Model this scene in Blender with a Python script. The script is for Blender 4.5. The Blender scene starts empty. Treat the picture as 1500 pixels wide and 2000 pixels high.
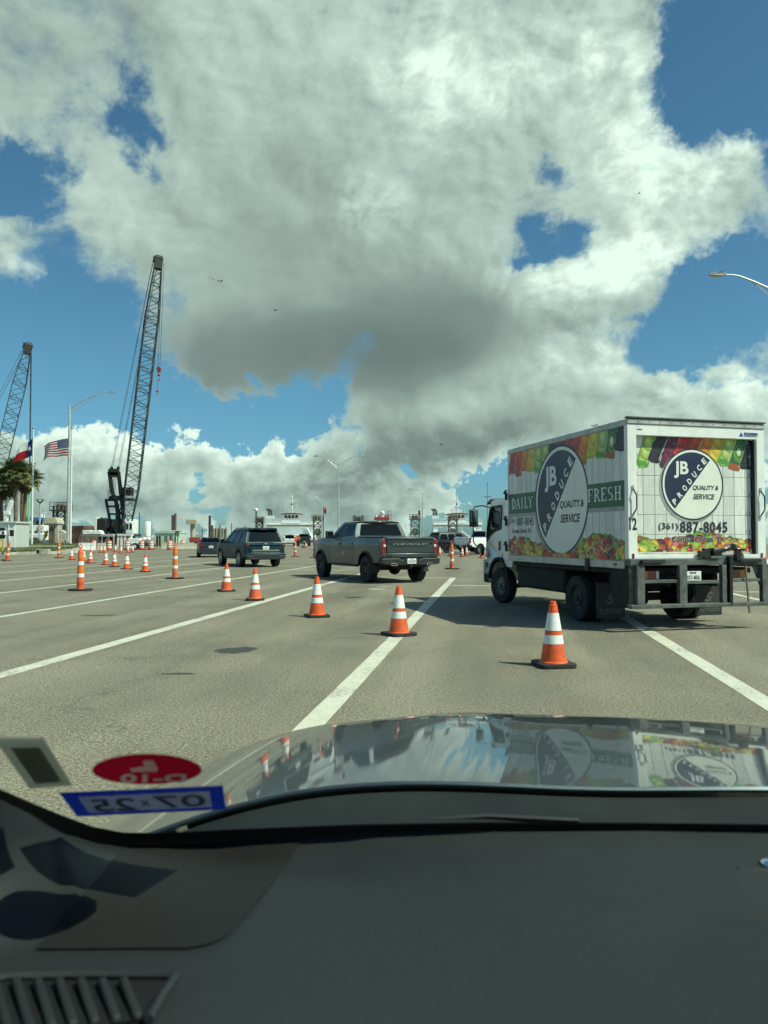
import bpy, bmesh, math, random
from mathutils import Vector, Matrix, Euler
from mathutils.geometry import tessellate_polygon

random.seed(7)
R = math.radians
SC = bpy.context.scene
COL = SC.collection

# ------------------------------------------------------------------ camera
EYE = Vector((0.0, 0.0, 1.43))
PITCH = math.atan(49 / 1500)
FPX = 1500.0
cam_data = bpy.data.cameras.new('camera')
cam_data.sensor_fit = 'VERTICAL'
cam_data.sensor_height = 36.0
cam_data.lens = 27.0
cam_data.clip_start = 0.05
cam_data.clip_end = 20000
cam_data.dof.use_dof = True
cam_data.dof.focus_distance = 22.0
cam_data.dof.aperture_fstop = 8.5
cam = bpy.data.objects.new('camera', cam_data)
COL.objects.link(cam)
cam.location = EYE
cam.rotation_euler = (math.pi / 2 + PITCH, 0, 0)
SC.camera = cam

# ------------------------------------------------------------------ exposure
SC.view_settings.view_transform = 'Standard'
SC.view_settings.look = 'None'
SC.view_settings.gamma = 1.0
SC.view_settings.use_curve_mapping = False
SC.view_settings.exposure = 0.25
SC.cycles.use_denoising = True
SC.cycles.max_bounces = 8
SC.cycles.transparent_max_bounces = 16
SC.cycles.sample_clamp_indirect = 6.0
SC.cycles.use_adaptive_sampling = True
SC.cycles.adaptive_threshold = 0.03
SC.cycles.adaptive_min_samples = 12


def ray(px, py):
    """world direction (y = 1) of a point of the 1500 x 2000 photograph"""
    x = (px - 750) / FPX
    v = (1000 - py) / FPX
    c, s = math.cos(PITCH), math.sin(PITCH)
    d = Vector((x, c - v * s, s + v * c))
    return d / d.y


def ground_at(px, py, z=0.0):
    d = ray(px, py)
    return EYE + d * ((z - EYE.z) / d.z)


def at(px, py, Y):
    return EYE + ray(px, py) * Y


# ------------------------------------------------------------------ sun and sky
SUN_ELEV, SUN_AZ = R(50.0), R(115)
sun_dir = Vector((math.sin(SUN_AZ) * math.cos(SUN_ELEV), math.cos(SUN_AZ) * math.cos(SUN_ELEV), math.sin(SUN_ELEV)))
sd = bpy.data.lights.new('sun', 'SUN')
sd.energy = 4.9
sd.angle = R(0.53)
sd.color = (1.0, 0.93, 0.80)
sun = bpy.data.objects.new('sun', sd)
COL.objects.link(sun)
sun.rotation_euler = sun_dir.to_track_quat('Z', 'Y').to_euler()


class S:
    """a node socket with arithmetic"""
    nt = None

    def __init__(self, sock):
        self.s = sock

    @staticmethod
    def math(op, *a, clamp=False):
        n = S.nt.nodes.new('ShaderNodeMath')
        n.operation = op
        n.use_clamp = clamp
        for i, v in enumerate(a):
            S.put(n.inputs[i], v)
        return S(n.outputs[0])

    @staticmethod
    def put(inp, v):
        if isinstance(v, S):
            S.nt.links.new(v.s, inp)
        else:
            inp.default_value = v

    @staticmethod
    def vec(op, *a, out=0):
        n = S.nt.nodes.new('ShaderNodeVectorMath')
        n.operation = op
        for i, v in enumerate(a):
            if op == 'SCALE' and i == 1:
                S.put(n.inputs['Scale'], v)
            else:
                S.put(n.inputs[i], v)
        return S(n.outputs[out])

    def __add__(a, b): return S.math('ADD', a, b)
    def __radd__(a, b): return S.math('ADD', b, a)
    def __sub__(a, b): return S.math('SUBTRACT', a, b)
    def __rsub__(a, b): return S.math('SUBTRACT', b, a)
    def __mul__(a, b): return S.math('MULTIPLY', a, b)
    def __rmul__(a, b): return S.math('MULTIPLY', b, a)
    def __truediv__(a, b): return S.math('DIVIDE', a, b)


def smooth(v, lo, hi, a=0.0, b=1.0):
    n = S.nt.nodes.new('ShaderNodeMapRange')
    n.interpolation_type = 'SMOOTHSTEP'
    S.put(n.inputs['Value'], v)
    n.inputs['From Min'].default_value = lo
    n.inputs['From Max'].default_value = hi
    n.inputs['To Min'].default_value = a
    n.inputs['To Max'].default_value = b
    return S(n.outputs['Result'])


def noise(vec, scale, detail=6, rough=0.55, lac=2.0, dist=0.0, out='Fac', kind='FBM'):
    n = S.nt.nodes.new('ShaderNodeTexNoise')
    n.noise_type = kind
    n.normalize = True
    if vec is not None:
        S.put(n.inputs['Vector'], vec)
    n.inputs['Scale'].default_value = scale
    n.inputs['Detail'].default_value = detail
    n.inputs['Roughness'].default_value = rough
    n.inputs['Lacunarity'].default_value = lac
    n.inputs['Distortion'].default_value = dist
    return S(n.outputs[out])


def mixc(fac, a, b, blend='MIX'):
    n = S.nt.nodes.new('ShaderNodeMix')
    n.data_type = 'RGBA'
    n.blend_type = blend
    S.put(n.inputs[0], fac)
    for k, v in ((6, a), (7, b)):
        if isinstance(v, S):
            S.put(n.inputs[k], v)
        else:
            n.inputs[k].default_value = (*v, 1) if len(v) == 3 else v
    return S(n.outputs[2])


def build_sky():
    w = bpy.data.worlds.new('World')
    SC.world = w
    w.use_nodes = True
    w.cycles.sampling_method = 'MANUAL'
    w.cycles.sample_map_resolution = 512
    nt = w.node_tree
    nt.nodes.clear()
    S.nt = nt
    out = nt.nodes.new('ShaderNodeOutputWorld')
    bg = nt.nodes.new('ShaderNodeBackground')
    bg.inputs['Strength'].default_value = 0.1
    nt.links.new(bg.outputs[0], out.inputs[0])
    sky = nt.nodes.new('ShaderNodeTexSky')
    sky.sky_type = 'NISHITA'
    sky.sun_disc = False
    sky.sun_elevation = SUN_ELEV
    sky.sun_rotation = SUN_AZ
    sky.air_density = 1.0
    sky.dust_density = 0.6
    sky.ozone_density = 3.0
    tc = nt.nodes.new('ShaderNodeTexCoord')
    d = S(tc.outputs['Generated'])
    sx = nt.nodes.new('ShaderNodeSeparateXYZ')
    S.put(sx.inputs[0], d)
    dx, dy, dz = (S(sx.outputs[i]) for i in range(3))
    az = S.math('ARCTAN2', dx, dy)
    el = S.math('ARCSINE', dz)
    cb = nt.nodes.new('ShaderNodeCombineXYZ')
    S.put(cb.inputs[0], az)
    S.put(cb.inputs[1], el)
    uv = S(cb.outputs[0])
    # billowy warp of the cloud outlines
    w1 = noise(d, 7.0, 3, 0.5, out='Color')
    w2 = noise(d, 26.0, 5, 0.62, out='Color')
    off = S.vec('ADD', S.vec('SCALE', S.vec('SUBTRACT', w1, (0.5, 0.5, 0.5)), 0.16),
                S.vec('SCALE', S.vec('SUBTRACT', w2, (0.5, 0.5, 0.5)), 0.092))
    uvw = S.vec('ADD', uv, off)
    uvs = S.vec('ADD', uv, S.vec('SCALE', S.vec('SUBTRACT', w1, (0.5, 0.5, 0.5)), 0.10))

    def blobs(lst, base):
        acc = None
        for (px, py, rx, ry, wt) in lst:
            r = ray(px, py).normalized()
            c = (math.atan2(r.x, r.y), math.asin(r.z), 0)
            k = (FPX / rx, FPX / ry, 0)
            q = S.vec('MULTIPLY_ADD', base, k, (-c[0] * k[0], -c[1] * k[1], 0))
            f = S.math('MULTIPLY_ADD', S.vec('DOT_PRODUCT', q, q, out=1), -1.0, 1.0, clamp=True)
            acc = S.math('MULTIPLY_ADD', f * f, wt, 0.0 if acc is None else acc)
        return acc

    cover = blobs([
        # cloud masses
        (120, 60, 560, 330, 1.0), (640, 120, 560, 420, 1.1), (1060, 150, 380, 330, 1.0), (620, 480, 470, 400, 1.2),
        (350, 560, 270, 270, .85), (900, 600, 360, 260, 1.0), (1130, 650, 260, 190, .8), (1250, 540, 200, 150, .75),
        (1330, 370, 300, 170, 1.0), (860, 800, 330, 130, .95), (1160, 800, 300, 130, .9), (1400, 800, 260, 120, 1.0),
        (20, 490, 160, 90, .8), (1490, 690, 140, 80, .6), (230, 390, 160, 90, .6), (1200, 60, 200, 160, .6),
        (340, 900, 170, 130, 1.0), (140, 910, 200, 130, .9), (530, 930, 200, 110, .9), (700, 970, 240, 110, .8),
        (0, 960, 250, 140, .8), (860, 990, 160, 80, .5), (300, 1000, 500, 100, .7), (140, 640, 70, 50, .25),
        # blue gaps
        (285, 262, 115, 105, -1.1), (50, 345, 170, 75, -1.0), (100, 610, 240, 160, -.95), (470, 800, 320, 75, -.9),
        (130, 750, 260, 75, -.8), (1440, 120, 190, 200, -1.6), (1110, 335, 85, 60, -.8), (1055, 478, 90, 75, -1.0),
        (1400, 590, 130, 85, -1.0), (1300, 660, 90, 60, -.5), (1490, 365, 60, 55, -.7), (1440, 735, 110, 40, -.5),
        (985, 960, 130, 70, -.6), (610, 800, 90, 60, -.5),
    ], uvw)
    tone = blobs([
        (560, 710, 540, 120, -.38), (860, 650, 300, 150, -.30), (830, 875, 330, 90, -.36), (430, 600, 330, 200, -.14),
        (90, 150, 320, 220, -.10), (1000, 840, 230, 60, -.16), (700, 905, 160, 60, -.2), (600, 430, 360, 260, -.10),
        (880, 130, 230, 150, .32), (1180, 130, 220, 180, .22), (1330, 320, 220, 120, .32), (1250, 500, 190, 90, .40),
        (1090, 560, 170, 90, .34), (740, 390, 110, 60, .3), (340, 840, 190, 70, .30), (560, 880, 200, 60, .25),
        (130, 860, 160, 60, .25), (1400, 770, 240, 90, .22), (60, 480, 120, 70, .1), (300, 1000, 600, 70, -.22), (1150, 700, 180, 90, .16),
    ], uvs)
    # detail: fBm and its lit side
    lit = Vector((0.75, 0.0, 0.66)) * 0.05
    dn = S.vec('ADD', S.vec('MULTIPLY', d, (1.0, 1.0, 1.25)), S.vec('SCALE', S.vec('SUBTRACT', w1, (0.5, 0.5, 0.5)), 0.07))
    n0 = noise(dn, 5.0, 10, 0.58)
    n1 = noise(S.vec('ADD', dn, tuple(lit)), 5.0, 4, 0.5)
    m0 = noise(dn, 20.0, 6, 0.6)
    m1 = noise(S.vec('ADD', dn, tuple(lit * 0.30)), 20.0, 4, 0.55)
    low = smooth(el, 0.06, 0.20, 1.0, 0.0)
    puff = smooth(tone, -0.25, 0.25, 0.0, 1.0)
    relief = (n0 - n1) * 1.6 * smooth(tone, -0.15, 0.25, 0.25, 1.0) + (m0 - m1) * S.math('MAXIMUM', 1.6 * puff, low * 1.9)
    dens = cover + (n0 - 0.5) * 2.9 + (m0 - 0.5) * (0.6 + low * 1.3) - 0.06
    edge = smooth(el, 0.06, 0.30, 0.16, 0.90)
    alpha = smooth(dens / edge, 0.0, 1.0)
    thick = smooth(dens, 0.05, 0.9)
    broad = noise(d, 2.6, 2, 0.5)
    med = noise(dn, 8.5, 4, 0.5)
    shade = tone + relief * 0.62 + 0.675 + (broad - 0.5) * 0.6 + (med - 0.5) * (0.22 + 0.36 * puff) - thick * (0.12 + low * 0.20) + low * 0.16
    shade = S.math('ADD', shade, 0.0, clamp=True)
    cr = nt.nodes.new('ShaderNodeValToRGB')
    S.put(cr.inputs[0], shade)
    e = cr.color_ramp.elements
    e[0].position, e[0].color = 0.0, (1.65, 1.86, 1.86, 1)
    e[1].position, e[1].color = 1.0, (8.6, 9.0, 8.8, 1)
    for pos, c in ((0.25, (2.2, 2.5, 2.5)), (0.5, (3.85, 4.35, 4.3)), (0.78, (6.0, 6.5, 6.35))):
        x = e.new(pos)
        x.color = (*c, 1)
    skyc = S.vec('MULTIPLY', S(sky.outputs[0]), mixc(smooth(el, 0.02, 0.22), (0.46, 0.70, 0.95), (0.56, 0.82, 0.92)))
    # cloud seen through more air towards the horizon
    hz = smooth(el, 0.0, 0.09, 0.45, 0.0)
    cloud = mixc(hz, S(cr.outputs[0]), (3.0, 3.8, 4.0))
    col = mixc(alpha * 0.97, skyc, cloud)
    S.put(bg.inputs['Color'], col)


build_sky()


# ------------------------------------------------------------------ materials
MATS = {}


def mat(name, color, rough=0.6, metal=0.0, var=0.0, scale=6.0, bump=0.0, bscale=80.0, coat=0.0, spec=0.5, grime=0.0):
    """principled material with colour variation, fine relief and streaky grime"""
    if name in MATS:
        return MATS[name]
    m = bpy.data.materials.new(name)
    m.use_nodes = True
    nt = m.node_tree
    S.nt = nt
    b = nt.nodes['Principled BSDF']
    b.inputs['Roughness'].default_value = rough
    b.inputs['Metallic'].default_value = metal
    b.inputs['Coat Weight'].default_value = coat
    b.inputs['Coat Roughness'].default_value = 0.03
    b.inputs['Specular IOR Level'].default_value = spec
    col = None
    tc = nt.nodes.new('ShaderNodeTexCoord')
    o = S(tc.outputs['Object'])
    if var > 0:
        n = noise(o, scale, 5, 0.6)
        lo = tuple(max(0, c * (1 - var)) for c in color)
        hi = tuple(min(1, c * (1 + var)) for c in color)
        col = mixc(smooth(n, 0.3, 0.7), lo, hi)
        S.put(b.inputs['Roughness'], smooth(n, 0.2, 0.8, max(0.02, rough * 0.8), min(1, rough * 1.2)))
    if grime > 0:
        g = noise(S.vec('MULTIPLY', o, (3.0, 3.0, 0.7)), 2.2, 6, 0.65)
        g2 = noise(o, 22, 3, 0.6)
        fac = smooth(g * 0.75 + g2 * 0.25, 0.46, 0.72, 0.0, grime)
        col = mixc(fac, col if col is not None else color, (0.09, 0.08, 0.06))
    if col is not None:
        S.put(b.inputs['Base Color'], col)
    else:
        b.inputs['Base Color'].default_value = (*color, 1)
    if bump > 0:
        bn = nt.nodes.new('ShaderNodeBump')
        bn.inputs['Strength'].default_value = bump
        bn.inputs['Distance'].default_value = 0.01
        S.put(bn.inputs['Height'], noise(o, bscale, 4, 0.6))
        nt.links.new(bn.outputs[0], b.inputs['Normal'])
    MATS[name] = m
    return m


def clear_mat(name, tint):
    m = bpy.data.materials.new(name)
    m.use_nodes = True
    nt = m.node_tree
    nt.nodes.clear()
    o = nt.nodes.new('ShaderNodeOutputMaterial')
    t = nt.nodes.new('ShaderNodeBsdfTransparent')
    t.inputs[0].default_value = (*tint, 1)
    nt.links.new(t.outputs[0], o.inputs[0])
    return m


def glass_mat(name, tint, refl=(1, 1, 1), ior=1.5):
    """thin vehicle glass: tinted transmission with a Fresnel reflection"""
    m = bpy.data.materials.new(name)
    m.use_nodes = True
    nt = m.node_tree
    nt.nodes.clear()
    o = nt.nodes.new('ShaderNodeOutputMaterial')
    t = nt.nodes.new('ShaderNodeBsdfTransparent')
    t.inputs[0].default_value = (*tint, 1)
    g = nt.nodes.new('ShaderNodeBsdfGlossy')
    g.inputs['Roughness'].default_value = 0.02
    f = nt.nodes.new('ShaderNodeFresnel')
    f.inputs[0].default_value = ior
    mx = nt.nodes.new('ShaderNodeMixShader')
    nt.links.new(f.outputs[0], mx.inputs[0])
    nt.links.new(t.outputs[0], mx.inputs[1])
    nt.links.new(g.outputs[0], mx.inputs[2])
    nt.links.new(mx.outputs[0], o.inputs[0])
    return m


def thin_mat(name, color, through=0.5, rough=0.7):
    """cloth or paper that light passes through"""
    m = bpy.data.materials.new(name)
    m.use_nodes = True
    nt = m.node_tree
    nt.nodes.clear()
    S.nt = nt
    o = nt.nodes.new('ShaderNodeOutputMaterial')
    a = nt.nodes.new('ShaderNodeBsdfDiffuse')
    b = nt.nodes.new('ShaderNodeBsdfTranslucent')
    tc = nt.nodes.new('ShaderNodeTexCoord')
    c = mixc(smooth(noise(S(tc.outputs['Object']), 6, 4, 0.6), 0.3, 0.7), tuple(x * .88 for x in color), tuple(min(1, x * 1.1) for x in color))
    S.put(a.inputs['Color'], c)
    S.put(b.inputs['Color'], c)
    a.inputs['Roughness'].default_value = rough
    mx = nt.nodes.new('ShaderNodeMixShader')
    mx.inputs[0].default_value = through
    nt.links.new(a.outputs[0], mx.inputs[1])
    nt.links.new(b.outputs[0], mx.inputs[2])
    nt.links.new(mx.outputs[0], o.inputs[0])
    return m


# ------------------------------------------------------------------ mesh builder
class MB:
    def __init__(self):
        self.v, self.f, self.mi = [], [], []

    def add(self, vs, fs, mi=0):
        o = len(self.v)
        self.v += [tuple(p) for p in vs]
        self.f += [tuple(i + o for i in f) for f in fs]
        self.mi += [mi] * len(fs)
        return self

    def box(self, c, s, rot=None, mi=0, taper=1.0):
        c = Vector(c)
        M = Euler(rot).to_matrix() if rot is not None and not isinstance(rot, Matrix) else rot
        vs = []
        for z in (-.5, .5):
            k = taper if z > 0 else 1.0
            for x, y in ((-.5, -.5), (.5, -.5), (.5, .5), (-.5, .5)):
                p = Vector((x * s[0] * k, y * s[1] * k, z * s[2]))
                vs.append(c + (M @ p if M is not None else p))
        return self.add(vs, [(3, 2, 1, 0), (4, 5, 6, 7), (0, 1, 5, 4), (1, 2, 6, 5), (2, 3, 7, 6), (3, 0, 4, 7)], mi)

    def bx(self, x0, x1, y0, y1, z0, z1, mi=0):
        return self.box(((x0 + x1) / 2, (y0 + y1) / 2, (z0 + z1) / 2), (x1 - x0, y1 - y0, z1 - z0), None, mi)

    def cyl(self, p0, p1, r0, r1=None, n=10, caps=True, mi=0):
        p0, p1 = Vector(p0), Vector(p1)
        r1 = r0 if r1 is None else r1
        d = (p1 - p0).normalized()
        a = d.orthogonal().normalized()
        b = d.cross(a)
        vs, fs = [], []
        for p, r in ((p0, r0), (p1, r1)):
            for i in range(n):
                t = 2 * math.pi * i / n
                vs.append(p + (a * math.cos(t) + b * math.sin(t)) * r)
        for i in range(n):
            j = (i + 1) % n
            fs.append((i, j, n + j, n + i))
        if caps:
            fs.append(tuple(range(n - 1, -1, -1)))
            fs.append(tuple(range(n, 2 * n)))
        return self.add(vs, fs, mi)

    def bar(self, p0, p1, w, h=None, mi=0):
        """square bar between two points"""
        p0, p1 = Vector(p0), Vector(p1)
        d = p1 - p0
        q = d.to_track_quat('Z', 'Y').to_matrix()
        return self.box((p0 + p1) / 2, (w, h or w, d.length), q, mi)

    def tube(self, pts, r, n=8, mi=0, closed=False):
        pts = [Vector(p) for p in pts]
        rs = r if isinstance(r, (list, tuple)) else [r] * len(pts)
        vs, fs = [], []
        m = len(pts)
        a = None
        for i, p in enumerate(pts):
            t = (pts[min(i + 1, m - 1)] - pts[max(i - 1, 0)]).normalized()
            if a is None:
                a = t.orthogonal().normalized()
            a = (a - t * a.dot(t)).normalized()
            b = t.cross(a)
            for k in range(n):
                u = 2 * math.pi * k / n
                vs.append(p + (a * math.cos(u) + b * math.sin(u)) * rs[i])
        for i in range(m - 1):
            for k in range(n):
                j = (k + 1) % n
                fs.append((i * n + k, i * n + j, (i + 1) * n + j, (i + 1) * n + k))
        fs.append(tuple(range(n - 1, -1, -1)))
        fs.append(tuple(range((m - 1) * n, m * n)))
        return self.add(vs, fs, mi)

    def lathe(self, prof, n=20, M=None, mi=0, caps=True):
        """profile of (radius, height) turned round local Z; M places it"""
        vs, fs = [], []
        for (r, z) in prof:
            for k in range(n):
                u = 2 * math.pi * k / n
                p = Vector((r * math.cos(u), r * math.sin(u), z))
                vs.append(M @ p if M is not None else p)
        for i in range(len(prof) - 1):
            for k in range(n):
                j = (k + 1) % n
                fs.append((i * n + k, i * n + j, (i + 1) * n + j, (i + 1) * n + k))
        if caps:
            if prof[0][0] > 1e-4:
                fs.append(tuple(range(n - 1, -1, -1)))
            if prof[-1][0] > 1e-4:
                fs.append(tuple(range((len(prof) - 1) * n, len(prof) * n)))
        return self.add(vs, fs, mi)

    def prism(self, poly, x0, x1, axis='x', mi=0, deform=None):
        """polygon (a, b) extruded along an axis: x -> (y, z), y -> (x, z), z -> (x, y)"""
        def mk(t, a, b):
            p = (t, a, b) if axis == 'x' else (a, t, b) if axis == 'y' else (a, b, t)
            return deform(Vector(p)) if deform else p
        n = len(poly)
        vs = [mk(x0, a, b) for a, b in poly] + [mk(x1, a, b) for a, b in poly]
        fs = [(i, (i + 1) % n, n + (i + 1) % n, n + i) for i in range(n)]
        tri = tessellate_polygon([[Vector((a, b, 0)) for a, b in poly]])
        fs += [tuple(reversed(t)) for t in tri] + [tuple(n + i for i in t) for t in tri]
        return self.add(vs, fs, mi)

    def plate(self, outer, holes, t0, t1, axis='x', mi=0, deform=None):
        """polygon with holes, extruded along an axis"""
        loops = [outer] + list(holes)

        def mk(t, a, b):
            p = (t, a, b) if axis == 'x' else (a, t, b) if axis == 'y' else (a, b, t)
            return deform(Vector(p)) if deform else p
        flat = [p for l in loops for p in l]
        n = len(flat)
        vs = [mk(t0, a, b) for a, b in flat] + [mk(t1, a, b) for a, b in flat]
        tri = tessellate_polygon([[Vector((a, b, 0)) for a, b in l] for l in loops])
        fs = [tuple(reversed(t)) for t in tri] + [tuple(n + i for i in t) for t in tri]
        o = 0
        for l in loops:
            k = len(l)
            fs += [(o + i, o + (i + 1) % k, n + o + (i + 1) % k, n + o + i) for i in range(k)]
            o += k
        return self.add(vs, fs, mi)

    def grid(self, fn, nu, nv, mi=0):
        vs = [fn(i / nu, j / nv) for j in range(nv + 1) for i in range(nu + 1)]
        w = nu + 1
        fs = [(j * w + i, j * w + i + 1, (j + 1) * w + i + 1, (j + 1) * w + i) for j in range(nv) for i in range(nu)]
        return self.add(vs, fs, mi)

    def ball(self, c, r, nu=12, nv=8, mi=0):
        c = Vector(c)
        r = Vector(r) if isinstance(r, (tuple, list, Vector)) else Vector((r, r, r))
        vs, fs = [], []
        for j in range(nv + 1):
            th = math.pi * j / nv
            for i in range(nu):
                ph = 2 * math.pi * i / nu
                vs.append(c + Vector((r.x * math.sin(th) * math.cos(ph), r.y * math.sin(th) * math.sin(ph), r.z * math.cos(th))))
        for j in range(nv):
            for i in range(nu):
                k = (i + 1) % nu
                fs.append((j * nu + i, (j + 1) * nu + i, (j + 1) * nu + k, j * nu + k))
        return self.add(vs, fs, mi)

    def sheet(self, pts, mi=0):
        return self.add(pts, [tuple(range(len(pts)))], mi)

    def mesh(self, name, mats, smooth=35):
        me = bpy.data.meshes.new(name)
        me.from_pydata(self.v, [], self.f)
        for m in (mats if isinstance(mats, (list, tuple)) else [mats]):
            me.materials.append(m)
        me.polygons.foreach_set('material_index', self.mi)
        bm = bmesh.new()
        bm.from_mesh(me)
        bmesh.ops.recalc_face_normals(bm, faces=bm.faces)
        bm.to_mesh(me)
        bm.free()
        if smooth:
            me.shade_smooth()
            me.set_sharp_from_angle(angle=R(smooth))
        me.update()
        return me

    def build(self, name, mats, parent=None, loc=None, rot=None, smooth=35, bevel=0.0, seg=2, label=None):
        return link(name, self.mesh(name, mats, smooth), parent, loc, rot, bevel, seg, label)


def link(name, me, parent=None, loc=None, rot=None, bevel=0.0, seg=2, label=None):
    o = bpy.data.objects.new(name, me)
    COL.objects.link(o)
    if parent is not None:
        o.parent = parent
    if loc is not None:
        o.location = loc
    if rot is not None:
        o.rotation_euler = rot
    if bevel > 0:
        b = o.modifiers.new('bevel', 'BEVEL')
        b.width = bevel
        b.segments = seg
        b.limit_method = 'ANGLE'
        b.angle_limit = R(38)
        b.harden_normals = False
    if label:
        o['label'] = label
    return o


def thing(name, label, cat, loc=(0, 0, 0), rz=0.0, group=None):
    o = bpy.data.objects.new(name, None)
    o.empty_display_size = 0.2
    COL.objects.link(o)
    o.location = loc
    o.rotation_euler = (0, 0, rz)
    return tag(o, label, cat, group)


def tag(o, label, cat, group=None):
    o['label'] = label
    o['category'] = cat
    if group:
        o['group'] = group
    return o


def structure(o):
    o['kind'] = 'structure'
    return o


KIDS = {}


def kids(o):
    return [c for c in bpy.data.objects if c.parent is o]


def tree_of(o):
    """an object with its parts and their sub-parts, read once for copying"""
    return (o, [tree_of(c) for c in kids(o)])


def copy_tree(tree, parent=None, loc=None, rot=None, label=None):
    o, ch = tree
    c = o.copy()
    COL.objects.link(c)
    c.parent = parent
    if loc is not None:
        c.location = loc
    if rot is not None:
        c.rotation_euler = rot
    if label:
        c['label'] = label
    for k in ch:
        copy_tree(k, c)
    return c


def text_mesh(body, size, bold=0.0, shear=0.0, spacing=1.0, align='CENTER', thick=0.0008):
    cu = bpy.data.curves.new('lettering', 'FONT')
    cu.body = body
    cu.size = size
    cu.align_x = align
    cu.align_y = 'CENTER'
    cu.offset = bold
    cu.shear = shear
    cu.space_character = spacing
    cu.extrude = thick
    cu.resolution_u = 4
    o = bpy.data.objects.new('lettering', cu)
    COL.objects.link(o)
    bpy.context.view_layer.update()
    me = bpy.data.meshes.new_from_object(o.evaluated_get(bpy.context.evaluated_depsgraph_get()))
    bpy.data.objects.remove(o)
    bpy.data.curves.remove(cu)
    return me


def text(name, body, size, m, parent, M, width=None, **kw):
    """lettering laid with matrix M (x along the line, y up, z out of the surface), squeezed to a width if given"""
    me = text_mesh(body, size, **kw)
    xs = [v.co.x for v in me.vertices]
    ys = [v.co.y for v in me.vertices]
    cx, cy = (max(xs) + min(xs)) / 2, (max(ys) + min(ys)) / 2
    k = width / (max(xs) - min(xs)) if width else 1.0
    h = size / (max(ys) - min(ys))
    me.transform(M @ Matrix.Diagonal((k, h, 1, 1)) @ Matrix.Translation((-cx, -cy, 0)))
    me.materials.clear()
    me.materials.append(m)
    return link(name, me, parent)


def frame(o, x, y):
    """matrix with origin o, unit x and y axes"""
    x, y = Vector(x).normalized(), Vector(y).normalized()
    z = x.cross(y)
    M = Matrix((x, y, z)).transposed().to_4x4()
    M.translation = Vector(o)
    return M


def arc(cx, cy, r, a0, a1, n):
    return [(cx + r * math.cos(R(a0 + (a1 - a0) * i / n)), cy + r * math.sin(R(a0 + (a1 - a0) * i / n))) for i in range(n + 1)]


# ------------------------------------------------------------------ ground, road, water
def asphalt_mat():
    m = bpy.data.materials.new('asphalt')
    m.use_nodes = True
    nt = m.node_tree
    S.nt = nt
    b = nt.nodes['Principled BSDF']
    tc = nt.nodes.new('ShaderNodeTexCoord')
    o = S(tc.outputs['Object'])
    rot = nt.nodes.new('ShaderNodeVectorRotate')
    rot.rotation_type = 'Z_AXIS'
    rot.inputs['Angle'].default_value = R(8.04)
    S.put(rot.inputs['Vector'], o)
    lane = S(rot.outputs[0])
    grit = noise(o, 40, 3, 0.85)
    grit2 = noise(o, 95, 2, 0.75)
    patch = noise(o, 0.45, 5, 0.6)
    streak = noise(S.vec('MULTIPLY', lane, (1.1, 0.07, 1.0)), 1.0, 4, 0.6)
    spots = noise(o, 1.6, 4, 0.55)
    base = mixc(smooth(grit * 0.5 + grit2 * 0.5, 0.42, 0.60), (0.076, 0.067, 0.049), (0.375, 0.33, 0.243))
    tone = smooth(patch * 0.5 + streak * 0.5, 0.36, 0.62, 0.80, 1.14)
    tone = tone * smooth(spots, 0.27, 0.36, 0.84, 1.0)
    sl = nt.nodes.new('ShaderNodeSeparateXYZ')
    S.put(sl.inputs[0], lane)
    wob = (noise(lane, 0.25, 2, 0.5) - 0.5) * 0.6
    ph = S.math('FRACT', (S(sl.outputs[0]) + wob + 100.0 * 1.85) / 1.85)
    path = S.math('ABSOLUTE', ph - 0.5)
    tone = tone * smooth(path, 0.05, 0.32, 1.07, 0.95)
    oil = noise(S.vec('MULTIPLY', lane, (1.0, 0.35, 1.0)), 2.6, 5, 0.7)
    tone = tone * smooth(oil, 0.26, 0.35, 0.72, 1.0)
    vor = nt.nodes.new('ShaderNodeTexVoronoi')
    vor.feature = 'DISTANCE_TO_EDGE'
    vor.inputs['Scale'].default_value = 0.16
    S.put(vor.inputs['Vector'], S.vec('ADD', o, S.vec('SCALE', noise(o, 0.9, 4, 0.6, out='Color'), 2.2)))
    tone = tone * smooth(S(vor.outputs['Distance']), 0.0, 0.0035, 0.62, 1.0)
    cmb = nt.nodes.new('ShaderNodeCombineXYZ')
    for i in range(3):
        S.put(cmb.inputs[i], tone)
    col = mixc(1.0, base, S(cmb.outputs[0]), 'MULTIPLY')
    S.put(b.inputs['Base Color'], col)
    b.inputs['Roughness'].default_value = 0.85
    b.inputs['Specular IOR Level'].default_value = 0.3
    bn = nt.nodes.new('ShaderNodeBump')
    bn.inputs['Strength'].default_value = 0.35
    bn.inputs['Distance'].default_value = 0.003
    S.put(bn.inputs['Height'], grit)
    nt.links.new(bn.outputs[0], b.inputs['Normal'])
    return m


def paint_mat(name, color, wear):
    """worn road paint with the asphalt showing through"""
    m = bpy.data.materials.new(name)
    m.use_nodes = True
    nt = m.node_tree
    S.nt = nt
    b = nt.nodes['Principled BSDF']
    tc = nt.nodes.new('ShaderNodeTexCoord')
    o = S(tc.outputs['Object'])
    n = noise(o, 28, 6, 0.72)
    n2 = noise(o, 1.3, 4, 0.6)
    worn = smooth(n + (n2 - 0.5) * 0.5, wear, wear + 0.14)
    dirt = noise(o, 5, 5, 0.7)
    c = mixc(smooth(dirt, 0.35, 0.75, 0.0, 0.45), color, tuple(x * 0.62 for x in color))
    S.put(b.inputs['Base Color'], mixc(worn, c, (0.13, 0.12, 0.095)))
    b.inputs['Roughness'].default_value = 0.7
    return m


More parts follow.
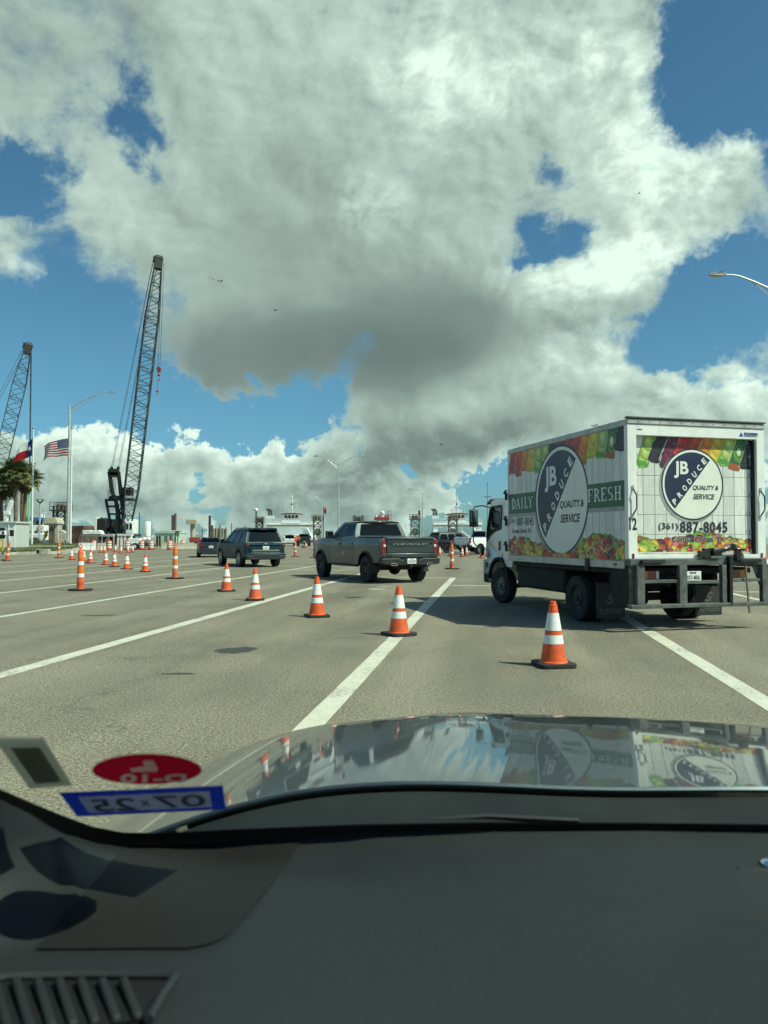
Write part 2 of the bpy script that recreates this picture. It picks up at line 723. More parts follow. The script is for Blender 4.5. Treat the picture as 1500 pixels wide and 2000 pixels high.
M_asphalt = asphalt_mat()
M_line = paint_mat('road_paint', (0.64, 0.61, 0.50), 0.535)
M_oldline = paint_mat('old_road_paint', (0.5, 0.48, 0.40), 0.50)
M_concrete = mat('concrete', (0.42, 0.40, 0.34), 0.85, var=0.25, scale=1.2, bump=0.3, bscale=30, grime=0.25)
M_water = mat('sea_water', (0.03, 0.07, 0.075), 0.12, var=0.2, scale=0.05, bump=0.5, bscale=0.6)
M_soil = mat('soil', (0.20, 0.17, 0.11), 0.95, var=0.35, scale=0.7, bump=0.6, bscale=8)

LANE = R(8.04)
LD = Vector((math.sin(LANE), math.cos(LANE), 0))       # along the lanes
LN = Vector((-math.cos(LANE), math.sin(LANE), 0))      # to the left of them


def lp(off, s, z=0.0):
    return LN * off + LD * s + Vector((0, 0, z))


sea = structure(MB().sheet([(-9000, -3000, -1.6), (9000, -3000, -1.6), (9000, 15000, -1.6), (-9000, 15000, -1.6)]).build('water', M_water))
ground = structure(MB().bx(-260, 260, -60, 150, -2.2, -0.012).build('ground', M_soil))
lot = structure(MB().sheet([(-130, -40, 0), (150, -40, 0), (150, 142, 0), (-14, 142, 0), (-24, 96, 0), (-40, 76, 0), (-130, 66, 0)]).build('road', M_asphalt))


def strip(name, a, b, w, m=None, z=0.004):
    d = (b - a).normalized()
    n = Vector((-d.y, d.x, 0)) * (w / 2)
    L = (b - a).length
    k = max(1, int(L / 0.5))
    rnd = random.Random(int(L * 1000))
    mb = MB()
    vs, fs = [], []
    for i in range(k + 1):
        c = a + (b - a) * (i / k)
        j1, j2 = 1 + rnd.uniform(-.03, .03), 1 + rnd.uniform(-.03, .03)
        vs += [c + n * j1 + Vector((0, 0, z)), c - n * j2 + Vector((0, 0, z))]
    fs = [(2 * i, 2 * i + 1, 2 * i + 3, 2 * i + 2) for i in range(k)]
    mb.add(vs, fs)
    return mb.build(name, m or M_line, lot, smooth=0)


# lane lines: (offset to the left, start, end, width)
for off, s0, s1, w in ((-2.33, -6, 22.6, .20), (1.37, 0.5, 27.0, .20), (5.04, -6, 33.4, .22), (8.74, -6, 38.0, .17), (12.45, -6, 41.5, .17),
                       (15.95, -6, 48, .16), (19.45, -6, 52, .16), (23.2, -6, 58, .16), (27.3, 10, 52, .16), (-6.0, -6, 22, .17), (-9.7, -6, 22, .17)):
    strip('lane_line', lp(off, s0), lp(off, s1), w)
# stop lines across the lanes
for o0, o1, s, w in ((1.30, 5.15, 27.1, .20), (5.15, 8.85, 32.6, .2), (8.85, 12.5, 36.4, .2), (-6.1, 1.2, 22.75, .20), (-9.8, -6.1, 21.2, .2), (12.6, 16, 40.8, .16), (-14, -6.1, 18.0, .2)):
    strip('stop_line', lp(o0, s), lp(o1, s), w)
# faint older marks
for a, b in (((289, 1128), (322, 1133)), ((322, 1133), (560, 1128.5)), ((405, 1110), (430, 1112)), ((430, 1113), (500, 1114.5))):
    strip('old_marking', ground_at(*a), ground_at(*b), .10, M_oldline, 0.008)
for a, b, w in (((720, 1151), (748, 1150.5), .5), ((736, 1147), (760, 1145.5), .22), ((742, 1143.5), (752, 1143), .2), ((35, 1089), (56, 1087.5), .15), ((100, 1085.5), (112, 1084.5), .15)):
    strip('old_marking', ground_at(*a), ground_at(*b), w, M_oldline, 0.006)

# oil stains and tar patches in the asphalt
M_stain = mat('oil_stain', (0.045, 0.042, 0.038), 0.6, var=0.3, scale=5)


def stain(px, py, rx, ry, seed):
    c = ground_at(px, py)
    rnd = random.Random(seed)
    ph = [rnd.uniform(0, 6.28) for _ in range(4)]
    pts = []
    for i in range(36):
        t = i / 36 * 2 * math.pi
        k = 1 + .16 * math.sin(2 * t + ph[0]) + .10 * math.sin(3 * t + ph[1]) + .07 * math.sin(7 * t + ph[2]) + .04 * math.sin(11 * t + ph[3])
        pts.append((c.x + rx * k * math.cos(t), c.y + ry * k * math.sin(t), 0.0022))
    return MB().sheet(pts).build('oil_stain', M_stain, lot, smooth=0)


stain(461, 1270, .22, .30, 1)
stain(690, 1167, .2, .25, 2)
stain(966, 1223, .14, .16, 6)
stain(190, 1202, .30, .10, 4)
stain(348, 1316, .16, .05, 3)

# asphalt seams
M_seam = mat('tar_seam', (0.035, 0.033, 0.03), 0.7, var=0.3)

# raised grass island with its kerb, left of the lanes
M_grass_soil = mat('turf', (0.10, 0.105, 0.045), 0.95, var=0.4, scale=0.6, bump=0.8, bscale=14)
kerb_line = [(-75, 56.0), (-44, 60.5), (-36, 61.8), (-31, 62.6), (-27.6, 65), (-28.2, 71), (-32, 79)]


def island_z(x, y):
    return 0.13 + 0.5 * max(0.0, min(1.0, (y - 62) / 14))


mb = MB()
n = len(kerb_line)
front = [Vector((x, y, island_z(x, y))) for x, y in kerb_line]
rows = []
for k in range(9):
    t = k / 8
    rows.append([Vector((p.x + (-40 - p.x) * t * 0.55, p.y + (84 - p.y) * t, 0)) for p in front])
for r in rows:
    for p in r:
        p.z = island_z(p.x, p.y) + 0.05 * math.sin(p.x * 1.7 + p.y)
    r[0].z = island_z(r[0].x, r[0].y)
vs = [p for r in rows for p in r]
fs = [(j * n + i, j * n + i + 1, (j + 1) * n + i + 1, (j + 1) * n + i) for j in range(8) for i in range(n - 1)]
island = structure(mb.add(vs, fs).build('grass_island', M_grass_soil))
kb = MB()
for (x0, y0), (x1, y1) in zip(kerb_line[:-1], kerb_line[1:]):
    a, b = Vector((x0, y0, 0)), Vector((x1, y1, 0))
    d = (b - a).normalized()
    nn = Vector((d.y, -d.x, 0)) * 0.3
    za, zb = island_z(x0, y0) + .03, island_z(x1, y1) + .03
    kb.add([a + nn, b + nn, b + nn + Vector((0, 0, zb)), a + nn + Vector((0, 0, za)), a, b, b + Vector((0, 0, zb)), a + Vector((0, 0, za))],
           [(0, 1, 2, 3), (3, 2, 6, 7), (4, 7, 6, 5)])
structure(kb.build('kerb', M_concrete))
# sidewalk strip through the island
mb = MB()
for (x0, y0), (x1, y1) in (((-75, 69.5), (-29.2, 71.4)),):
    mb.sheet([(x0, y0, island_z(x0, y0) + .10), (x1, y1, island_z(x1, y1) + .10), (x1, y1 + 1.6, island_z(x1, y1 + 1.6) + .10), (x0, y0 + 1.6, island_z(x0, y0 + 1.6) + .10)])
structure(mb.build('sidewalk', M_concrete))

# grass blades on the island (uncountable)
M_blade = mat('grass_blade', (0.13, 0.15, 0.05), 0.8, var=0.5, scale=0.9)
mb = MB()
rg = random.Random(3)
vs, fs = [], []
for _ in range(16000):
    i, t = rg.uniform(0, n - 1.001), rg.random() ** 1.3
    k = int(i)
    f = front[k].lerp(front[k + 1], i - k)
    x, y = f.x + (-40 - f.x) * t * .55 + .15 * 0, f.y + (84 - f.y) * t
    if y < f.y + .35:
        y = f.y + .35
    if 69.3 + (x + 75) * .042 < y < 71.6 + (x + 75) * .042:
        continue
    z = island_z(x, y) - .03
    h = rg.uniform(.08, .26) * (1.6 if rg.random() < .06 else 1)
    a = rg.uniform(0, 3.14)
    dx, dy = math.cos(a) * .05, math.sin(a) * .05
    lx, ly = rg.uniform(-.1, .1), rg.uniform(-.1, .1)
    o = len(vs)
    vs += [(x - dx, y - dy, z), (x + dx, y + dy, z), (x + lx, y + ly, z + h)]
    fs.append((o, o + 1, o + 2))
g = mb.add(vs, fs).build('grass', M_blade, smooth=0)
g['kind'] = 'stuff'
g['label'] = 'short patchy grass growing on the island behind the kerb'


# ------------------------------------------------------------------ vehicle kit
M_rubber = mat('tyre_rubber', (0.018, 0.018, 0.018), 0.82, var=0.3, scale=9, bump=0.4, bscale=90)
M_black = mat('black_plastic', (0.016, 0.017, 0.018), 0.55, var=0.2)
M_gloss_black = mat('gloss_black', (0.012, 0.012, 0.013), 0.15, coat=0.5)
M_chrome = mat('chrome', (0.75, 0.76, 0.76), 0.14, metal=1.0)
M_alloy = mat('alloy', (0.42, 0.43, 0.44), 0.3, metal=0.9, var=0.1)
M_darkalloy = mat('dark_alloy', (0.03, 0.03, 0.032), 0.35, metal=0.4)
M_red_lens = mat('red_lens', (0.20, 0.008, 0.012), 0.12, coat=1.0, var=0.15, scale=12)
M_white_lens = mat('white_lens', (0.75, 0.75, 0.75), 0.15, coat=1.0)
M_amber_lens = mat('amber_lens', (0.55, 0.2, 0.03), 0.2, coat=1.0)
M_plate = mat('license_plate', (0.78, 0.78, 0.74), 0.4)
M_ink = mat('black_ink', (0.02, 0.022, 0.03), 0.5)
M_seat = mat('seat_fabric', (0.03, 0.03, 0.03), 0.8)
M_tint = glass_mat('tinted_glass', (0.10, 0.11, 0.115))
M_lightglass = glass_mat('cab_glass', (0.62, 0.72, 0.70))
M_under = mat('chassis_black', (0.014, 0.014, 0.014), 0.8, var=0.3)

_wheel_cache = {}


def wheel_meshes(r, w, ri, style, mrim):
    key = (r, w, ri, style, mrim.name)
    if key in _wheel_cache:
        return _wheel_cache[key]
    h = w / 2
    t = MB().lathe([(ri * .97, -h * .72), (ri * 1.03, -h * .9), (r * .90, -h), (r * .97, -h * .93), (r, -h * .72), (r, -h * .5), (r * .985, -h * .47), (r * .985, -h * .40), (r, -h * .37),
                    (r, -h * .04), (r * .985, -.01), (r * .985, .01), (r, h * .04), (r, h * .37), (r * .985, h * .40), (r * .985, h * .47), (r, h * .5),
                    (r, h * .72), (r * .97, h * .93), (r * .90, h), (ri * 1.03, h * .9), (ri * .97, h * .72), (ri * .90, -h * .6), (ri * .97, -h * .72)], 40, caps=False)
    if style == 'offroad':
        for k in range(44):
            a = 2 * math.pi * k / 44
            for s in (-1, 1):
                M = Matrix.Rotation(a, 3, 'Z')
                t.box(M @ Vector((r * 1.0, 0, s * h * .62)), (.022, .032, h * .5), M)
    me_t = t.mesh('tyre', M_rubber, 30)
    g = MB()
    g.lathe([(ri, h * .80), (ri * .97, h * .86), (ri * .92, h * .78), (ri * .88, h * .45), (ri * .3, h * .25), (0.001, h * .25)], 32, caps=False)
    if style == 'steel':      # light truck disc with hand holes
        g.lathe([(ri * .62, h * .3), (ri * .58, h * .62), (ri * .34, h * .70), (.001, h * .70)], 28, caps=False)
        g.lathe([(ri * .24, h * .6), (ri * .22, h * 1.0), (ri * .15, h * 1.08), (.001, h * 1.08)], 18, caps=False)
        for k in range(6):
            a = k * math.pi / 3
            g.cyl((ri * .43 * math.cos(a), ri * .43 * math.sin(a), h * .6), (ri * .43 * math.cos(a), ri * .43 * math.sin(a), h * .82), .018, n=8)
    else:
        ns = {'offroad': 6, 'five': 5, 'multi': 9}[style]
        for k in range(ns):
            a = 2 * math.pi * k / ns
            for da in ((-.09, .09) if style != 'multi' else (-.06, .06)):
                M = Matrix.Rotation(a + da, 3, 'Z')
                g.box(M @ Vector((ri * .55, 0, h * .68)), (ri * .78, ri * .10, h * .22), M)
        g.lathe([(ri * .22, h * .55), (ri * .20, h * .82), (.001, h * .84)], 18, caps=False)
    me_r = g.mesh('rim', mrim, 30)
    _wheel_cache[key] = (me_t, me_r)
    return me_t, me_r


def wheel(parent, x, y, r, w, ri, style='five', mrim=None, steer=0.0):
    me_t, me_r = wheel_meshes(r, w, ri, style, mrim or M_alloy)
    o = link('wheel', me_t, parent, (x, y, r), (0, -math.pi / 2 if x < 0 else math.pi / 2, 0))
    o.rotation_mode = 'XYZ'
    M = Matrix.Rotation(steer, 4, 'Z') @ Matrix.Rotation(-math.pi / 2 if x < 0 else math.pi / 2, 4, 'Y')
    o.rotation_euler = M.to_euler()
    link('rim', me_r, o)
    return o


def lerp_list(pts, x):
    if x <= pts[0][0]:
        return pts[0][1]
    for (a, b), (c, d) in zip(pts[:-1], pts[1:]):
        if x <= c:
            t = (x - a) / (c - a)
            return b + (d - b) * t
    return pts[-1][1]


def body_shell(parent, m, hw, top, sill, axles, arch, prof, plan, crown=0.03, nz=9, name='body'):
    """lower body: sides with wheel arches, top deck and end faces; prof(z) and plan(y) scale the half width"""
    y0, y1 = top[0][0], top[-1][0]
    ys = set()
    k = 44
    for i in range(k + 1):
        ys.add(round(y0 + (y1 - y0) * i / k, 4))
    for e in (0, .015, .04, .08, .14, .22):
        ys.add(round(y0 + e, 4))
        ys.add(round(y1 - e, 4))
    for a in axles:
        for i in range(19):
            ys.add(round(a - arch * math.cos(math.pi * i / 18) * .999, 4))
        ys.add(round(a - arch - .001, 4))
        ys.add(round(a + arch + .001, 4))
    for (a, _b) in top:
        ys.add(round(a, 4))
    ys = sorted(ys)

    def lo(y):
        z = lerp_list(sill, y)
        for a in axles:
            if abs(y - a) < arch:
                z = max(z, arch_z + math.sqrt(max(0, arch * arch - (y - a) ** 2)))
        return z
    arch_z = axles_r
    vs, fs = [], []
    cols = []
    for y in ys:
        zh, zl = lerp_list(top, y), lo(y)
        zl = min(zl, zh - .05)
        col = []
        for j in range(nz + 1):
            z = zl + (zh - zl) * j / nz
            x = hw * prof(z) * plan(y)
            col.append((x, y, z))
        cols.append(col)
    nxt = 8
    ring = []
    for col in cols:
        r = [(-x, y, z) for (x, y, z) in col]
        x, y, z = col[-1]
        for i in range(1, nxt):
            u = -1 + 2 * i / nxt
            r.append((x * u, y, z + crown * (1 - u * u)))
        r += [(x, y, z) for (x, y, z) in reversed(col)]
        ring.append(r)
    n = len(ring[0])
    vs = [p for r in ring for p in r]
    for i in range(len(ring) - 1):
        for j in range(n - 1):
            fs.append((i * n + j, i * n + j + 1, (i + 1) * n + j + 1, (i + 1) * n + j))
    mb = MB().add(vs, fs)
    for e in (0, len(ring) - 1):
        L = [ring[e][j] for j in range(nz + 1)]
        Rr = [ring[e][n - 1 - j] for j in range(nz + 1)]
        mb.add(L + Rr, [(j, j + 1, nz + 2 + j, nz + 1 + j) for j in range(nz)])
        top_row = [ring[e][j] for j in range(nz, n - nz)]
        mb.add(top_row, [tuple(range(len(top_row)))])
    me = mb.mesh(name, m, 32)
    bm = bmesh.new()
    bm.from_mesh(me)
    bmesh.ops.remove_doubles(bm, verts=bm.verts, dist=0.0008)
    bmesh.ops.recalc_face_normals(bm, faces=bm.faces)
    bm.to_mesh(me)
    bm.free()
    me.set_sharp_from_angle(angle=R(32))
    return link(name, me, parent)


axles_r = 0.4


def rrect(a0, a1, b0, b1, ra, rb=None, n=3):
    rb = ra if rb is None else rb
    out = []
    for cx, cy, s in ((a1 - ra, b0 + rb, -90), (a1 - ra, b1 - rb, 0), (a0 + ra, b1 - rb, 90), (a0 + ra, b0 + rb, 180)):
        for i in range(n + 1):
            t = R(s + 90 * i / n)
            out.append((cx + ra * math.cos(t), cy + rb * math.sin(t)))
    return out


def greenhouse(parent, m, yb, yt, zb, zt, hwb, hwt, side_holes, rear_hole, front_hole, glass, mroof=None, roof_crown=.05, drip=0.0, rear_glass=None):
    """cab above the belt line: pillars with real openings, panes and roof. yb, yt = (rear, front) at belt and roof"""
    def side(sgn):
        def f(p):
            s, t, o = p.x, p.y, p.z
            y = (yb[0] + (yb[1] - yb[0]) * s) * (1 - t) + (yt[0] + (yt[1] - yt[0]) * s) * t
            x = hwb + (hwt - hwb) * t + .025 * math.sin(math.pi * t) + o
            # slight curve in plan towards the windscreen
            x -= .05 * max(0, s - .6) ** 2 / .16
            return Vector((sgn * x, y, zb + (zt - zb) * t))
        return f
    for sgn in (-1, 1):
        outer = [(i / 8, 0) for i in range(9)] + [(1, j / 4) for j in range(1, 5)] + [(1 - i / 8, 1) for i in range(1, 9)] + [(0, 1 - j / 4) for j in range(1, 4)]
        MB().plate(outer, side_holes, -.03, 0, 'z', deform=side(sgn)).build('side_frame', m, parent)
        for h in side_holes:
            MB().plate(h, [], -.022, -.012, 'z', deform=side(sgn)).build('side_window', glass, parent)

    def end(k):
        def f(p):
            s, t, o = p.x, p.y, p.z
            hw = (hwb + (hwt - hwb) * t) - .01
            if k == 1:
                hw -= .05
            bow = (1 - (2 * s - 1) ** 2)
            y = yb[k] + (yt[k] - yb[k]) * t + (o + .05 * bow) * (1 if k else -1)
            return Vector((hw * (2 * s - 1), y, zb + (zt - zb) * t))
        return f
    for k, h in ((0, rear_hole), (1, front_hole)):
        outer = [(i / 8, 0) for i in range(9)] + [(1, j / 4) for j in range(1, 5)] + [(1 - i / 8, 1) for i in range(1, 9)] + [(0, 1 - j / 4) for j in range(1, 4)]
        MB().plate(outer, [h], -.02, .008, 'z', deform=end(k)).build('rear_frame' if k == 0 else 'windscreen_frame', m, parent)
        gl = (rear_glass or glass) if k == 0 else glass
        MB().plate(h, [], -.012, -.004, 'z', deform=end(k)).build('rear_window' if k == 0 else 'windscreen', gl, parent)

    def roof(u, v):
        x = (2 * u - 1)
        y = yt[0] - drip + (yt[1] - yt[0] + drip) * v
        e = max(0, abs(2 * v - 1) - .7) / .3
        return (x * (hwt + .012), y + (.05 * (1 - x * x) * (1 if v > .5 else -1)), zt + roof_crown * (1 - x ** 4) * (1 - .6 * e * e) + .004)
    MB().grid(roof, 14, 14).build('roof', mroof or m, parent)


def seats(parent, rows, hw, z):
    for y in rows:
        for x in ((-hw * .52, hw * .52)):
            mb = MB().box((x, y, z), (.46, .14, .62), (R(-12), 0, 0)).box((x, y - .06, z + .42), (.26, .10, .18), (R(-8), 0, 0))
            mb.build('seat', M_seat, parent, bevel=.04)


def mirror(parent, x, y, z, m, big=1.0):
    s = -1 if x < 0 else 1
    mb = MB().box((x + s * .14, y, z + .05), (.22 * big, .13, .2 * big), (0, 0, R(-12 * s)))
    mb.bar((x - s * .04, y + .02, z - .03), (x + s * .1, y, z + .02), .06)
    o = mb.build('wing_mirror', m, parent, bevel=.03, seg=3)
    MB().box((x + s * .14, y - .068, z + .05), (.18 * big, .006, .15 * big), (0, 0, R(-12 * s))).build('mirror_glass', M_chrome, o)
    return o


def plate_on(parent, x, y, z, lines, w=.31, h=.16):
    p = MB().bx(x - w / 2, x + w / 2, y - .008, y, z - h / 2, z + h / 2).build('license_plate', M_plate, parent, bevel=.004)
    for body, dz, sz, wd in lines:
        text('lettering', body, sz, M_ink, p, frame((x, y - .010, z + dz), (1, 0, 0), (0, 0, 1)), width=wd, bold=.001)
    return p


def door_gap(parent, hwf, pts, w=.012):
    """dark shut line running over the body side"""
    for s in (-1, 1):
        mb = MB()
        for (y0, z0), (y1, z1) in zip(pts[:-1], pts[1:]):
            k = 4
            for i in range(k):
                a = Vector((s * (hwf(y0 + (y1 - y0) * i / k, z0 + (z1 - z0) * i / k) - .004), y0 + (y1 - y0) * i / k, z0 + (z1 - z0) * i / k))
                b = Vector((s * (hwf(y0 + (y1 - y0) * (i + 1) / k, z0 + (z1 - z0) * (i + 1) / k) - .004), y0 + (y1 - y0) * (i + 1) / k, z0 + (z1 - z0) * (i + 1) / k))
                mb.bar(a, b, w)
        mb.build('shut_line', M_black, parent, smooth=0)


def flare(parent, y, r, hwf, m, w=.05, t=.05, z0=None):
    """moulding round a wheel arch, both sides"""
    for s in (-1, 1):
        pts = []
        for i in range(17):
            a = math.pi * i / 16
            yy, zz = y + math.cos(a) * r, axles_r + math.sin(a) * r
            zz = max(zz, z0 or 0)
            pts.append((s * (hwf(yy, zz) + .002), yy, zz))
        mb = MB()
        for p, q in zip(pts[:-1], pts[1:]):
            mb.bar(p, Vector(q) + (Vector(q) - Vector(p)) * .05, t, w)
        mb.build('fender_flare', m, parent, smooth=50)


def place(o, px, py, lx, ly, rz):
    """put a thing so that its local ground point (lx, ly) stands at a ground point of the photograph"""
    g = ground_at(px, py)
    M = Matrix.Rotation(rz, 3, 'Z')
    o.location = g - M @ Vector((lx, ly, 0))
    o.location.z = 0
    o.rotation_euler = (0, 0, rz)


# ------------------------------------------------------------------ pickup
def make_pickup(name, label, paint, rim, detail=True, wr=.42, tail_text=None, rimstyle='offroad', roof_brake=True, tailpaint=None):
    global axles_r
    axles_r = wr
    t = thing(name, label, 'pickup truck')
    hw = 1.0
    top = [(-2.96, 1.37), (-2.9, 1.395), (-1.0, 1.40), (-.9, 1.43), (1.05, 1.43), (1.30, 1.42), (1.6, 1.40), (2.4, 1.34), (2.68, 1.27), (2.80, 1.16), (2.84, 1.0)]
    sill = [(-2.96, .66), (-2.5, .62), (-1.3, .55), (1.3, .53), (2.5, .56), (2.84, .66)]

    def prof(z):
        return 1.0 - .045 * max(0, (z - 1.05) / .4) ** 2 - .05 * max(0, (.85 - z) / .4) ** 1.5 + .012 * math.exp(-((z - 1.22) / .05) ** 2)

    def plan(y):
        k = 1.0
        if y > 1.6:
            k -= .13 * ((y - 1.6) / 1.24) ** 2.2
        if y < -2.75:
            k -= .022 * ((-2.75 - y) / .21) ** 2
        for a in (-1.86, 1.86):
            k += .022 * math.exp(-((y - a) / .55) ** 2)
        return k

    def hwf(y, z):
        return hw * prof(z) * plan(y)
    body_shell(t, paint, hw, top, sill, (-1.86, 1.86), .545, prof, plan)
    MB().bx(-.80, .80, -2.85, 2.6, .50, 1.22).build('underbody', M_under, t)
    # bed cover sheet, dark, below the rails
    MB().bx(-.86, .86, -2.86, -1.02, 1.36, 1.445).build('bed_cover', M_black, t, bevel=.01)
    greenhouse(t, paint, (-1.0, 1.10), (-.80, .42), 1.42, 1.93, .955, .77,
               [rrect(.06, .44, .10, .86, .03, .08), [(.475, .10), (.86, .10), (.90, .14), (.74, .86), (.475, .86)]],
               rrect(.07, .93, .12, .88, .03, .08), rrect(.05, .95, .06, .92, .03, .08), M_tint, roof_crown=.045, drip=.06)
    if roof_brake:
        MB().box((0, -.89, 1.935), (.42, .05, .035)).build('brake_light', M_red_lens, t, bevel=.01)
    seats(t, (.25, -.55), .95, 1.38)
    for y in (-1.86, 1.86):
        for x in (-.875, .875):
            wheel(t, x, y, wr, .28, .235, rimstyle, rim)
    mirror(t, -.96, .82, 1.47, M_black, 1.25)
    mirror(t, .96, .82, 1.47, M_black, 1.25)
    flare(t, -1.86, .555, hwf, M_black if detail else paint, .05, .045, .58)
    flare(t, 1.86, .555, hwf, M_black if detail else paint, .05, .045, .58)
    door_gap(t, hwf, [(-.98, 1.42), (-.98, .98), (-.86, .62), (1.02, .60), (1.14, 1.1), (1.10, 1.41)])
    door_gap(t, hwf, [(.06, 1.42), (.06, .60)])
    for s in (-1, 1):
        for yy in (.17, -.78):
            MB().box((s * (hwf(yy, 1.2) + .012), yy, 1.22), (.03, .24, .045)).build('door_handle', paint, t, bevel=.012)
        MB().cyl((s * .93, -1.15, .52), (s * .93, 1.2, .52), .055, n=8).build('side_step', M_black, t)
    # tail
    tp = tailpaint or paint
    tg = MB().bx(-.83, .83, -3.015, -2.955, .94, 1.385).build('tailgate', tp, t, bevel=.02, seg=3)
    MB().prism([(-3.06, 1.375), (-2.95, 1.40), (-2.95, 1.435), (-3.05, 1.415)], -.84, .84).build('spoiler_lip', tp, tg, bevel=.01)
    MB().prism([(-3.045, 1.29), (-3.0, 1.325), (-3.0, 1.18), (-3.02, 1.20)], -.78, .78).build('tailgate_crease', tp, tg)
    MB().box((0, -3.055, 1.372), (.26, .02, .05)).build('handle', M_black, tg, bevel=.008)
    if tail_text:
        text('lettering', tail_text, .085, M_gloss_black, tg, frame((0, -3.040, 1.215), (1, 0, 0), (0, 0, 1)), width=1.30, bold=.006, thick=.006)
        text('lettering', tail_text, .072, M_alloy, tg, frame((.002, -3.047, 1.212), (1, 0, 0), (0, 0, 1)), width=1.27, bold=.001, thick=.004)
    for s in (-1, 1):
        o = MB().bx(min(s * .84, s * .985), max(s * .84, s * .985), -3.0, -2.80, .93, 1.375).build('tail_light', M_red_lens, t, bevel=.025, seg=3)
        MB().bx(min(s * .85, s * .93), max(s * .85, s * .93), -3.006, -2.98, 1.13, 1.20).build('reverse_light', M_white_lens, o, bevel=.01)
    MB().bx(-.985, .985, -3.03, -2.80, .79, .935).build('bumper_cover', tp, t, bevel=.025)
    for s in (-1, 1):
        MB().box((s * .75, -3.032, .862), (.2, .012, .09)).build('bumper_step_pad', M_black, t, bevel=.004)
    bp = MB().prism([(-1.02, .60), (-1.03, .78), (-.42, .785), (-.34, .74), (.34, .74), (.42, .785), (1.03, .78), (1.02, .60), (.6, .555), (-.6, .555)], -3.09, -2.82, 'y').build('bumper', M_black, t, bevel=.03, seg=3)
    MB().box((0, -3.093, .68), (.52, .012, .17)).build('plate_recess', M_black, bp)
    plate_on(bp, 0, -3.10, .69, [('TEXAS', .058, .022, .10), ('GTW-8703', -.012, .075, .26)])
    for s in (-1, 1):
        e = MB().plate(rrect(s * .62 - .10, s * .62 + .10, .555, .635, .03), [rrect(s * .62 - .08, s * .62 + .08, .57, .62, .02)], -3.13, -2.9, 'y').build('exhaust_tip', M_chrome, t)
        MB().box((s * .62, -2.95, .595), (.17, .05, .06)).build('bore', M_black, e)
    MB().cyl((-.8, -1.86, wr), (.8, -1.86, wr), .05).ball((.05, -1.86, wr), (.19, .22, .20)).build('rear_axle', M_under, t)
    MB().box((0, -2.98, .55), (.08, .22, .08)).cyl((-.26, -2.5, .5), (.3, -2.5, .5), .10).build('hitch', M_under, t)
    for s in (-1, 1):
        MB().box((s * .88, -2.36, .46), (.26, .015, .26), (R(-8), 0, 0)).build('mud_flap', M_black, t)
    # nose
    MB().bx(-.7, .7, 2.80, 2.88, .72, 1.16).build('grille', M_gloss_black, t, bevel=.03)
    for s in (-1, 1):
        MB().box((s * .76, 2.70, 1.12), (.22, .14, .16), (0, 0, R(-12 * s))).build('headlight', M_white_lens, t, bevel=.03)
    MB().box((0, 2.84, .62), (1.6, .16, .2)).build('front_bumper', M_black, t, bevel=.04)
    return t


P_gray = mat('charcoal_metallic', (0.048, 0.060, 0.064), 0.34, metal=0.4, coat=0.5, spec=.5, var=0.06, scale=3)
pk = make_pickup('pickup_truck', 'charcoal grey crew cab pickup with lettered tailgate, the nearest of the pickups', P_gray, M_darkalloy, tail_text='CHEVROLET')
place(pk, 720, 1137.0, -.88, -1.86, R(27))
pk['group'] = 'vehicles queueing for the ferry'


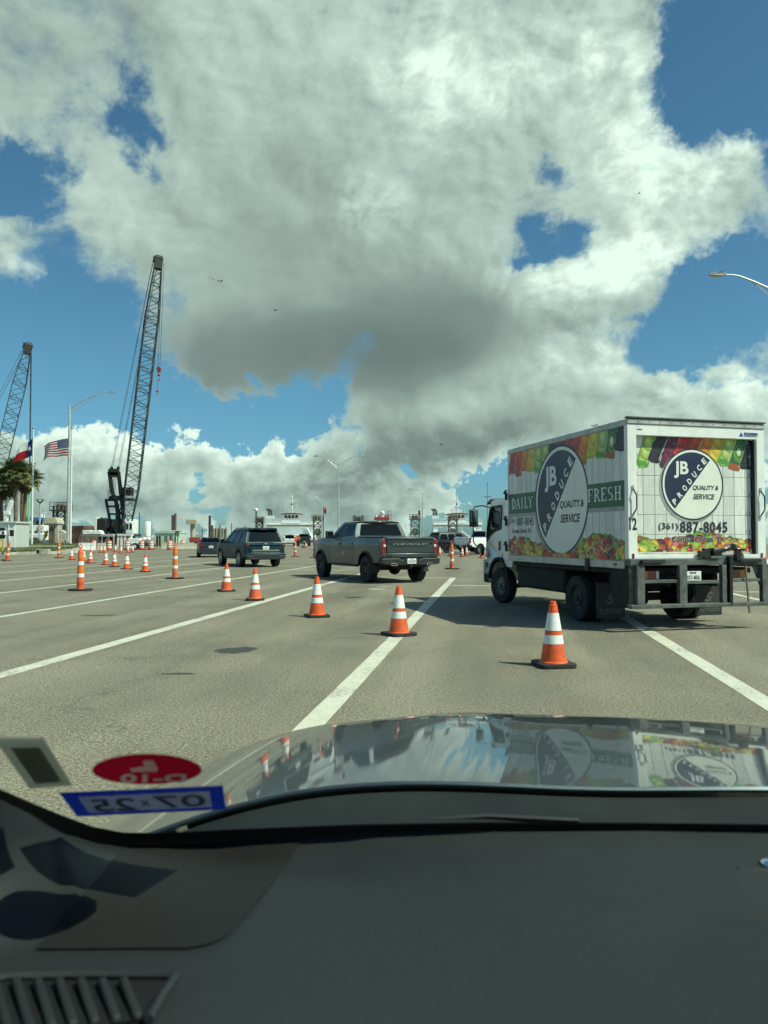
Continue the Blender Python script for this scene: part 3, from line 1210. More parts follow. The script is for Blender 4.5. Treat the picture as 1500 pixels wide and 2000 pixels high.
# ------------------------------------------------------------------ large SUV
def make_suv(name, label, paint, detail=True, rim=None, wr=.40):
    global axles_r
    axles_r = wr
    t = thing(name, label, 'suv')
    hw = 1.0
    top = [(-2.62, 1.02), (-2.60, 1.12), (-2.5, 1.16), (1.1, 1.15), (1.4, 1.14), (2.3, 1.08), (2.58, 1.0), (2.68, .86), (2.70, .74)]
    sill = [(-2.62, .50), (-2.2, .42), (-1.2, .38), (1.2, .36), (2.3, .40), (2.70, .52)]

    def prof(z):
        return 1.0 - .04 * max(0, (z - .85) / .4) ** 2 - .06 * max(0, (.75 - z) / .4) ** 1.6 + .014 * math.exp(-((z - .98) / .05) ** 2)

    def plan(y):
        k = 1.0
        if y > 1.5:
            k -= .14 * ((y - 1.5) / 1.2) ** 2.2
        if y < -2.2:
            k -= .05 * ((-2.2 - y) / .42) ** 2
        for a in (-1.535, 1.535):
            k += .02 * math.exp(-((y - a) / .5) ** 2)
        return k

    def hwf(y, z):
        return hw * prof(z) * plan(y)
    body_shell(t, paint, hw, top, sill, (-1.535, 1.535), .475, prof, plan)
    MB().bx(-.78, .78, -2.4, 2.4, .36, 1.0).build('underbody', M_under, t)
    greenhouse(t, paint, (-2.57, 1.15), (-2.22, .26), 1.14, 1.80, .965, .715,
               [rrect(.05, .275, .10, .86, .02, .08), rrect(.32, .565, .08, .86, .02, .08), [(.60, .08), (.89, .08), (.915, .12), (.80, .86), (.60, .86)]],
               rrect(.05, .95, .10, .90, .03, .10), rrect(.05, .95, .06, .92, .03, .08), M_tint, roof_crown=.075, drip=.12)
    seats(t, (.35, -.55, -1.4), .95, 1.15)
    for y in (-1.535, 1.535):
        for x in (-.875, .875):
            wheel(t, x, y, wr, .27, .29, 'multi', rim or M_alloy)
    mirror(t, -.96, .88, 1.19, M_gloss_black, 1.1)
    mirror(t, .96, .88, 1.19, M_gloss_black, 1.1)
    door_gap(t, hwf, [(-1.12, 1.12), (-1.1, .9), (-1.02, .45), (1.05, .45), (1.12, .9), (1.1, 1.12)])
    door_gap(t, hwf, [(.0, 1.12), (.0, .45)])
    for s in (-1, 1):
        for yy in (.17, -.85):
            MB().box((s * (hwf(yy, .98) + .01), yy, .99), (.03, .22, .04)).build('door_handle', paint, t, bevel=.01)
        MB().box((s * (hwf(0, .45) - .01), 0, .44), (.05, 2.05, .07)).build('rocker_trim', M_black, t, bevel=.02)
        MB().tube([(s * .64, -2.0, 1.82), (s * .64, -1.9, 1.88), (s * .64, .0, 1.88), (s * .64, .1, 1.82)], .018, 6).build('roof_rail', M_gloss_black, t)
    # rear hatch
    hg = MB().prism([(-2.655, .66), (-2.67, .80), (-2.655, .97), (-2.63, 1.06), (-2.61, 1.13), (-2.55, 1.13), (-2.55, .66)], -.80, .80).build('liftgate', paint, t, bevel=.02)
    MB().prism([(-2.672, .76), (-2.695, .80), (-2.695, .825), (-2.668, .83)], -.66, .66).build('trim_bar', M_chrome, hg)
    MB().box((0, -2.675, .70), (1.44, .02, .012)).build('lower_crease', M_chrome, hg)
    MB().prism([(-2.66, 1.02), (-2.70, 1.05), (-2.66, 1.085), (-2.62, 1.08)], -.74, .74).build('ledge', paint, hg)
    MB().plate([(-.09, 1.13), (-.03, 1.135), (-.03, 1.155), (.03, 1.155), (.03, 1.135), (.09, 1.13), (.09, 1.105), (.03, 1.105), (.03, 1.085), (-.03, 1.085), (-.03, 1.105), (-.09, 1.105)], [], -2.665, -2.64, 'y').build('emblem', M_chrome, hg)
    plate_on(hg, 0, -2.682, .92, [('TEXAS', .05, .02, .1), ('RVK-2146', -.012, .07, .25)])
    MB().prism([(-2.40, 1.80), (-2.25, 1.868), (-2.05, 1.875), (-2.05, 1.81)], -.69, .69).build('roof_spoiler', paint, t, bevel=.015)
    MB().box((0, -2.40, 1.80), (.4, .02, .025)).build('brake_light', M_red_lens, t)
    MB().box((.12, -2.62, 1.18), (.5, .03, .02), (0, R(3), 0)).build('rear_wiper', M_black, t)
    for s in (-1, 1):
        o = MB().bx(min(s * .80, s * .955), max(s * .80, s * .955), -2.62, -2.42, .83, 1.10).build('tail_light', M_red_lens, t, bevel=.03, seg=3)
        for k in range(3):
            MB().bx(min(s * .82, s * .93), max(s * .82, s * .93), -2.628, -2.60, .87 + k * .075, .91 + k * .075).build('lamp_bar', M_gloss_black, o, bevel=.006)
    bp = MB().prism([(-.97, .46), (-.985, .62), (-.96, .68), (.96, .68), (.985, .62), (.97, .46), (.7, .40), (-.7, .40)], -2.74, -2.45, 'y').build('bumper', paint, t, bevel=.04, seg=3)
    MB().prism([(-.95, .40), (-.96, .545), (-.66, .545), (-.6, .575), (.6, .575), (.66, .545), (.96, .545), (.95, .40), (.6, .36), (-.6, .36)], -2.755, -2.5, 'y').build('lower_valance', M_black, bp, bevel=.02)
    MB().tube([(-.97, -2.76, .548), (-.66, -2.765, .552), (-.6, -2.768, .585), (.6, -2.768, .585), (.66, -2.765, .552), (.97, -2.76, .548)], .014, 6).build('chrome_strip', M_chrome, bp)
    for s in (-1, 1):
        for k in (-1, 1):
            for q in (0, 1):
                MB().lathe([(.034, 0), (.04, 0), (.04, .09), (.034, .09), (.034, 0)], 14, Matrix.Translation((s * .76 + k * .06, -2.80 + .06, .445 + q * .0)) @ Matrix.Rotation(R(90), 4, 'X'), caps=False).build('exhaust_tip', M_chrome, t) if q == 0 else None
    MB().bx(-.62, .62, 2.66, 2.74, .5, .92).build('grille', M_chrome, t, bevel=.03)
    for s in (-1, 1):
        MB().box((s * .74, 2.56, .90), (.26, .16, .1), (0, 0, R(-14 * s))).build('headlight', M_white_lens, t, bevel=.02)
    return t


P_teal = mat('dark_teal_metallic', (0.005, 0.028, 0.040), 0.38, metal=0.0, coat=0.0, spec=.22, var=0.06, scale=3)
sv = make_suv('large_suv', 'dark teal full-size suv with quad exhausts, left of the grey pickup', P_teal)
place(sv, 469, 1107, -.9, -1.535, R(28))
sv['group'] = 'vehicles queueing for the ferry'


# ------------------------------------------------------------------ sedan
def make_sedan(name, label, paint):
    global axles_r
    axles_r = .32
    t = thing(name, label, 'sedan')
    hw = .895
    top = [(-2.28, .86), (-2.25, .98), (-2.15, 1.03), (-1.7, 1.04), (-1.2, .98), (.9, .94), (1.3, .92), (1.95, .80), (2.2, .68), (2.28, .55)]
    sill = [(-2.28, .36), (-1.9, .25), (-1, .21), (1, .21), (1.9, .22), (2.28, .34)]

    def prof(z):
        return 1.0 - .07 * max(0, (z - .7) / .35) ** 2 - .08 * max(0, (.55 - z) / .3) ** 1.8 + .012 * math.exp(-((z - .80) / .04) ** 2)

    def plan(y):
        k = 1.0
        if y > 1.2:
            k -= .2 * ((y - 1.2) / 1.08) ** 2.2
        if y < -1.5:
            k -= .14 * ((-1.5 - y) / .78) ** 2.2
        return k

    def hwf(y, z):
        return hw * prof(z) * plan(y)
    body_shell(t, paint, hw, top, sill, (-1.35, 1.35), .38, prof, plan, crown=.02)
    MB().bx(-.68, .68, -2.0, 2.0, .22, .85).build('underbody', M_under, t)
    greenhouse(t, paint, (-1.85, .95), (-.95, .05), .97, 1.36, .80, .58,
               [[(.12, .12), (.47, .10), (.47, .86), (.26, .86)], [(.50, .10), (.84, .10), (.87, .15), (.72, .86), (.50, .86)]],
               rrect(.05, .95, .08, .92, .03, .08), rrect(.05, .95, .06, .92, .03, .08), M_tint, roof_crown=.055, drip=.02)
    seats(t, (.1, -.8), .8, .9)
    for y in (-1.35, 1.35):
        for x in (-.78, .78):
            wheel(t, x, y, .32, .215, .215, 'five', M_alloy)
    mirror(t, -.84, .62, 1.0, paint, .8)
    mirror(t, .84, .62, 1.0, paint, .8)
    door_gap(t, hwf, [(-.95, .96), (-.8, .5), (-.75, .3), (.75, .3), (.8, .92)])
    door_gap(t, hwf, [(.0, .95), (.0, .3)])
    for s in (-1, 1):
        MB().prism([(s * .42, .80), (s * .80, .76), (s * .83, .90), (s * .74, .95), (s * .45, .885)], -2.32, -1.98, 'y').build('tail_light', M_red_lens, t, bevel=.02)
        MB().box((s * .62, -2.28, .40), (.22, .03, .05)).build('reflector', M_red_lens, t)
    MB().prism([(-2.30, .98), (-2.26, 1.055), (-2.16, 1.05), (-2.16, .98)], -.62, .62).build('boot_lip', paint, t, bevel=.01)
    MB().prism([(-.80, .30), (-.83, .50), (-.78, .62), (.78, .62), (.83, .50), (.80, .30), (.5, .24), (-.5, .24)], -2.36, -2.05, 'y').build('bumper', paint, t, bevel=.05, seg=3)
    MB().prism([(-.6, .22), (-.55, .34), (.55, .34), (.6, .22)], -2.372, -2.1, 'y').build('lower_valance', M_black, t, bevel=.02)
    plate_on(t, 0, -2.33, .74, [('TEXAS', .05, .02, .1), ('PLX-5532', -.012, .07, .25)])
    MB().box((0, -2.315, .86), (.12, .02, .05)).build('emblem', M_chrome, t, bevel=.01)
    for s in (-1, 1):
        MB().box((s * .62, 2.05, .68), (.3, .2, .1), (0, 0, R(-20 * s))).build('headlight', M_white_lens, t, bevel=.02)
    return t


P_slate = mat('slate_blue_metallic', (0.022, 0.031, 0.043), 0.42, metal=0.15, coat=0.3, spec=.4)
sd_ = make_sedan('sedan', 'dark slate blue sedan seen from behind, left of the teal suv', P_slate)
place(sd_, 387, 1088.5, -.85, -1.35, R(15))
sd_['group'] = 'vehicles queueing for the ferry'

# vehicles waiting further on
P_black = mat('black_metallic', (0.014, 0.016, 0.018), 0.3, metal=0.3, coat=0.9)
P_white = mat('white_paint', (0.78, 0.78, 0.76), 0.35, coat=0.7, var=0.04)
P_silver = mat('silver_metallic', (0.42, 0.42, 0.42), 0.34, metal=0.6, coat=0.8)
bt = make_suv('large_suv', 'black suv seen from its right side, between the grey pickup and the white pickup', P_black, rim=M_darkalloy)
place(bt, 874, 1080.5, .9, -1.535, R(-62))
wt = make_pickup('pickup_truck', 'white pickup seen from its rear right, beside the cab of the produce truck', P_white, M_alloy, detail=False, rimstyle='five', wr=.40)
place(wt, 936, 1083.0, .88, -1.86, R(-50))
fs1 = make_suv('large_suv', 'far white suv boarding at the ferry ramp, behind the teal suv', P_white)
place(fs1, 563, 1066.5, -.2, -1.6, R(10))
fs2 = make_pickup('pickup_truck', 'far dark pickup at the ferry ramp beside the orange cones', P_black, M_darkalloy, detail=False, rimstyle='five', wr=.40)
place(fs2, 594, 1066.3, 0, -1.86, R(8))
for o in (bt, wt, fs1, fs2):
    o['group'] = 'vehicles queueing for the ferry'


# ------------------------------------------------------------------ box truck
M_box_white = mat('box_white', (0.80, 0.80, 0.76), 0.45, var=0.05, scale=2, grime=0.12)
M_cab_white = mat('cab_white', (0.72, 0.74, 0.72), 0.32, coat=0.6, var=0.04, scale=2, grime=0.10)
M_alu = mat('box_aluminium', (0.50, 0.49, 0.45), 0.5, metal=0.5, var=0.15, scale=5, grime=0.3)
M_gray_steel = mat('painted_grey_steel', (0.10, 0.105, 0.10), 0.6, var=0.35, scale=7, grime=0.35, bump=.2, bscale=40)
M_roof_trim = mat('roof_edge_dark', (0.10, 0.09, 0.075), 0.8, var=0.3)
M_navy = mat('navy_print', (0.018, 0.026, 0.060), 0.4, var=0.08, scale=2)
M_cream = mat('cream_print', (0.78, 0.78, 0.69), 0.42, var=0.05, scale=3, grime=0.12)
M_green = mat('green_print', (0.020, 0.110, 0.050), 0.42, var=0.06)
M_shadowprint = mat('grey_print', (0.33, 0.33, 0.31), 0.45, var=0.2, scale=3)
M_white_ink = mat('white_print', (0.76, 0.76, 0.72), 0.45)
M_ink2 = mat('charcoal_print', (0.03, 0.032, 0.036), 0.45)
M_strap = mat('strap_webbing', (0.17, 0.15, 0.10), 0.8, var=0.3, scale=20)


def plank_print():
    """printed picture of whitewashed boards: upright joints, grain and knots"""
    m = bpy.data.materials.new('plank_print')
    m.use_nodes = True
    nt = m.node_tree
    S.nt = nt
    b = nt.nodes['Principled BSDF']
    tc = nt.nodes.new('ShaderNodeTexCoord')
    o = S(tc.outputs['Object'])
    sp = nt.nodes.new('ShaderNodeSeparateXYZ')
    S.put(sp.inputs[0], o)
    u = (S(sp.outputs[0]) + S(sp.outputs[1])) * (1 / .205)
    fr = S.math('FRACT', u + 50.0)
    joint = S.math('ABSOLUTE', fr - 0.5)
    line = smooth(joint, 0.450, 0.482)
    idx = S.math('FLOOR', u + 50.0)
    tint = S.math('FRACT', S.math('SINE', idx * 12.9898) * 43758.5)
    grain = noise(S.vec('MULTIPLY', o, (9, 9, .8)), 4.0, 6, 0.65)
    c = mixc(smooth(grain + (tint - 0.5) * 0.25, 0.3, 0.75), (0.60, 0.60, 0.56), (0.82, 0.82, 0.77))
    c = mixc(line * 0.8, c, (0.17, 0.17, 0.16))
    dirt = noise(S.vec('MULTIPLY', o, (1, 1, .5)), 1.7, 5, 0.65)
    c = mixc(smooth(dirt, 0.52, 0.8, 0.0, 0.35), c, (0.25, 0.24, 0.20))
    S.put(b.inputs['Base Color'], c)
    b.inputs['Roughness'].default_value = 0.42
    return m


M_planks = plank_print()


def fruit_mat():
    """print of fruit: per-piece colour with mottled skin"""
    m = bpy.data.materials.new('fruit_print')
    m.use_nodes = True
    nt = m.node_tree
    S.nt = nt
    b = nt.nodes['Principled BSDF']
    at_ = nt.nodes.new('ShaderNodeAttribute')
    at_.attribute_name = 'tint'
    tc = nt.nodes.new('ShaderNodeTexCoord')
    o = S(tc.outputs['Object'])
    n = noise(o, 26, 4, 0.6)
    c = mixc(smooth(n, 0.35, 0.7, 0.0, 0.30), S(at_.outputs['Color']), (0.85, 0.8, 0.6), 'MULTIPLY')
    S.put(b.inputs['Base Color'], c)
    b.inputs['Roughness'].default_value = 0.42
    return m


M_fruit = fruit_mat()
FR = dict(red=(.42, .03, .03), tomato=(.55, .06, .03), orange=(.70, .22, .02), yellow=(.72, .48, .04), lemon=(.75, .60, .08), lime=(.32, .46, .06), green=(.10, .30, .05),
          dkgreen=(.03, .13, .04), purple=(.06, .03, .07), plum=(.14, .02, .05), pink=(.55, .14, .16), cream=(.70, .62, .45), black=(.025, .02, .03), grape=(.42, .46, .10), rust=(.40, .10, .03))


class Print:
    """flat printed pieces on a panel; P(u, v, h) gives the point h above the panel; each piece keeps its own colour"""

    def __init__(self, P):
        self.P, self.v, self.f, self.c, self.h = P, [], [], [], 0.0022

    def poly(self, pts, col, fan=None):
        self.h += 0.00001
        o = len(self.v)
        if fan:
            c, cc = fan
            self.v.append(self.P(c[0], c[1], self.h))
            self.c.append(cc)
            for p in pts:
                self.v.append(self.P(p[0], p[1], self.h))
                self.c.append(col)
            n = len(pts)
            self.f += [(o, o + 1 + i, o + 1 + (i + 1) % n) for i in range(n)]
        else:
            for p in pts:
                self.v.append(self.P(p[0], p[1], self.h))
                self.c.append(col)
            self.f.append(tuple(range(o, o + len(pts))))

    def disc(self, u, v, r, col, k=1.0, rot=0.0, n=11, hi=1.35, clip=None):
        lo = tuple(c * .66 for c in col)
        hi_ = tuple(min(.9, c * hi + .03) for c in col)
        pts = []
        for i in range(n):
            t = 2 * math.pi * i / n
            x, y = r * math.cos(t), r * k * math.sin(t)
            x, y = x * math.cos(rot) - y * math.sin(rot), x * math.sin(rot) + y * math.cos(rot)
            q = (u + x, v + y)
            if clip:
                q = (min(max(q[0], clip[0]), clip[1]), min(max(q[1], clip[2]), clip[3]))
            pts.append(q)
        cu, cv = u - r * .2, v + r * k * .25
        if clip:
            cu, cv = min(max(cu, clip[0]), clip[1]), min(max(cv, clip[2]), clip[3])
        self.poly(pts, lo, ((cu, cv), hi_))

    def build(self, name, parent):
        me = bpy.data.meshes.new(name)
        me.from_pydata(self.v, [], self.f)
        me.materials.append(M_fruit)
        a = me.color_attributes.new('tint', 'FLOAT_COLOR', 'POINT')
        for i, c in enumerate(self.c):
            a.data[i].color = (*c, 1)
        return link(name, me, parent)


def fruit_pile(P, u0, u1, v0, hfun, seed, parent, step=.05):
    """heaped fruit and vegetables along the lower edge of a panel"""
    pr = Print(P)
    rn = random.Random(seed)
    clip = (u0, u1, v0, 9)
    u = u0
    # leaves behind
    while u < u1:
        h = hfun(u)
        for _ in range(2):
            pr.disc(u + rn.uniform(-.03, .03), v0 + h * rn.uniform(.55, .95), rn.uniform(.05, .09), rn.choice([FR['green'], FR['dkgreen'], FR['lime'], FR['green'], FR['red'], FR['rust']]), rn.uniform(.6, 1.1), rn.uniform(0, 3), clip=clip)
        u += step
    items = []
    for _ in range(int((u1 - u0) / step * 4.2)):
        u = rn.uniform(u0, u1)
        items.append((u, rn.random()))
    items.sort(key=lambda q: -q[1])
    for u, q in items:
        h = hfun(u)
        v = v0 + h * q * .85
        z = rn.random()
        zone = math.sin(u * 5.1 + seed) + math.sin(u * 11.7 + 2 * seed)
        if zone > .7:
            col = rn.choice([FR['grape'], FR['lime'], FR['lemon'], FR['yellow'], FR['green']])
        elif zone > -.2:
            col = rn.choice([FR['orange'], FR['tomato'], FR['yellow'], FR['red'], FR['pink'], FR['lemon']])
        else:
            col = rn.choice([FR['red'], FR['plum'], FR['tomato'], FR['purple'], FR['orange'], FR['rust'], FR['lime']])
        r = rn.choice([.035, .045, .06, .07, .085])
        if z < .12:      # bunch of berries
            c2 = rn.choice([FR['red'], FR['purple'], FR['grape'], FR['plum']])
            for _k in range(9):
                pr.disc(u + rn.uniform(-.06, .06), max(v0 + .01, v + rn.uniform(-.05, .05)), .017, c2, clip=clip, n=8)
        elif z < .19:    # cut fruit
            pr.disc(u, v, r, FR['red'] if z < .15 else FR['lime'], clip=clip)
            pr.disc(u, v, r * .8, FR['cream'], clip=clip)
            pr.disc(u, v, r * .68, rn.choice([FR['pink'], FR['lemon'], FR['orange']]), clip=clip)
        else:
            pr.disc(u, v, r, col, rn.uniform(.75, 1.2), rn.uniform(0, 3), clip=clip)
            if rn.random() < .35:
                pr.disc(u - r * .3, v + r * .35, r * .16, (.85, .85, .8), clip=clip, n=6)
    return pr.build('fruit_print', parent)


def fruit_awning(P, u0, u1, vtop, vbot, strips, lean, seed, parent):
    """leaning strips of sliced fruit hanging from the upper edge of a panel"""
    rn = random.Random(seed)
    w = (u1 - u0) / len(strips)
    pr = Print(P)
    cl = lambda q: (min(max(q[0], u0), u1), min(q[1], vtop))
    for i, kind in enumerate(strips):
        a, b = u0 + i * w, u0 + (i + 1) * w
        col = FR[kind]
        vb = vbot + .05 * math.sin(i * 2.1 + seed)
        pts = [(b + lean, vtop), (a + lean, vtop)]
        for k in range(9):
            t = k / 8
            pts.append((a + (b - a) * t * .97 + .003, vb + .02 - .02 * math.sin(math.pi * t) ** .6 + .05 * (1 - t)))
        pts = [cl(p) for p in pts]
        pr.poly(pts, tuple(c * 1.0 for c in col), (((a + b) / 2 + lean * .5, (vtop + vb) / 2), tuple(min(.85, c * 1.12 + .01) for c in col)))
        mid = lambda t: (a + b) / 2 + lean * t
        H = vtop - vb
        cp = (u0, u1, vb, vtop)
        if kind in ('black', 'plum', 'purple', 'red'):
            for k in range(26):
                t = rn.random()
                pr.disc(mid(t) + rn.uniform(-.40, .40) * w, vb + .05 + t * H * .85, w * rn.uniform(.16, .26), tuple(c * rn.uniform(.6, 1.7) for c in col), clip=cp, n=9)
        elif kind in ('lime', 'green'):
            for k in range(3):
                t = .2 + .3 * k
                pr.disc(mid(t), vb + t * H, w * .52, FR['lime'], 1.3, clip=cp)
                pr.disc(mid(t), vb + t * H, w * .42, (.45, .56, .16), 1.3, clip=cp)
            pr.poly([cl(p) for p in ((a + .004, vb + .05), (b - .004, vb + .01), (b + lean * .16, vb + .09), (a + lean * .16, vb + .13))], FR['green'])
        elif kind == 'dkgreen':   # kiwi
            pr.disc(mid(.55), vb + H * .55, w * .48, (.16, .36, .05), 1.4, clip=cp)
            for k in range(16):
                t = k * 2 * math.pi / 16
                pr.disc(mid(.6) + w * .28 * math.cos(t), vb + H * .6 + w * .4 * math.sin(t), w * .06, (.02, .03, .02), clip=cp, n=6)
            pr.disc(mid(.6), vb + H * .6, w * .2, (.70, .72, .5), 1.4, clip=cp)
            pr.poly([cl(p) for p in ((a + .004, vb + .05), (b - .004, vb + .01), (b + lean * .2, vb + .10), (a + lean * .2, vb + .14))], FR['rust'])
        elif kind in ('orange', 'yellow', 'lemon', 'tomato', 'rust', 'cream', 'pink'):
            for k in range(4):
                t = .12 + .24 * k
                pr.disc(mid(t) + rn.uniform(-.1, .1) * w, vb + .03 + t * H, w * .52, tuple(c * rn.uniform(.8, 1.25) for c in col), 1.2, rn.uniform(-.4, .4), clip=cp)
        # white edge between strips
        e = .006
        pr.poly([cl(p) for p in ((b + lean - e, vtop), (b + lean + e, vtop), (b * .98 + a * .02 + e, vb + .07), (b * .98 + a * .02 - e, vb + .07))], (.7, .7, .66))
    return pr.build('fruit_print', parent)


def circle_pts(r, n=56, a0=0, a1=360):
    return [(r * math.cos(R(a0 + (a1 - a0) * i / n)), r * math.sin(R(a0 + (a1 - a0) * i / n))) for i in range(n + (0 if a1 - a0 >= 360 else 1))]


def emblem(parent, O, X, R_):
    """round produce badge: O centre, X reading direction, radius R_"""
    Z = (0, 0, 1)
    M = frame(O, X, Z)

    def flat(pts, h, name, m):
        return MB().sheet([M @ Vector((a, b, h)) for a, b in pts]).build(name, m, parent, smooth=0)
    flat([(a - .035 * R_, b - .05 * R_) for a, b in circle_pts(R_ * 1.02)], .0030, 'emblem_shadow', M_shadowprint)
    flat(circle_pts(R_), .0040, 'emblem_ring', M_navy)
    flat(circle_pts(R_ * .955), .0050, 'emblem_band', M_cream)
    flat(circle_pts(R_ * .895, 40, 50, 230), .0060, 'emblem_field', M_navy)
    rot = Matrix.Rotation(R(50), 4, 'Z')

    def t(body, x, y, size, m, width, ang=0, **kw):
        A = M @ Matrix.Translation((x * R_, y * R_, .0072)) @ Matrix.Rotation(R(ang), 4, 'Z')
        text('lettering', body, size * R_, m, parent, A, width=width * R_, **kw)
    t('JB', -.36, .40, .47, M_white_ink, .46, bold=.014 * R_)
    for i, ch in enumerate('PRODUCE'):
        s = -.74 + i * .247
        px, py = s * math.cos(R(50)) - .13 * math.sin(R(50)), s * math.sin(R(50)) + .13 * math.cos(R(50))
        t(ch, px, py, .165, M_white_ink, .125, ang=40, bold=.005 * R_)
    t('QUALITY &', .42, -.10, .15, M_ink2, .84, bold=.004 * R_, shear=.25)
    t('SERVICE', .36, -.34, .15, M_ink2, .70, bold=.004 * R_, shear=.25)


SERIF = {  # strokes (x0, y0, x1, y1, width) in a 0.8 x 1 cell, plus the slab ends
    'D': [('v', .16, .16), ('arc',)], 'A': [('d', .06, 0, .40, 1, .07), ('d', .74, 0, .42, 1, .15), ('h', .2, .60, .34)], 'I': [('v', .4, .16)],
    'L': [('v', .22, .16), ('h', .22, .70, .035), ('t', .68)], 'Y': [('d', .08, 1, .40, .45, .15), ('d', .74, 1, .42, .45, .07), ('vh', .40, .16)],
    'F': [('v', .22, .16), ('h', .22, .70, .965), ('h', .22, .55, .52), ('tt', .68)], 'R': [('v', .18, .16), ('bowl',), ('d', .40, .48, .76, 0, .15)],
    'E': [('v', .22, .16), ('h', .22, .70, .965), ('h', .22, .55, .52), ('h', .22, .70, .035), ('tt', .68), ('t', .68)], 'S': [('s',)],
    'H': [('v', .17, .16), ('v', .65, .16), ('h', .17, .65, .52)]}


def serif_word(word, O, X, H, W, parent, m):
    """slab-serif lettering cut as flat shapes"""
    M = frame(O, X, (0, 0, 1))
    cw = W / len(word)
    mb = MB()
    hh = [0.0]

    def q(pts, ox):
        hh[0] += .00004
        mb.sheet([M @ Vector((ox + (p[0] - .4) * cw * 1.15, (p[1] - .5) * H, .0050 + hh[0])) for p in pts])

    def ring(cx, cy, rx, ry, a0, a1, wx, wy, ox, n=12):
        for i in range(n):
            t0, t1 = R(a0 + (a1 - a0) * i / n), R(a0 + (a1 - a0) * (i + 1) / n)
            q([(cx + rx * math.cos(t0), cy + ry * math.sin(t0)), (cx + rx * math.cos(t1), cy + ry * math.sin(t1)),
               (cx + (rx - wx) * math.cos(t1), cy + (ry - wy) * math.sin(t1)), (cx + (rx - wx) * math.cos(t0), cy + (ry - wy) * math.sin(t0))], ox)
    for i, ch in enumerate(word):
        ox = (i + .5) * cw - W / 2
        for st in SERIF[ch]:
            k = st[0]
            if k in ('v', 'vh'):
                x, w = st[1], st[2]
                y1 = 1 if k == 'v' else .5
                q([(x - w / 2, 0), (x + w / 2, 0), (x + w / 2, y1), (x - w / 2, y1)], ox)
                for yy in ((0, y1 - .06) if k == 'v' else (0,)):
                    q([(x - w / 2 - .09, yy), (x + w / 2 + .09, yy), (x + w / 2 + .09, yy + .06), (x - w / 2 - .09, yy + .06)], ox)
            elif k == 'h':
                q([(st[1], st[3] - .035), (st[2], st[3] - .035), (st[2], st[3] + .035), (st[1], st[3] + .035)], ox)
            elif k == 't':
                q([(st[1], 0), (st[1] + .07, 0), (st[1] + .07, .26), (st[1], .2)], ox)
            elif k == 'tt':
                q([(st[1], 1), (st[1] + .06, 1), (st[1] + .06, .76), (st[1], .8)], ox)
            elif k == 'd':
                x0, y0, x1, y1, w = st[1:]
                q([(x0 - w / 2, y0), (x0 + w / 2, y0), (x1 + w / 2, y1), (x1 - w / 2, y1)], ox)
                for (xx, yy) in ((x0, y0), (x1, y1)):
                    if yy in (0, 1) and not (ch == 'A' and yy == 1) and not (ch == 'R'):
                        y_ = 0 if yy == 0 else .94
                        q([(xx - .15, y_), (xx + .15, y_), (xx + .15, y_ + .06), (xx - .15, y_ + .06)], ox)
            elif k == 'arc':
                ring(.16, .5, .62, .5, -90, 90, .17, .07, ox)
            elif k == 'bowl':
                ring(.20, .73, .46, .27, -90, 90, .16, .06, ox)
            elif k == 's':
                ring(.40, .73, .30, .27, 40, 270, .14, .06, ox)
                ring(.40, .27, .30, .27, 90, -140, .14, .06, ox)
    return mb.build('lettering', m, parent, smooth=0)


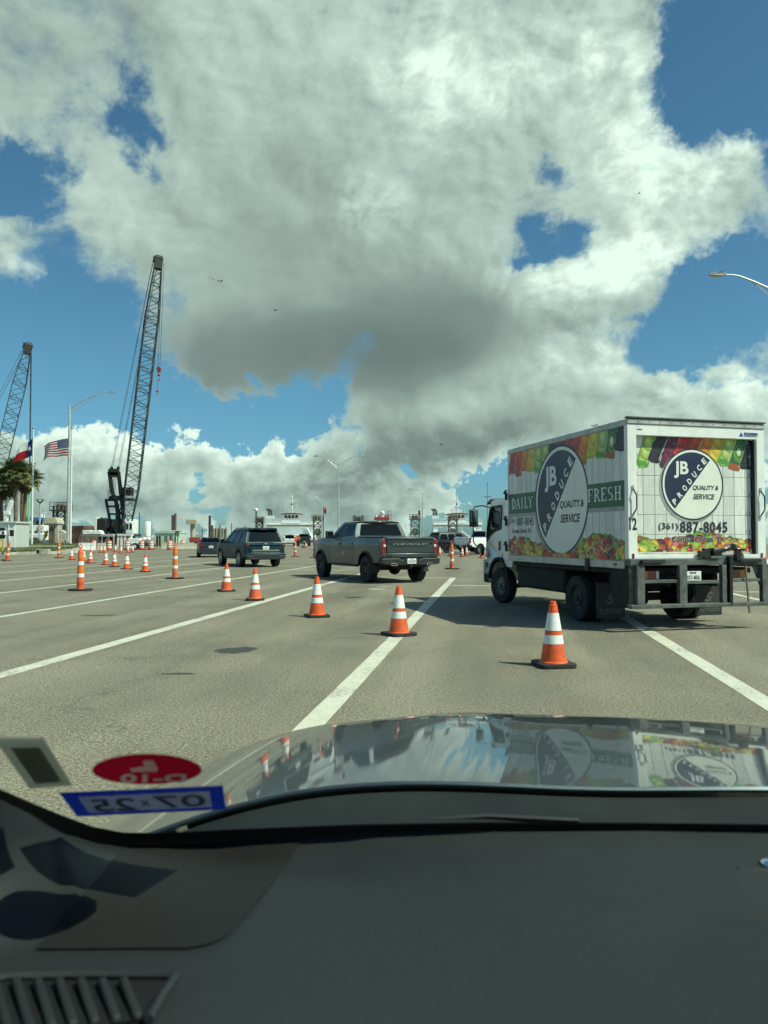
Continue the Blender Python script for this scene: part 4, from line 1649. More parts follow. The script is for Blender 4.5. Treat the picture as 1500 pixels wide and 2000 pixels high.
def make_box_truck():
    t = thing('box_truck', 'white refrigerated box truck with fruit printed sides and round produce badges', 'truck')
    W, L, Z0, Z1 = 1.22, 4.33, .95, 3.22
    # cargo box
    bx_ = MB().bx(-W, W, .16, L, 1.07, 3.12).build('cargo_box', M_box_white, t, bevel=.01)
    for s in (-1, 1):
        MB().bx(min(s * (W - .02), s * (W + .012)), max(s * (W - .02), s * (W + .012)), .10, L, Z0, 1.068).build('side_rail', M_alu, t, bevel=.006)
        MB().bx(min(s * (W - .03), s * (W + .016)), max(s * (W - .03), s * (W + .016)), .02, L + .01, 3.122, 3.21).build('top_rail', M_alu, t, bevel=.012)
        for k in range(2):
            pass
    MB().bx(-W + .02, W - .02, .01, L, 3.20, 3.225).build('roof_panel', M_roof_trim, t, bevel=.008)
    MB().bx(-W - .02, W + .02, -.055, .035, 3.225, 3.252).build('roof_edge', M_roof_trim, t, bevel=.006)
    # front corner posts with marker eyes
    for z in (1.20, 1.72, 2.25):
        o = MB().cyl((-W - .035, L + .03, z - .06), (-W - .035, L + .03, z + .09), .03, n=8).build('hinge', M_black, t)
        MB().lathe([(.024, 0), (.05, 0), (.05, .02), (.024, .02), (.024, 0)], 14, Matrix.Translation((-W - .05, L + .03, z + .10)) @ Matrix.Rotation(R(-60), 4, 'Y'), caps=False).build('eye', M_black, o)
    MB().bx(-W + .005, W - .005, L, L + .035, 1.0, 3.1).build('front_wall', M_alu, t)
    # reefer-free rear frame
    rf = MB().plate([(-W - .01, 1.10), (W + .01, 1.10), (W + .01, 3.14), (-W - .01, 3.14)], [[(-1.075, 1.16), (1.085, 1.16), (1.085, 2.975), (-1.075, 2.975)]], -.02, .075, 'y').build('rear_frame', M_box_white, t, bevel=.006)
    MB().bx(-W - .018, W + .018, -.035, .06, 3.142, 3.218).build('rear_header_rail', M_alu, t, bevel=.01)
    for k in range(12):
        MB().ball((-1.05 + k * .19, -.037, 3.18), .009, 6, 4).build('rivet', M_roof_trim, t)
    # side print
    def Ls(u, v, h):        # u towards the rear, v up, on the left side
        return Vector((-W - h, L - u, v))
    U1 = L - .06
    side = MB().sheet([Ls(.03, 1.072, .0015), Ls(U1, 1.072, .0015), Ls(U1, 3.118, .0015), Ls(.03, 3.118, .0015)]).build('side_graphic', M_planks, t, smooth=0)
    Xs = (0, -1, 0)
    cu = L - 2.11
    for u0, u1 in ((.03, cu - .7), (cu + .7, U1)):
        MB().sheet([Ls(u0, 1.83, .0026), Ls(u1, 1.83, .0026), Ls(u1, 1.91, .0026), Ls(u0, 1.91, .0026)]).build('band_shadow', M_shadowprint, side, smooth=0)
        MB().sheet([Ls(u0, 1.90, .0032), Ls(u1, 1.90, .0032), Ls(u1, 2.295, .0032), Ls(u0, 2.295, .0032)]).build('green_band', M_green, side, smooth=0)
    fruit_awning(Ls, .03, U1, 3.116, 2.68, ['red', 'tomato', 'orange', 'yellow', 'lime', 'green', 'black', 'plum', 'red', 'tomato', 'orange', 'yellow', 'lime', 'dkgreen', 'black'], .10, 3, side)
    fruit_pile(Ls, .03, cu - .55, 1.074, lambda u: .20 + .17 * math.exp(-((u - .55) / .5) ** 2), 2, side)
    fruit_pile(Ls, cu + .52, U1, 1.074, lambda u: .26 + .16 * math.exp(-((u - 3.55) / .45) ** 2), 5, side)
    fruit_pile(Ls, cu - .58, cu + .55, 1.074, lambda u: .09, 9, side)
    emblem(side, Ls(cu, 2.09, 0), Xs, .985)
    serif_word('DAILY', Ls(.66, 2.10, 0), Xs, .215, .95, side, M_white_ink)
    serif_word('FRESH', Ls(3.66, 2.11, 0), Xs, .215, 1.02, side, M_white_ink)
    text('lettering', '(361)', .13, M_ink2, side, frame(Ls(.25, 1.745, .004), Xs, (0, 0, 1)), width=.32)
    text('lettering', '887-8045', .16, M_ink2, side, frame(Ls(.80, 1.735, .004), Xs, (0, 0, 1)), width=.72, bold=.003, spacing=1.1)
    text('lettering', 'Corpus Christi, TX', .11, M_ink2, side, frame(Ls(.62, 1.54, .004), Xs, (0, 0, 1)), width=.86, bold=.002)
    # roll-up rear door: panels one by one
    door = MB().bx(-1.078, 1.088, .11, .13, 1.14, 2.99).build('rear_door', M_box_white, t)
    nz = [1.17, 1.47, 1.77, 2.07, 2.37, 2.67, 2.985]
    for a, b in zip(nz[:-1], nz[1:]):
        MB().bx(-1.04, 1.05, .082, .11, a + .003, b - .003).build('door_panel', M_planks, door, bevel=.004)
    for s, x in ((-1, -1.062), (1, 1.072)):
        MB().bx(x - .014, x + .014, .03, .11, 1.15, 2.97).build('door_track', M_black, t)
    for z in nz[:-1]:
        for x in (-1.02, 1.03):
            MB().box((x, .076, z + .04), (.04, .012, .05)).build('roller_hinge', M_alu, door)
    MB().bx(-1.04, 1.05, .062, .085, 1.155, 1.20).build('bottom_bar', M_alu, door, bevel=.004)
    Rr = lambda u, v, h: Vector((u, .081 - h, v))
    Xr = (1, 0, 0)
    gr = MB().sheet([Rr(-1.035, 1.19, .0012), Rr(1.045, 1.19, .0012), Rr(1.045, 1.20, .0012), Rr(-1.035, 1.20, .0012)]).build('door_graphic', M_planks, door, smooth=0)
    fruit_awning(Rr, -1.035, 1.045, 2.98, 2.50, ['green', 'black', 'plum', 'red', 'tomato', 'orange', 'yellow', 'lime', 'dkgreen', 'black'], .17, 6, gr)
    fruit_pile(Rr, -1.035, 1.045, 1.20, lambda u: .22 + .06 * math.sin(u * 4 + 1), 12, gr)
    emblem(gr, Rr(-.027, 2.25, 0), Xr, .56)
    text('lettering', '(361)', .13, M_ink2, gr, frame(Rr(-.47, 1.585, .006), Xr, (0, 0, 1)), width=.34, bold=.001)
    text('lettering', '887-8045', .17, M_ink2, gr, frame(Rr(.17, 1.585, .006), Xr, (0, 0, 1)), width=.86, bold=.004, spacing=1.12)
    text('lettering', 'Corpus Christi, TX', .115, M_white_ink, gr, frame(Rr(.07, 1.385, .0055), Xr, (0, 0, 1)), width=1.0, bold=.007)
    text('lettering', 'Corpus Christi, TX', .11, M_ink2, gr, frame(Rr(.07, 1.385, .0072), Xr, (0, 0, 1)), width=.98, bold=.0035)
    # marks on the frame
    text('lettering', '12', .19, M_ink2, rf, frame((-1.148, -.0225, 1.63), Xr, (0, 0, 1)), width=.13, bold=.006)
    M_blue = mat('blue_print', (.03, .08, .22), .4)
    text('lettering', 'KOLDKING', .05, M_blue, rf, frame((.98, -.0225, 3.055), Xr, (0, 0, 1)), width=.26, bold=.004)
    MB().sheet([(.86, -.0222, 3.012), (1.11, -.0222, 3.012), (1.11, -.0222, 3.022), (.86, -.0222, 3.022)]).build('underline', M_blue, rf, smooth=0)
    MB().sheet([(.755, -.0222, 3.012), (.84, -.0222, 3.012), (.80, -.0222, 3.085)]).build('logo_mark', M_blue, rf, smooth=0)
    text('lettering', 'SUPREME', .022, M_ink2, rf, frame((-1.02, -.0225, 3.06), Xr, (0, 0, 1)), width=.09)
    # grab handles
    for s in (-1, 1):
        x = s * 1.145
        o = MB().tube([(x, -.03, 2.16), (x + .005, -.07, 2.10), (x + .03, -.075, 2.06), (x + .03, -.075, 1.86), (x - .01, -.07, 1.80), (x - .01, -.03, 1.76)], .011, 8).build('grab_handle', M_black, t)
        MB().box((x, -.028, 2.18), (.03, .02, .06)).box((x - .01, -.028, 1.74), (.03, .02, .06)).build('handle_mount', M_alu, o)
        MB().box((s * 1.15, -.024, 1.145), (.035, .012, .075)).build('marker_light', M_red_lens, t, bevel=.003)
    # latch and winch gear on the sill
    lt = MB().box((.28, -.05, 1.20), (.16, .09, .12)).box((.12, -.04, 1.18), (.14, .05, .16)).cyl((.2, -.08, 1.19), (.56, -.09, 1.27), .04, n=8).ball((.56, -.09, 1.275), .06, 8, 6).box((.02, -.05, 1.17), (.12, .05, .10)).build('door_latch', M_gloss_black, t, bevel=.006)
    lt2 = MB().box((.66, -.09, 1.24), (.16, .10, .03)).box((.66, -.07, 1.15), (.09, .08, .18)).build('lift_control', M_gloss_black, t, bevel=.006)
    MB().tube([(.75, -.06, 1.19), (.79, -.09, .95), (.81, -.10, .6), (.84, -.10, .25)], [.016] * 4, 4).build('strap', M_strap, t)
    # rear bumper and step frame
    bf = MB().bx(-W + .0, W, -.05, .10, 1.0, 1.098).build('rear_sill', M_gray_steel, t, bevel=.008)
    for s in (-1, 1):
        MB().prism([(s * 1.06, 1.09), (s * .66, 1.09), (s * .66, 1.045), (s * .74, 1.03), (s * 1.06, 1.03)], -.13, -.05, 'y').build('dock_bumper', M_black, t, bevel=.012)
    for x0, x1, z1 in ((-1.13, -1.00, 1.0), (-.40, -.265, 1.0), (.36, .44, 1.0), (1.10, 1.22, 1.0)):
        MB().bx(x0, x1, -.09, -.01, .42, z1).build('step_post', M_gray_steel, bf, bevel=.006)
    MB().bx(-1.25, 1.24, -.12, .0, .36, .42).build('step_tread', M_gray_steel, bf, bevel=.008)
    for x0, x1, z in ((-1.0, -.40, .735), (-.265, .36, .715), (.44, 1.10, .735)):
        MB().bx(x0, x1, -.06, -.015, z, z + .05).build('step_rung', M_gray_steel, bf, bevel=.004)
    MB().bx(.475, .53, -.12, -.04, .37, 1.14).build('lift_rail', M_gloss_black, t, bevel=.006)
    for s in (-1, 1):
        MB().prism([(s * 1.21, .66), (s * 1.21, 1.02), (s * .98, 1.02), (s * 1.13, .66)] if s > 0 else [(-1.21, .42), (-1.21, 1.02), (-1.13, 1.02), (-1.13, .42)], -.005, .02, 'y').build('gusset', M_gray_steel, t)
    MB().prism([(.02, .36), (.02, .98), (.30, .98), (.55, .80), (.40, .36)], -1.22, -1.19).build('side_guard', M_under, t)
    # tail lights, plate
    for s in (-1, 1):
        o = MB().bx(min(s * .62, s * .94), max(s * .62, s * .94), .10, .17, .78, .92).build('tail_light', M_red_lens, t, bevel=.008)
        MB().bx(min(s * .83, s * .93), max(s * .83, s * .93), .094, .12, .79, .91).build('turn_lens', M_amber_lens, o, bevel=.004)
        MB().bx(min(s * .63, s * .685), max(s * .63, s * .685), .094, .12, .79, .91).build('reverse_lens', M_alloy, o, bevel=.004)
    plate_on(t, -.11, -.005, .83, [('TEXAS', .052, .03, .12), ('DX7-4836', -.02, .065, .25)], w=.30, h=.15)
    # chassis
    ch = MB()
    for s in (-1, 1):
        ch.bx(s * .42 - .04, s * .42 + .04, .15, 5.6, .66, .86)
    for y in (.4, 1.2, 2.2, 3.2, 4.0):
        ch.bx(-.42, .42, y - .04, y + .04, .70, .82)
    ch.build('chassis', M_under, t)
    MB().bx(-1.12, 1.12, .2, 4.3, .86, .945).build('floor_beam', M_under, t)
    MB().bx(-1.05, -.5, 2.3, 4.3, .42, .86).build('fuel_tank', M_under, t, bevel=.05)
    MB().bx(.5, 1.05, 2.3, 3.9, .42, .86).build('battery_box', M_under, t, bevel=.03)
    MB().cyl((-.35, 2.2, .42), (-.35, 3.3, .40), .10).build('muffler', M_alu, t)
    MB().cyl((-.9, 1.67, .39), (.9, 1.67, .39), .07).ball((0, 1.67, .39), (.2, .24, .22)).build('rear_axle', M_under, t)
    MB().cyl((-.8, 5.35, .37), (.8, 5.35, .37), .05).build('front_axle', M_under, t)
    for s in (-1, 1):
        f = MB().box((s * .93, .98, .40), (.52, .02, .58)).build('mud_flap', mat('mud_flap_rubber', (.028, .028, .028), .7, var=.3), t)
        text('lettering', 'SUPREME', .10, mat('flap_print', (.085, .088, .085), .6), f, frame((s * .93, .966, .22), Xr, (0, 0, 1)), width=.42, bold=.004)
        text('lettering', 'S', .17, mat('flap_print', (.085, .088, .085), .6), f, frame((s * .93, .966, .42), Xr, (0, 0, 1)), width=.18, bold=.008, shear=.3)
        wheel(t, s * 1.075, 1.67, .385, .21, .215, 'steel', mat('dirty_steel', (.05, .05, .05), .6, metal=.3, var=.3))
        wheel(t, s * .82, 1.67, .385, .21, .215, 'steel', mat('dirty_steel', (.05, .05, .05), .6, metal=.3, var=.3))
        wheel(t, s * .88, 5.35, .385, .215, .215, 'steel', mat('steel_wheel', (.16, .16, .155), .5, metal=.5, var=.3), steer=R(8))
    MB().box((-W - .02, 1.16, .985), (.05, .10, .19)).build('side_marker_box', M_black, t, bevel=.006)
    MB().box((-W - .016, .34, 1.01), (.012, .07, .045)).build('side_reflector', M_red_lens, t)
    # ---------------- cab
    HW = .96
    before = set(bpy.data.objects)
    y0c, y1c = 4.50, 6.10
    outer = [(4.50, .80), (4.60, .80)] + [(5.2 - .52 * math.cos(R(a)), .42 + .54 * math.sin(R(a))) for a in range(45, 176, 10)] + [(5.74, .44), (6.04, .42), (6.10, .55), (6.12, 1.0), (6.09, 1.28), (5.98, 1.62), (5.80, 2.10), (5.70, 2.22), (5.50, 2.28), (4.62, 2.26), (4.50, 2.18)]
    win = [(5.10, 1.60), (5.32, 1.575), (5.62, 1.47), (5.86, 1.34), (5.935, 1.34), (5.955, 1.42), (5.90, 1.62), (5.74, 2.04), (5.68, 2.10), (5.14, 2.12), (5.08, 2.06), (5.07, 1.64)]
    for s in (-1, 1):
        def dfm(p, s=s):
            x = p.x
            x -= .05 * max(0, (p.z - 1.5) / .75) + .10 * max(0, (p.y - 5.7) / .4) ** 2
            return Vector((s * x, p.y, p.z))
        sp_ = MB().plate(outer, [win], HW - .05, HW, 'x', deform=dfm).build('cab_side', M_cab_white, t, smooth=40, bevel=.012)
        MB().plate(win, [], HW - .03, HW - .022, 'x', deform=dfm).build('side_window', M_lightglass, sp_)
        mb = MB()
        gp = [(5.0, 2.20), (5.0, 1.0), (5.06, .97), (5.5, .95)]
        for a, b in zip(gp[:-1], gp[1:]):
            mb.bar(dfm(Vector((HW - .002, *a))), dfm(Vector((HW - .002, *b))), .012)
        mb.build('door_gap', M_black, sp_, smooth=0)
        ring = MB()
        for a, b in zip(win, win[1:] + win[:1]):
            ring.bar(dfm(Vector((HW, *a))), dfm(Vector((HW, *b))), .03)
        ring.build('window_seal', M_black, sp_, smooth=0)
        MB().box(dfm(Vector((HW + .008, 5.13, 1.24))), (.03, .07, .21)).build('door_handle', M_gloss_black, sp_, bevel=.012)
        MB().box(dfm(Vector((HW + .004, 5.86, .99))), (.012, .16, .035)).build('model_badge', M_gray_steel, sp_)
        MB().box(dfm(Vector((HW + .006, 5.95, .80))), (.02, .12, .11)).build('turn_signal', M_black, sp_, bevel=.01)
        MB().box(dfm(Vector((HW - .01, 5.93, .50))), (.05, .3, .2)).build('cab_step', M_under, sp_, bevel=.02)
        # arch lip
        ar = MB()
        ap = [(5.2 - .53 * math.cos(R(a)), .42 + .55 * math.sin(R(a))) for a in range(20, 176, 10)]
        for a, b in zip(ap[:-1], ap[1:]):
            ar.bar(dfm(Vector((HW - .01, *a))), dfm(Vector((HW - .01, *b))), .07, .05)
        ar.build('arch_lip', M_under, sp_, smooth=60)
        # mirror on its long arm
        X = lambda d: s * (HW + d)
        a = MB().tube([(X(-.08), 5.86, 2.10), (X(.02), 6.06, 2.15), (X(.16), 6.16, 2.13), (X(.19), 6.18, 2.06), (X(.19), 6.18, 1.32), (X(.14), 6.16, 1.24), (X(.0), 6.06, 1.15)], .014, 8).build('mirror_arm', M_black, t)
        mh = MB().box((X(.20), 6.13, 1.86), (.20, .09, .40), (0, 0, R(-10 * s))).build('mirror_housing', M_black, a, bevel=.03, seg=3)
        MB().box((X(.20), 6.082, 1.90), (.16, .006, .27), (0, 0, R(-10 * s))).build('mirror_glass', M_chrome, mh)
        MB().box((X(.20), 6.082, 1.705), (.15, .006, .075), (0, 0, R(-10 * s))).build('mirror_glass', M_chrome, mh)
        MB().ball((X(.02), 6.07, 1.12), (.05, .06, .12), 10, 8).build('mirror_foot', M_black, a)
    pr = [(4.50, .9), (4.50, 2.18), (4.62, 2.27), (5.5, 2.29), (5.70, 2.23)]
    rb = MB()
    rb.grid(lambda u, v: ((2 * u - 1) * (HW - .045 - .01 * 0), lerp_list([(0, 4.50), (.15, 4.62), (.8, 5.5), (1, 5.72)], v), lerp_list([(0, 2.17), (.15, 2.265), (.8, 2.285), (1, 2.225)], v) + .05 * (1 - (2 * u - 1) ** 2)), 10, 12)
    rb.build('cab_roof', M_cab_white, t)
    MB().grid(lambda u, v: ((2 * u - 1) * (HW - .02), 5.66 + .26 * v, 2.285 - .02 * v + .05 * (1 - (2 * u - 1) ** 2) - .10 * v * v), 10, 4).build('sun_visor', M_gloss_black, t)
    MB().bx(-HW + .02, HW - .02, 4.48, 4.52, .9, 1.55).build('cab_back_lower', M_cab_white, t)
    MB().plate([(-HW + .02, 1.55), (HW - .02, 1.55), (HW - .06, 2.2), (-HW + .06, 2.2)], [[(-.7, 1.62), (.7, 1.62), (.68, 2.08), (-.68, 2.08)]], 4.485, 4.515, 'y').build('cab_back', M_cab_white, t)
    # front: panel, windscreen, bumper
    def fr_(u, v):
        x = (2 * u - 1)
        z = .98 + .40 * v
        return (x * (HW - .06), 6.15 - .02 * v - .09 * x * x, z)
    MB().grid(fr_, 12, 6).build('front_panel', M_cab_white, t)
    MB().grid(lambda u, v: ((2 * u - 1) * (HW - .09 - .04 * v), 6.10 - .36 * v - .09 * (2 * u - 1) ** 2 * (1 - .4 * v), 1.38 + .80 * v), 12, 6).build('windscreen', M_lightglass, t)
    MB().grid(lambda u, v: ((2 * u - 1) * (HW - .02), 6.20 - .10 * (2 * u - 1) ** 2, .42 + .50 * v), 12, 3).build('front_bumper', M_cab_white, t)
    for s in (-1, 1):
        MB().box((s * .72, 6.14, .84), (.30, .10, .16), (0, 0, R(-12 * s))).build('headlight', M_white_lens, t, bevel=.02)
        MB().ball((s * .55, 5.55, 2.36), (.05, .06, .045), 10, 6).build('clearance_light', M_amber_lens, t)
    MB().cyl((.75, 5.9, 2.2), (.75, 5.95, 3.15), .006, n=5).build('antenna', M_black, t)
    # cab interior
    for x in (-.5, .1, .55):
        MB().box((x, 4.85, 1.42), (.42, .14, .75), (R(8), 0, 0)).box((x, 5.1, 1.10), (.42, .5, .16)).build('seat', M_seat, t, bevel=.04)
    MB().bx(-HW + .08, HW - .08, 5.72, 6.0, .95, 1.36).build('dashboard', M_black, t, bevel=.05)
    sw = MB()
    q = [Vector((-.48 + .21 * math.cos(R(a)), 5.55 - .07 * math.sin(R(a)), 1.47 + .20 * math.sin(R(a)))) for a in range(0, 361, 20)]
    sw.tube(q, .017, 6)
    sw.tube([(-.48, 5.55, 1.47), (-.48, 5.8, 1.25)], .03, 6).build('steering_wheel', M_black, t)
    MB().bx(-HW + .05, HW - .05, 4.52, 5.7, .88, .94).build('cab_floor', M_under, t)
    for o in set(bpy.data.objects) - before:      # the cab sits a little wider and further forward
        if o.parent is t:
            o.location.y += .15
            o.scale.x = 1.04
    return t


trk = make_box_truck()
TR = R(15)
corner = Vector((3.67, 11.55, 0))
trk.location = corner + Matrix.Rotation(TR, 3, 'Z') @ Vector((1.22, 0, 0))
trk.rotation_euler = (0, 0, TR)


# ------------------------------------------------------------------ traffic cones, tubes and drums
def orange_mat(name, c):
    return mat(name, c, 0.5, var=0.22, scale=7, grime=0.45, bump=.3, bscale=24)


M_cone = orange_mat('cone_orange', (0.80, 0.105, 0.018))
# every cone, tube and drum has faded differently
S.nt = M_cone.node_tree
_b = S.nt.nodes['Principled BSDF']
_src = _b.inputs['Base Color'].links[0].from_socket
_oi = S.nt.nodes.new('ShaderNodeObjectInfo')
_r = S(_oi.outputs['Random'])
S.put(_b.inputs['Base Color'], mixc(smooth(_r, 0.0, 1.0, 0.0, 0.34), S(_src), (0.55, 0.20, 0.11)))
M_amber_tape = mat('amber_tape', (0.72, 0.20, 0.02), 0.45, var=0.15, scale=20)
M_tape = mat('white_tape', (0.80, 0.80, 0.76), 0.38, var=0.08, scale=15, grime=0.15)
M_base = mat('rubber_base', (0.022, 0.022, 0.022), 0.8, var=0.3, scale=12, bump=.4, bscale=50)


def cone_proto():
    t = thing('traffic_cone', 'x', 'traffic cone')
    MB().prism(rrect(-.205, .205, -.205, .205, .055), .004, .048, 'z').build('base', M_base, t, bevel=.012)
    H = .72

    def r(z):
        return .145 + (.036 - .145) * (z - .045) / (H - .045)
    MB().lathe([(.16, .045), (.155, .058), (r(.06), .065), (r(.25), .25), (r(.6), .6), (r(.66), .66), (.047, .662), (.047, .675), (.036, .68), (.034, .715), (.026, .72), (.024, .70), (.001, .70)], 28).build('body', M_cone, t)
    for a, b in ((.255, .35), (.40, .59)):
        MB().lathe([(r(a) + .0005, a), (r(a) + .004, a), (r(b) + .004, b), (r(b) + .0005, b)], 28, caps=False).build('reflective_collar', M_tape, t)
    return t


CONES = [
    (1081, 1301, 'orange cone nearest the viewer, beside the rear wheel of the produce truck'),
    (779, 1241, 'orange cone standing on the wide white line before the grey pickup'),
    (619, 1205, 'orange cone third in the near row, left of the wide white line'),
    (498, 1172.5, 'orange cone fourth in the near row, its base on a lane line'),
    (442, 1155, 'orange cone fifth in the near row, in front of the teal suv'),
    (283.5, 1117, 'orange cone at the right end of the left middle row'),
    (247.5, 1112, 'orange cone second from the right in the left middle row'),
    (223.5, 1107, 'orange cone third from the right in the left middle row'),
    (206.5, 1103.5, 'orange cone fourth from the right in the left middle row'),
    (176, 1100, 'orange cone right of the tall tube in the left middle row'),
    (163.5, 1096.5, 'orange cone half hidden behind the tall tube in the left foreground'),
    (140, 1093, 'orange cone left of the tall tube, at the left end of its row'),
    (179, 1080, 'far orange cone at the left end of the row by the drums'),
    (197, 1079.4, 'far orange cone, left of a close pair by the drums'),
    (204, 1079.4, 'far orange cone, right of a close pair by the drums'),
    (225.5, 1077.6, 'far orange cone between the first two drums'),
    (236, 1080.5, 'far orange cone standing clear of the drums, below the white cab of the crane'),
    (250, 1079.4, 'far orange cone before the third drum'),
    (259, 1078.8, 'far orange cone beside the trailer wheel'),
    (858.5, 1085, 'orange cone behind the tail light of the grey pickup'),
    (880, 1086, 'orange cone behind the tall tube near the black suv'),
    (902.5, 1087.5, 'orange cone before the tailgate of the white pickup, left one'),
    (911.5, 1085, 'orange cone before the tailgate of the white pickup, right one'),
    (941, 1090, 'orange cone before the wheel of the white pickup, the nearer one'),
    (944.5, 1085.5, 'orange cone before the wheel of the white pickup, the farther one'),
    (591.5, 1070.5, 'far orange cone before the dark pickup at the ferry ramp, left one'),
    (597, 1069.5, 'far orange cone before the dark pickup at the ferry ramp, right one'),
    (1496, 1121, 'orange cone at the right edge, behind the rear corner of the produce truck'),
]
cp = cone_proto()
ctree = tree_of(cp)
rn = random.Random(11)
for i, (px, py, lab) in enumerate(CONES):
    g_ = ground_at(px, py)
    rot = (R(rn.uniform(-2, 2)) if i > 2 else 0, R(rn.uniform(-2, 2)) if i > 2 else 0, [R(8), R(35), R(20), R(12), R(30)][i] if i < 5 else rn.uniform(0, 1.5))
    if i == 0:
        cp.location, cp.rotation_euler = g_, rot
        tag(cp, lab, 'traffic cone', 'orange traffic cones in the lanes')
    else:
        copy_tree(ctree, None, g_, rot, lab)['group'] = 'orange traffic cones in the lanes'


def tube_proto():
    t = thing('channelizer_tube', 'x', 'channelizer')
    MB().prism([(-.30, -.12), (-.12, -.24), (.18, -.24), (.31, -.10), (.30, .12), (.12, .24), (-.18, .24), (-.31, .10)], .004, .05, 'z').build('base', M_base, t, bevel=.012)
    MB().lathe([(.105, .05), (.10, .08), (.095, .2), (.098, .21), (.092, .24), (.082, .55), (.076, .85), (.072, 1.02), (.06, 1.06), (.035, 1.09), (.03, 1.13), (.001, 1.13)], 20).build('body', M_cone, t)
    MB().tube([(-.022, 0, 1.12), (-.03, 0, 1.20), (-.015, 0, 1.245), (.015, 0, 1.245), (.03, 0, 1.20), (.022, 0, 1.12)], .013, 6).build('handle', M_cone, t)
    for a, b, m in ((.36, .46, M_tape), (.50, .63, M_amber_tape), (.68, .78, M_tape), (.83, .97, M_amber_tape)):
        ra, rb = .095 - (a - .2) * .0283, .095 - (b - .2) * .0283
        MB().lathe([(ra - .004, a), (ra + .002, a), (rb + .002, b), (rb - .004, b)], 20, caps=False).build('reflective_collar', m, t)
    return t


TUBES = [
    (157, 1153.5, 0, 0, 'tall orange channelizer tube in the left foreground on a black base'),
    (342, 1130.5, 0, 0, 'tall orange channelizer tube standing between the cone rows left of the teal suv'),
    (115, 1090, 0, -1, 'tall orange channelizer tube near the grass, right of the concrete box'),
    (13, 1095.5, 9, 2, 'leaning orange channelizer tube at the left edge before the white booth'),
    (576.5, 1087.5, 0, 1, 'tall orange channelizer tube just right of the teal suv'),
    (613.5, 1090, 1, -1, 'tall orange channelizer tube just left of the hood of the grey pickup'),
    (882.5, 1111.5, 0, 0, 'tall orange channelizer tube right of the grey pickup tailgate'),
]
tp = tube_proto()
ttree = tree_of(tp)
for i, (px, py, lean, l2, lab) in enumerate(TUBES):
    g_ = ground_at(px, py)
    rot = (R(l2), R(lean), [R(15), R(10), 0, 0, R(5), R(-8), R(6)][i])
    o = tp if i == 0 else copy_tree(ttree, None, g_, rot, lab)
    o.location, o.rotation_euler = g_, rot
    tag(o, lab, 'channelizer', 'tall channelizer tubes')


def drum_proto():
    t = thing('traffic_drum', 'x', 'traffic drum')
    MB().lathe([(.36, 0), (.36, .07), (.30, .09)], 20).build('base', M_base, t)
    pr = []
    for z, r in ((.05, .295), (.24, .29), (.25, .275), (.45, .27), (.46, .285), (.48, .285), (.49, .265), (.69, .26), (.70, .275), (.72, .275), (.73, .25), (.95, .24), (.98, .21), (1.0, .10)):
        pr.append((r, z))
    MB().lathe(pr, 22).build('body', M_cone, t)
    for a, b, r in ((.28, .41, .277), (.53, .66, .268), (.77, .89, .252)):
        MB().lathe([(r, a), (r, b)], 22, caps=False).build('reflective_collar', M_tape, t)
    MB().box((0, 0, 1.03), (.16, .05, .07)).build('handle', M_cone, t, bevel=.01)
    return t


DRUMS = [(183, 1073.5, 'orange drum leftmost in the row, by the concrete barrier'), (213, 1075, 'orange drum second from the left in the row'),
         (248.5, 1074.5, 'orange drum left of the white trailer'), (276.7, 1074, 'orange drum right of the trailer wheel'),
         (295, 1074, 'orange drum at the right end of the white trailer'), (331, 1073.5, 'orange drum before the pale green container office'),
         (356.5, 1073, 'orange drum rightmost in the row, left of the sedan')]
dp = drum_proto()
dtree = tree_of(dp)
for i, (px, py, lab) in enumerate(DRUMS):
    g_ = ground_at(px, py)
    o = dp if i == 0 else copy_tree(dtree, None, g_, (0, 0, i * 1.3), lab)
    o.location = g_
    o.scale = (1.0, 1.0, 1.05)
    tag(o, lab, 'traffic drum', 'orange drums before the work site')

# ------------------------------------------------------------------ street lamps
M_galv = mat('galvanised', (0.52, 0.52, 0.48), 0.45, metal=0.35, var=0.12, scale=3)
M_lampglass = mat('lamp_lens', (0.35, 0.34, 0.30), 0.3)


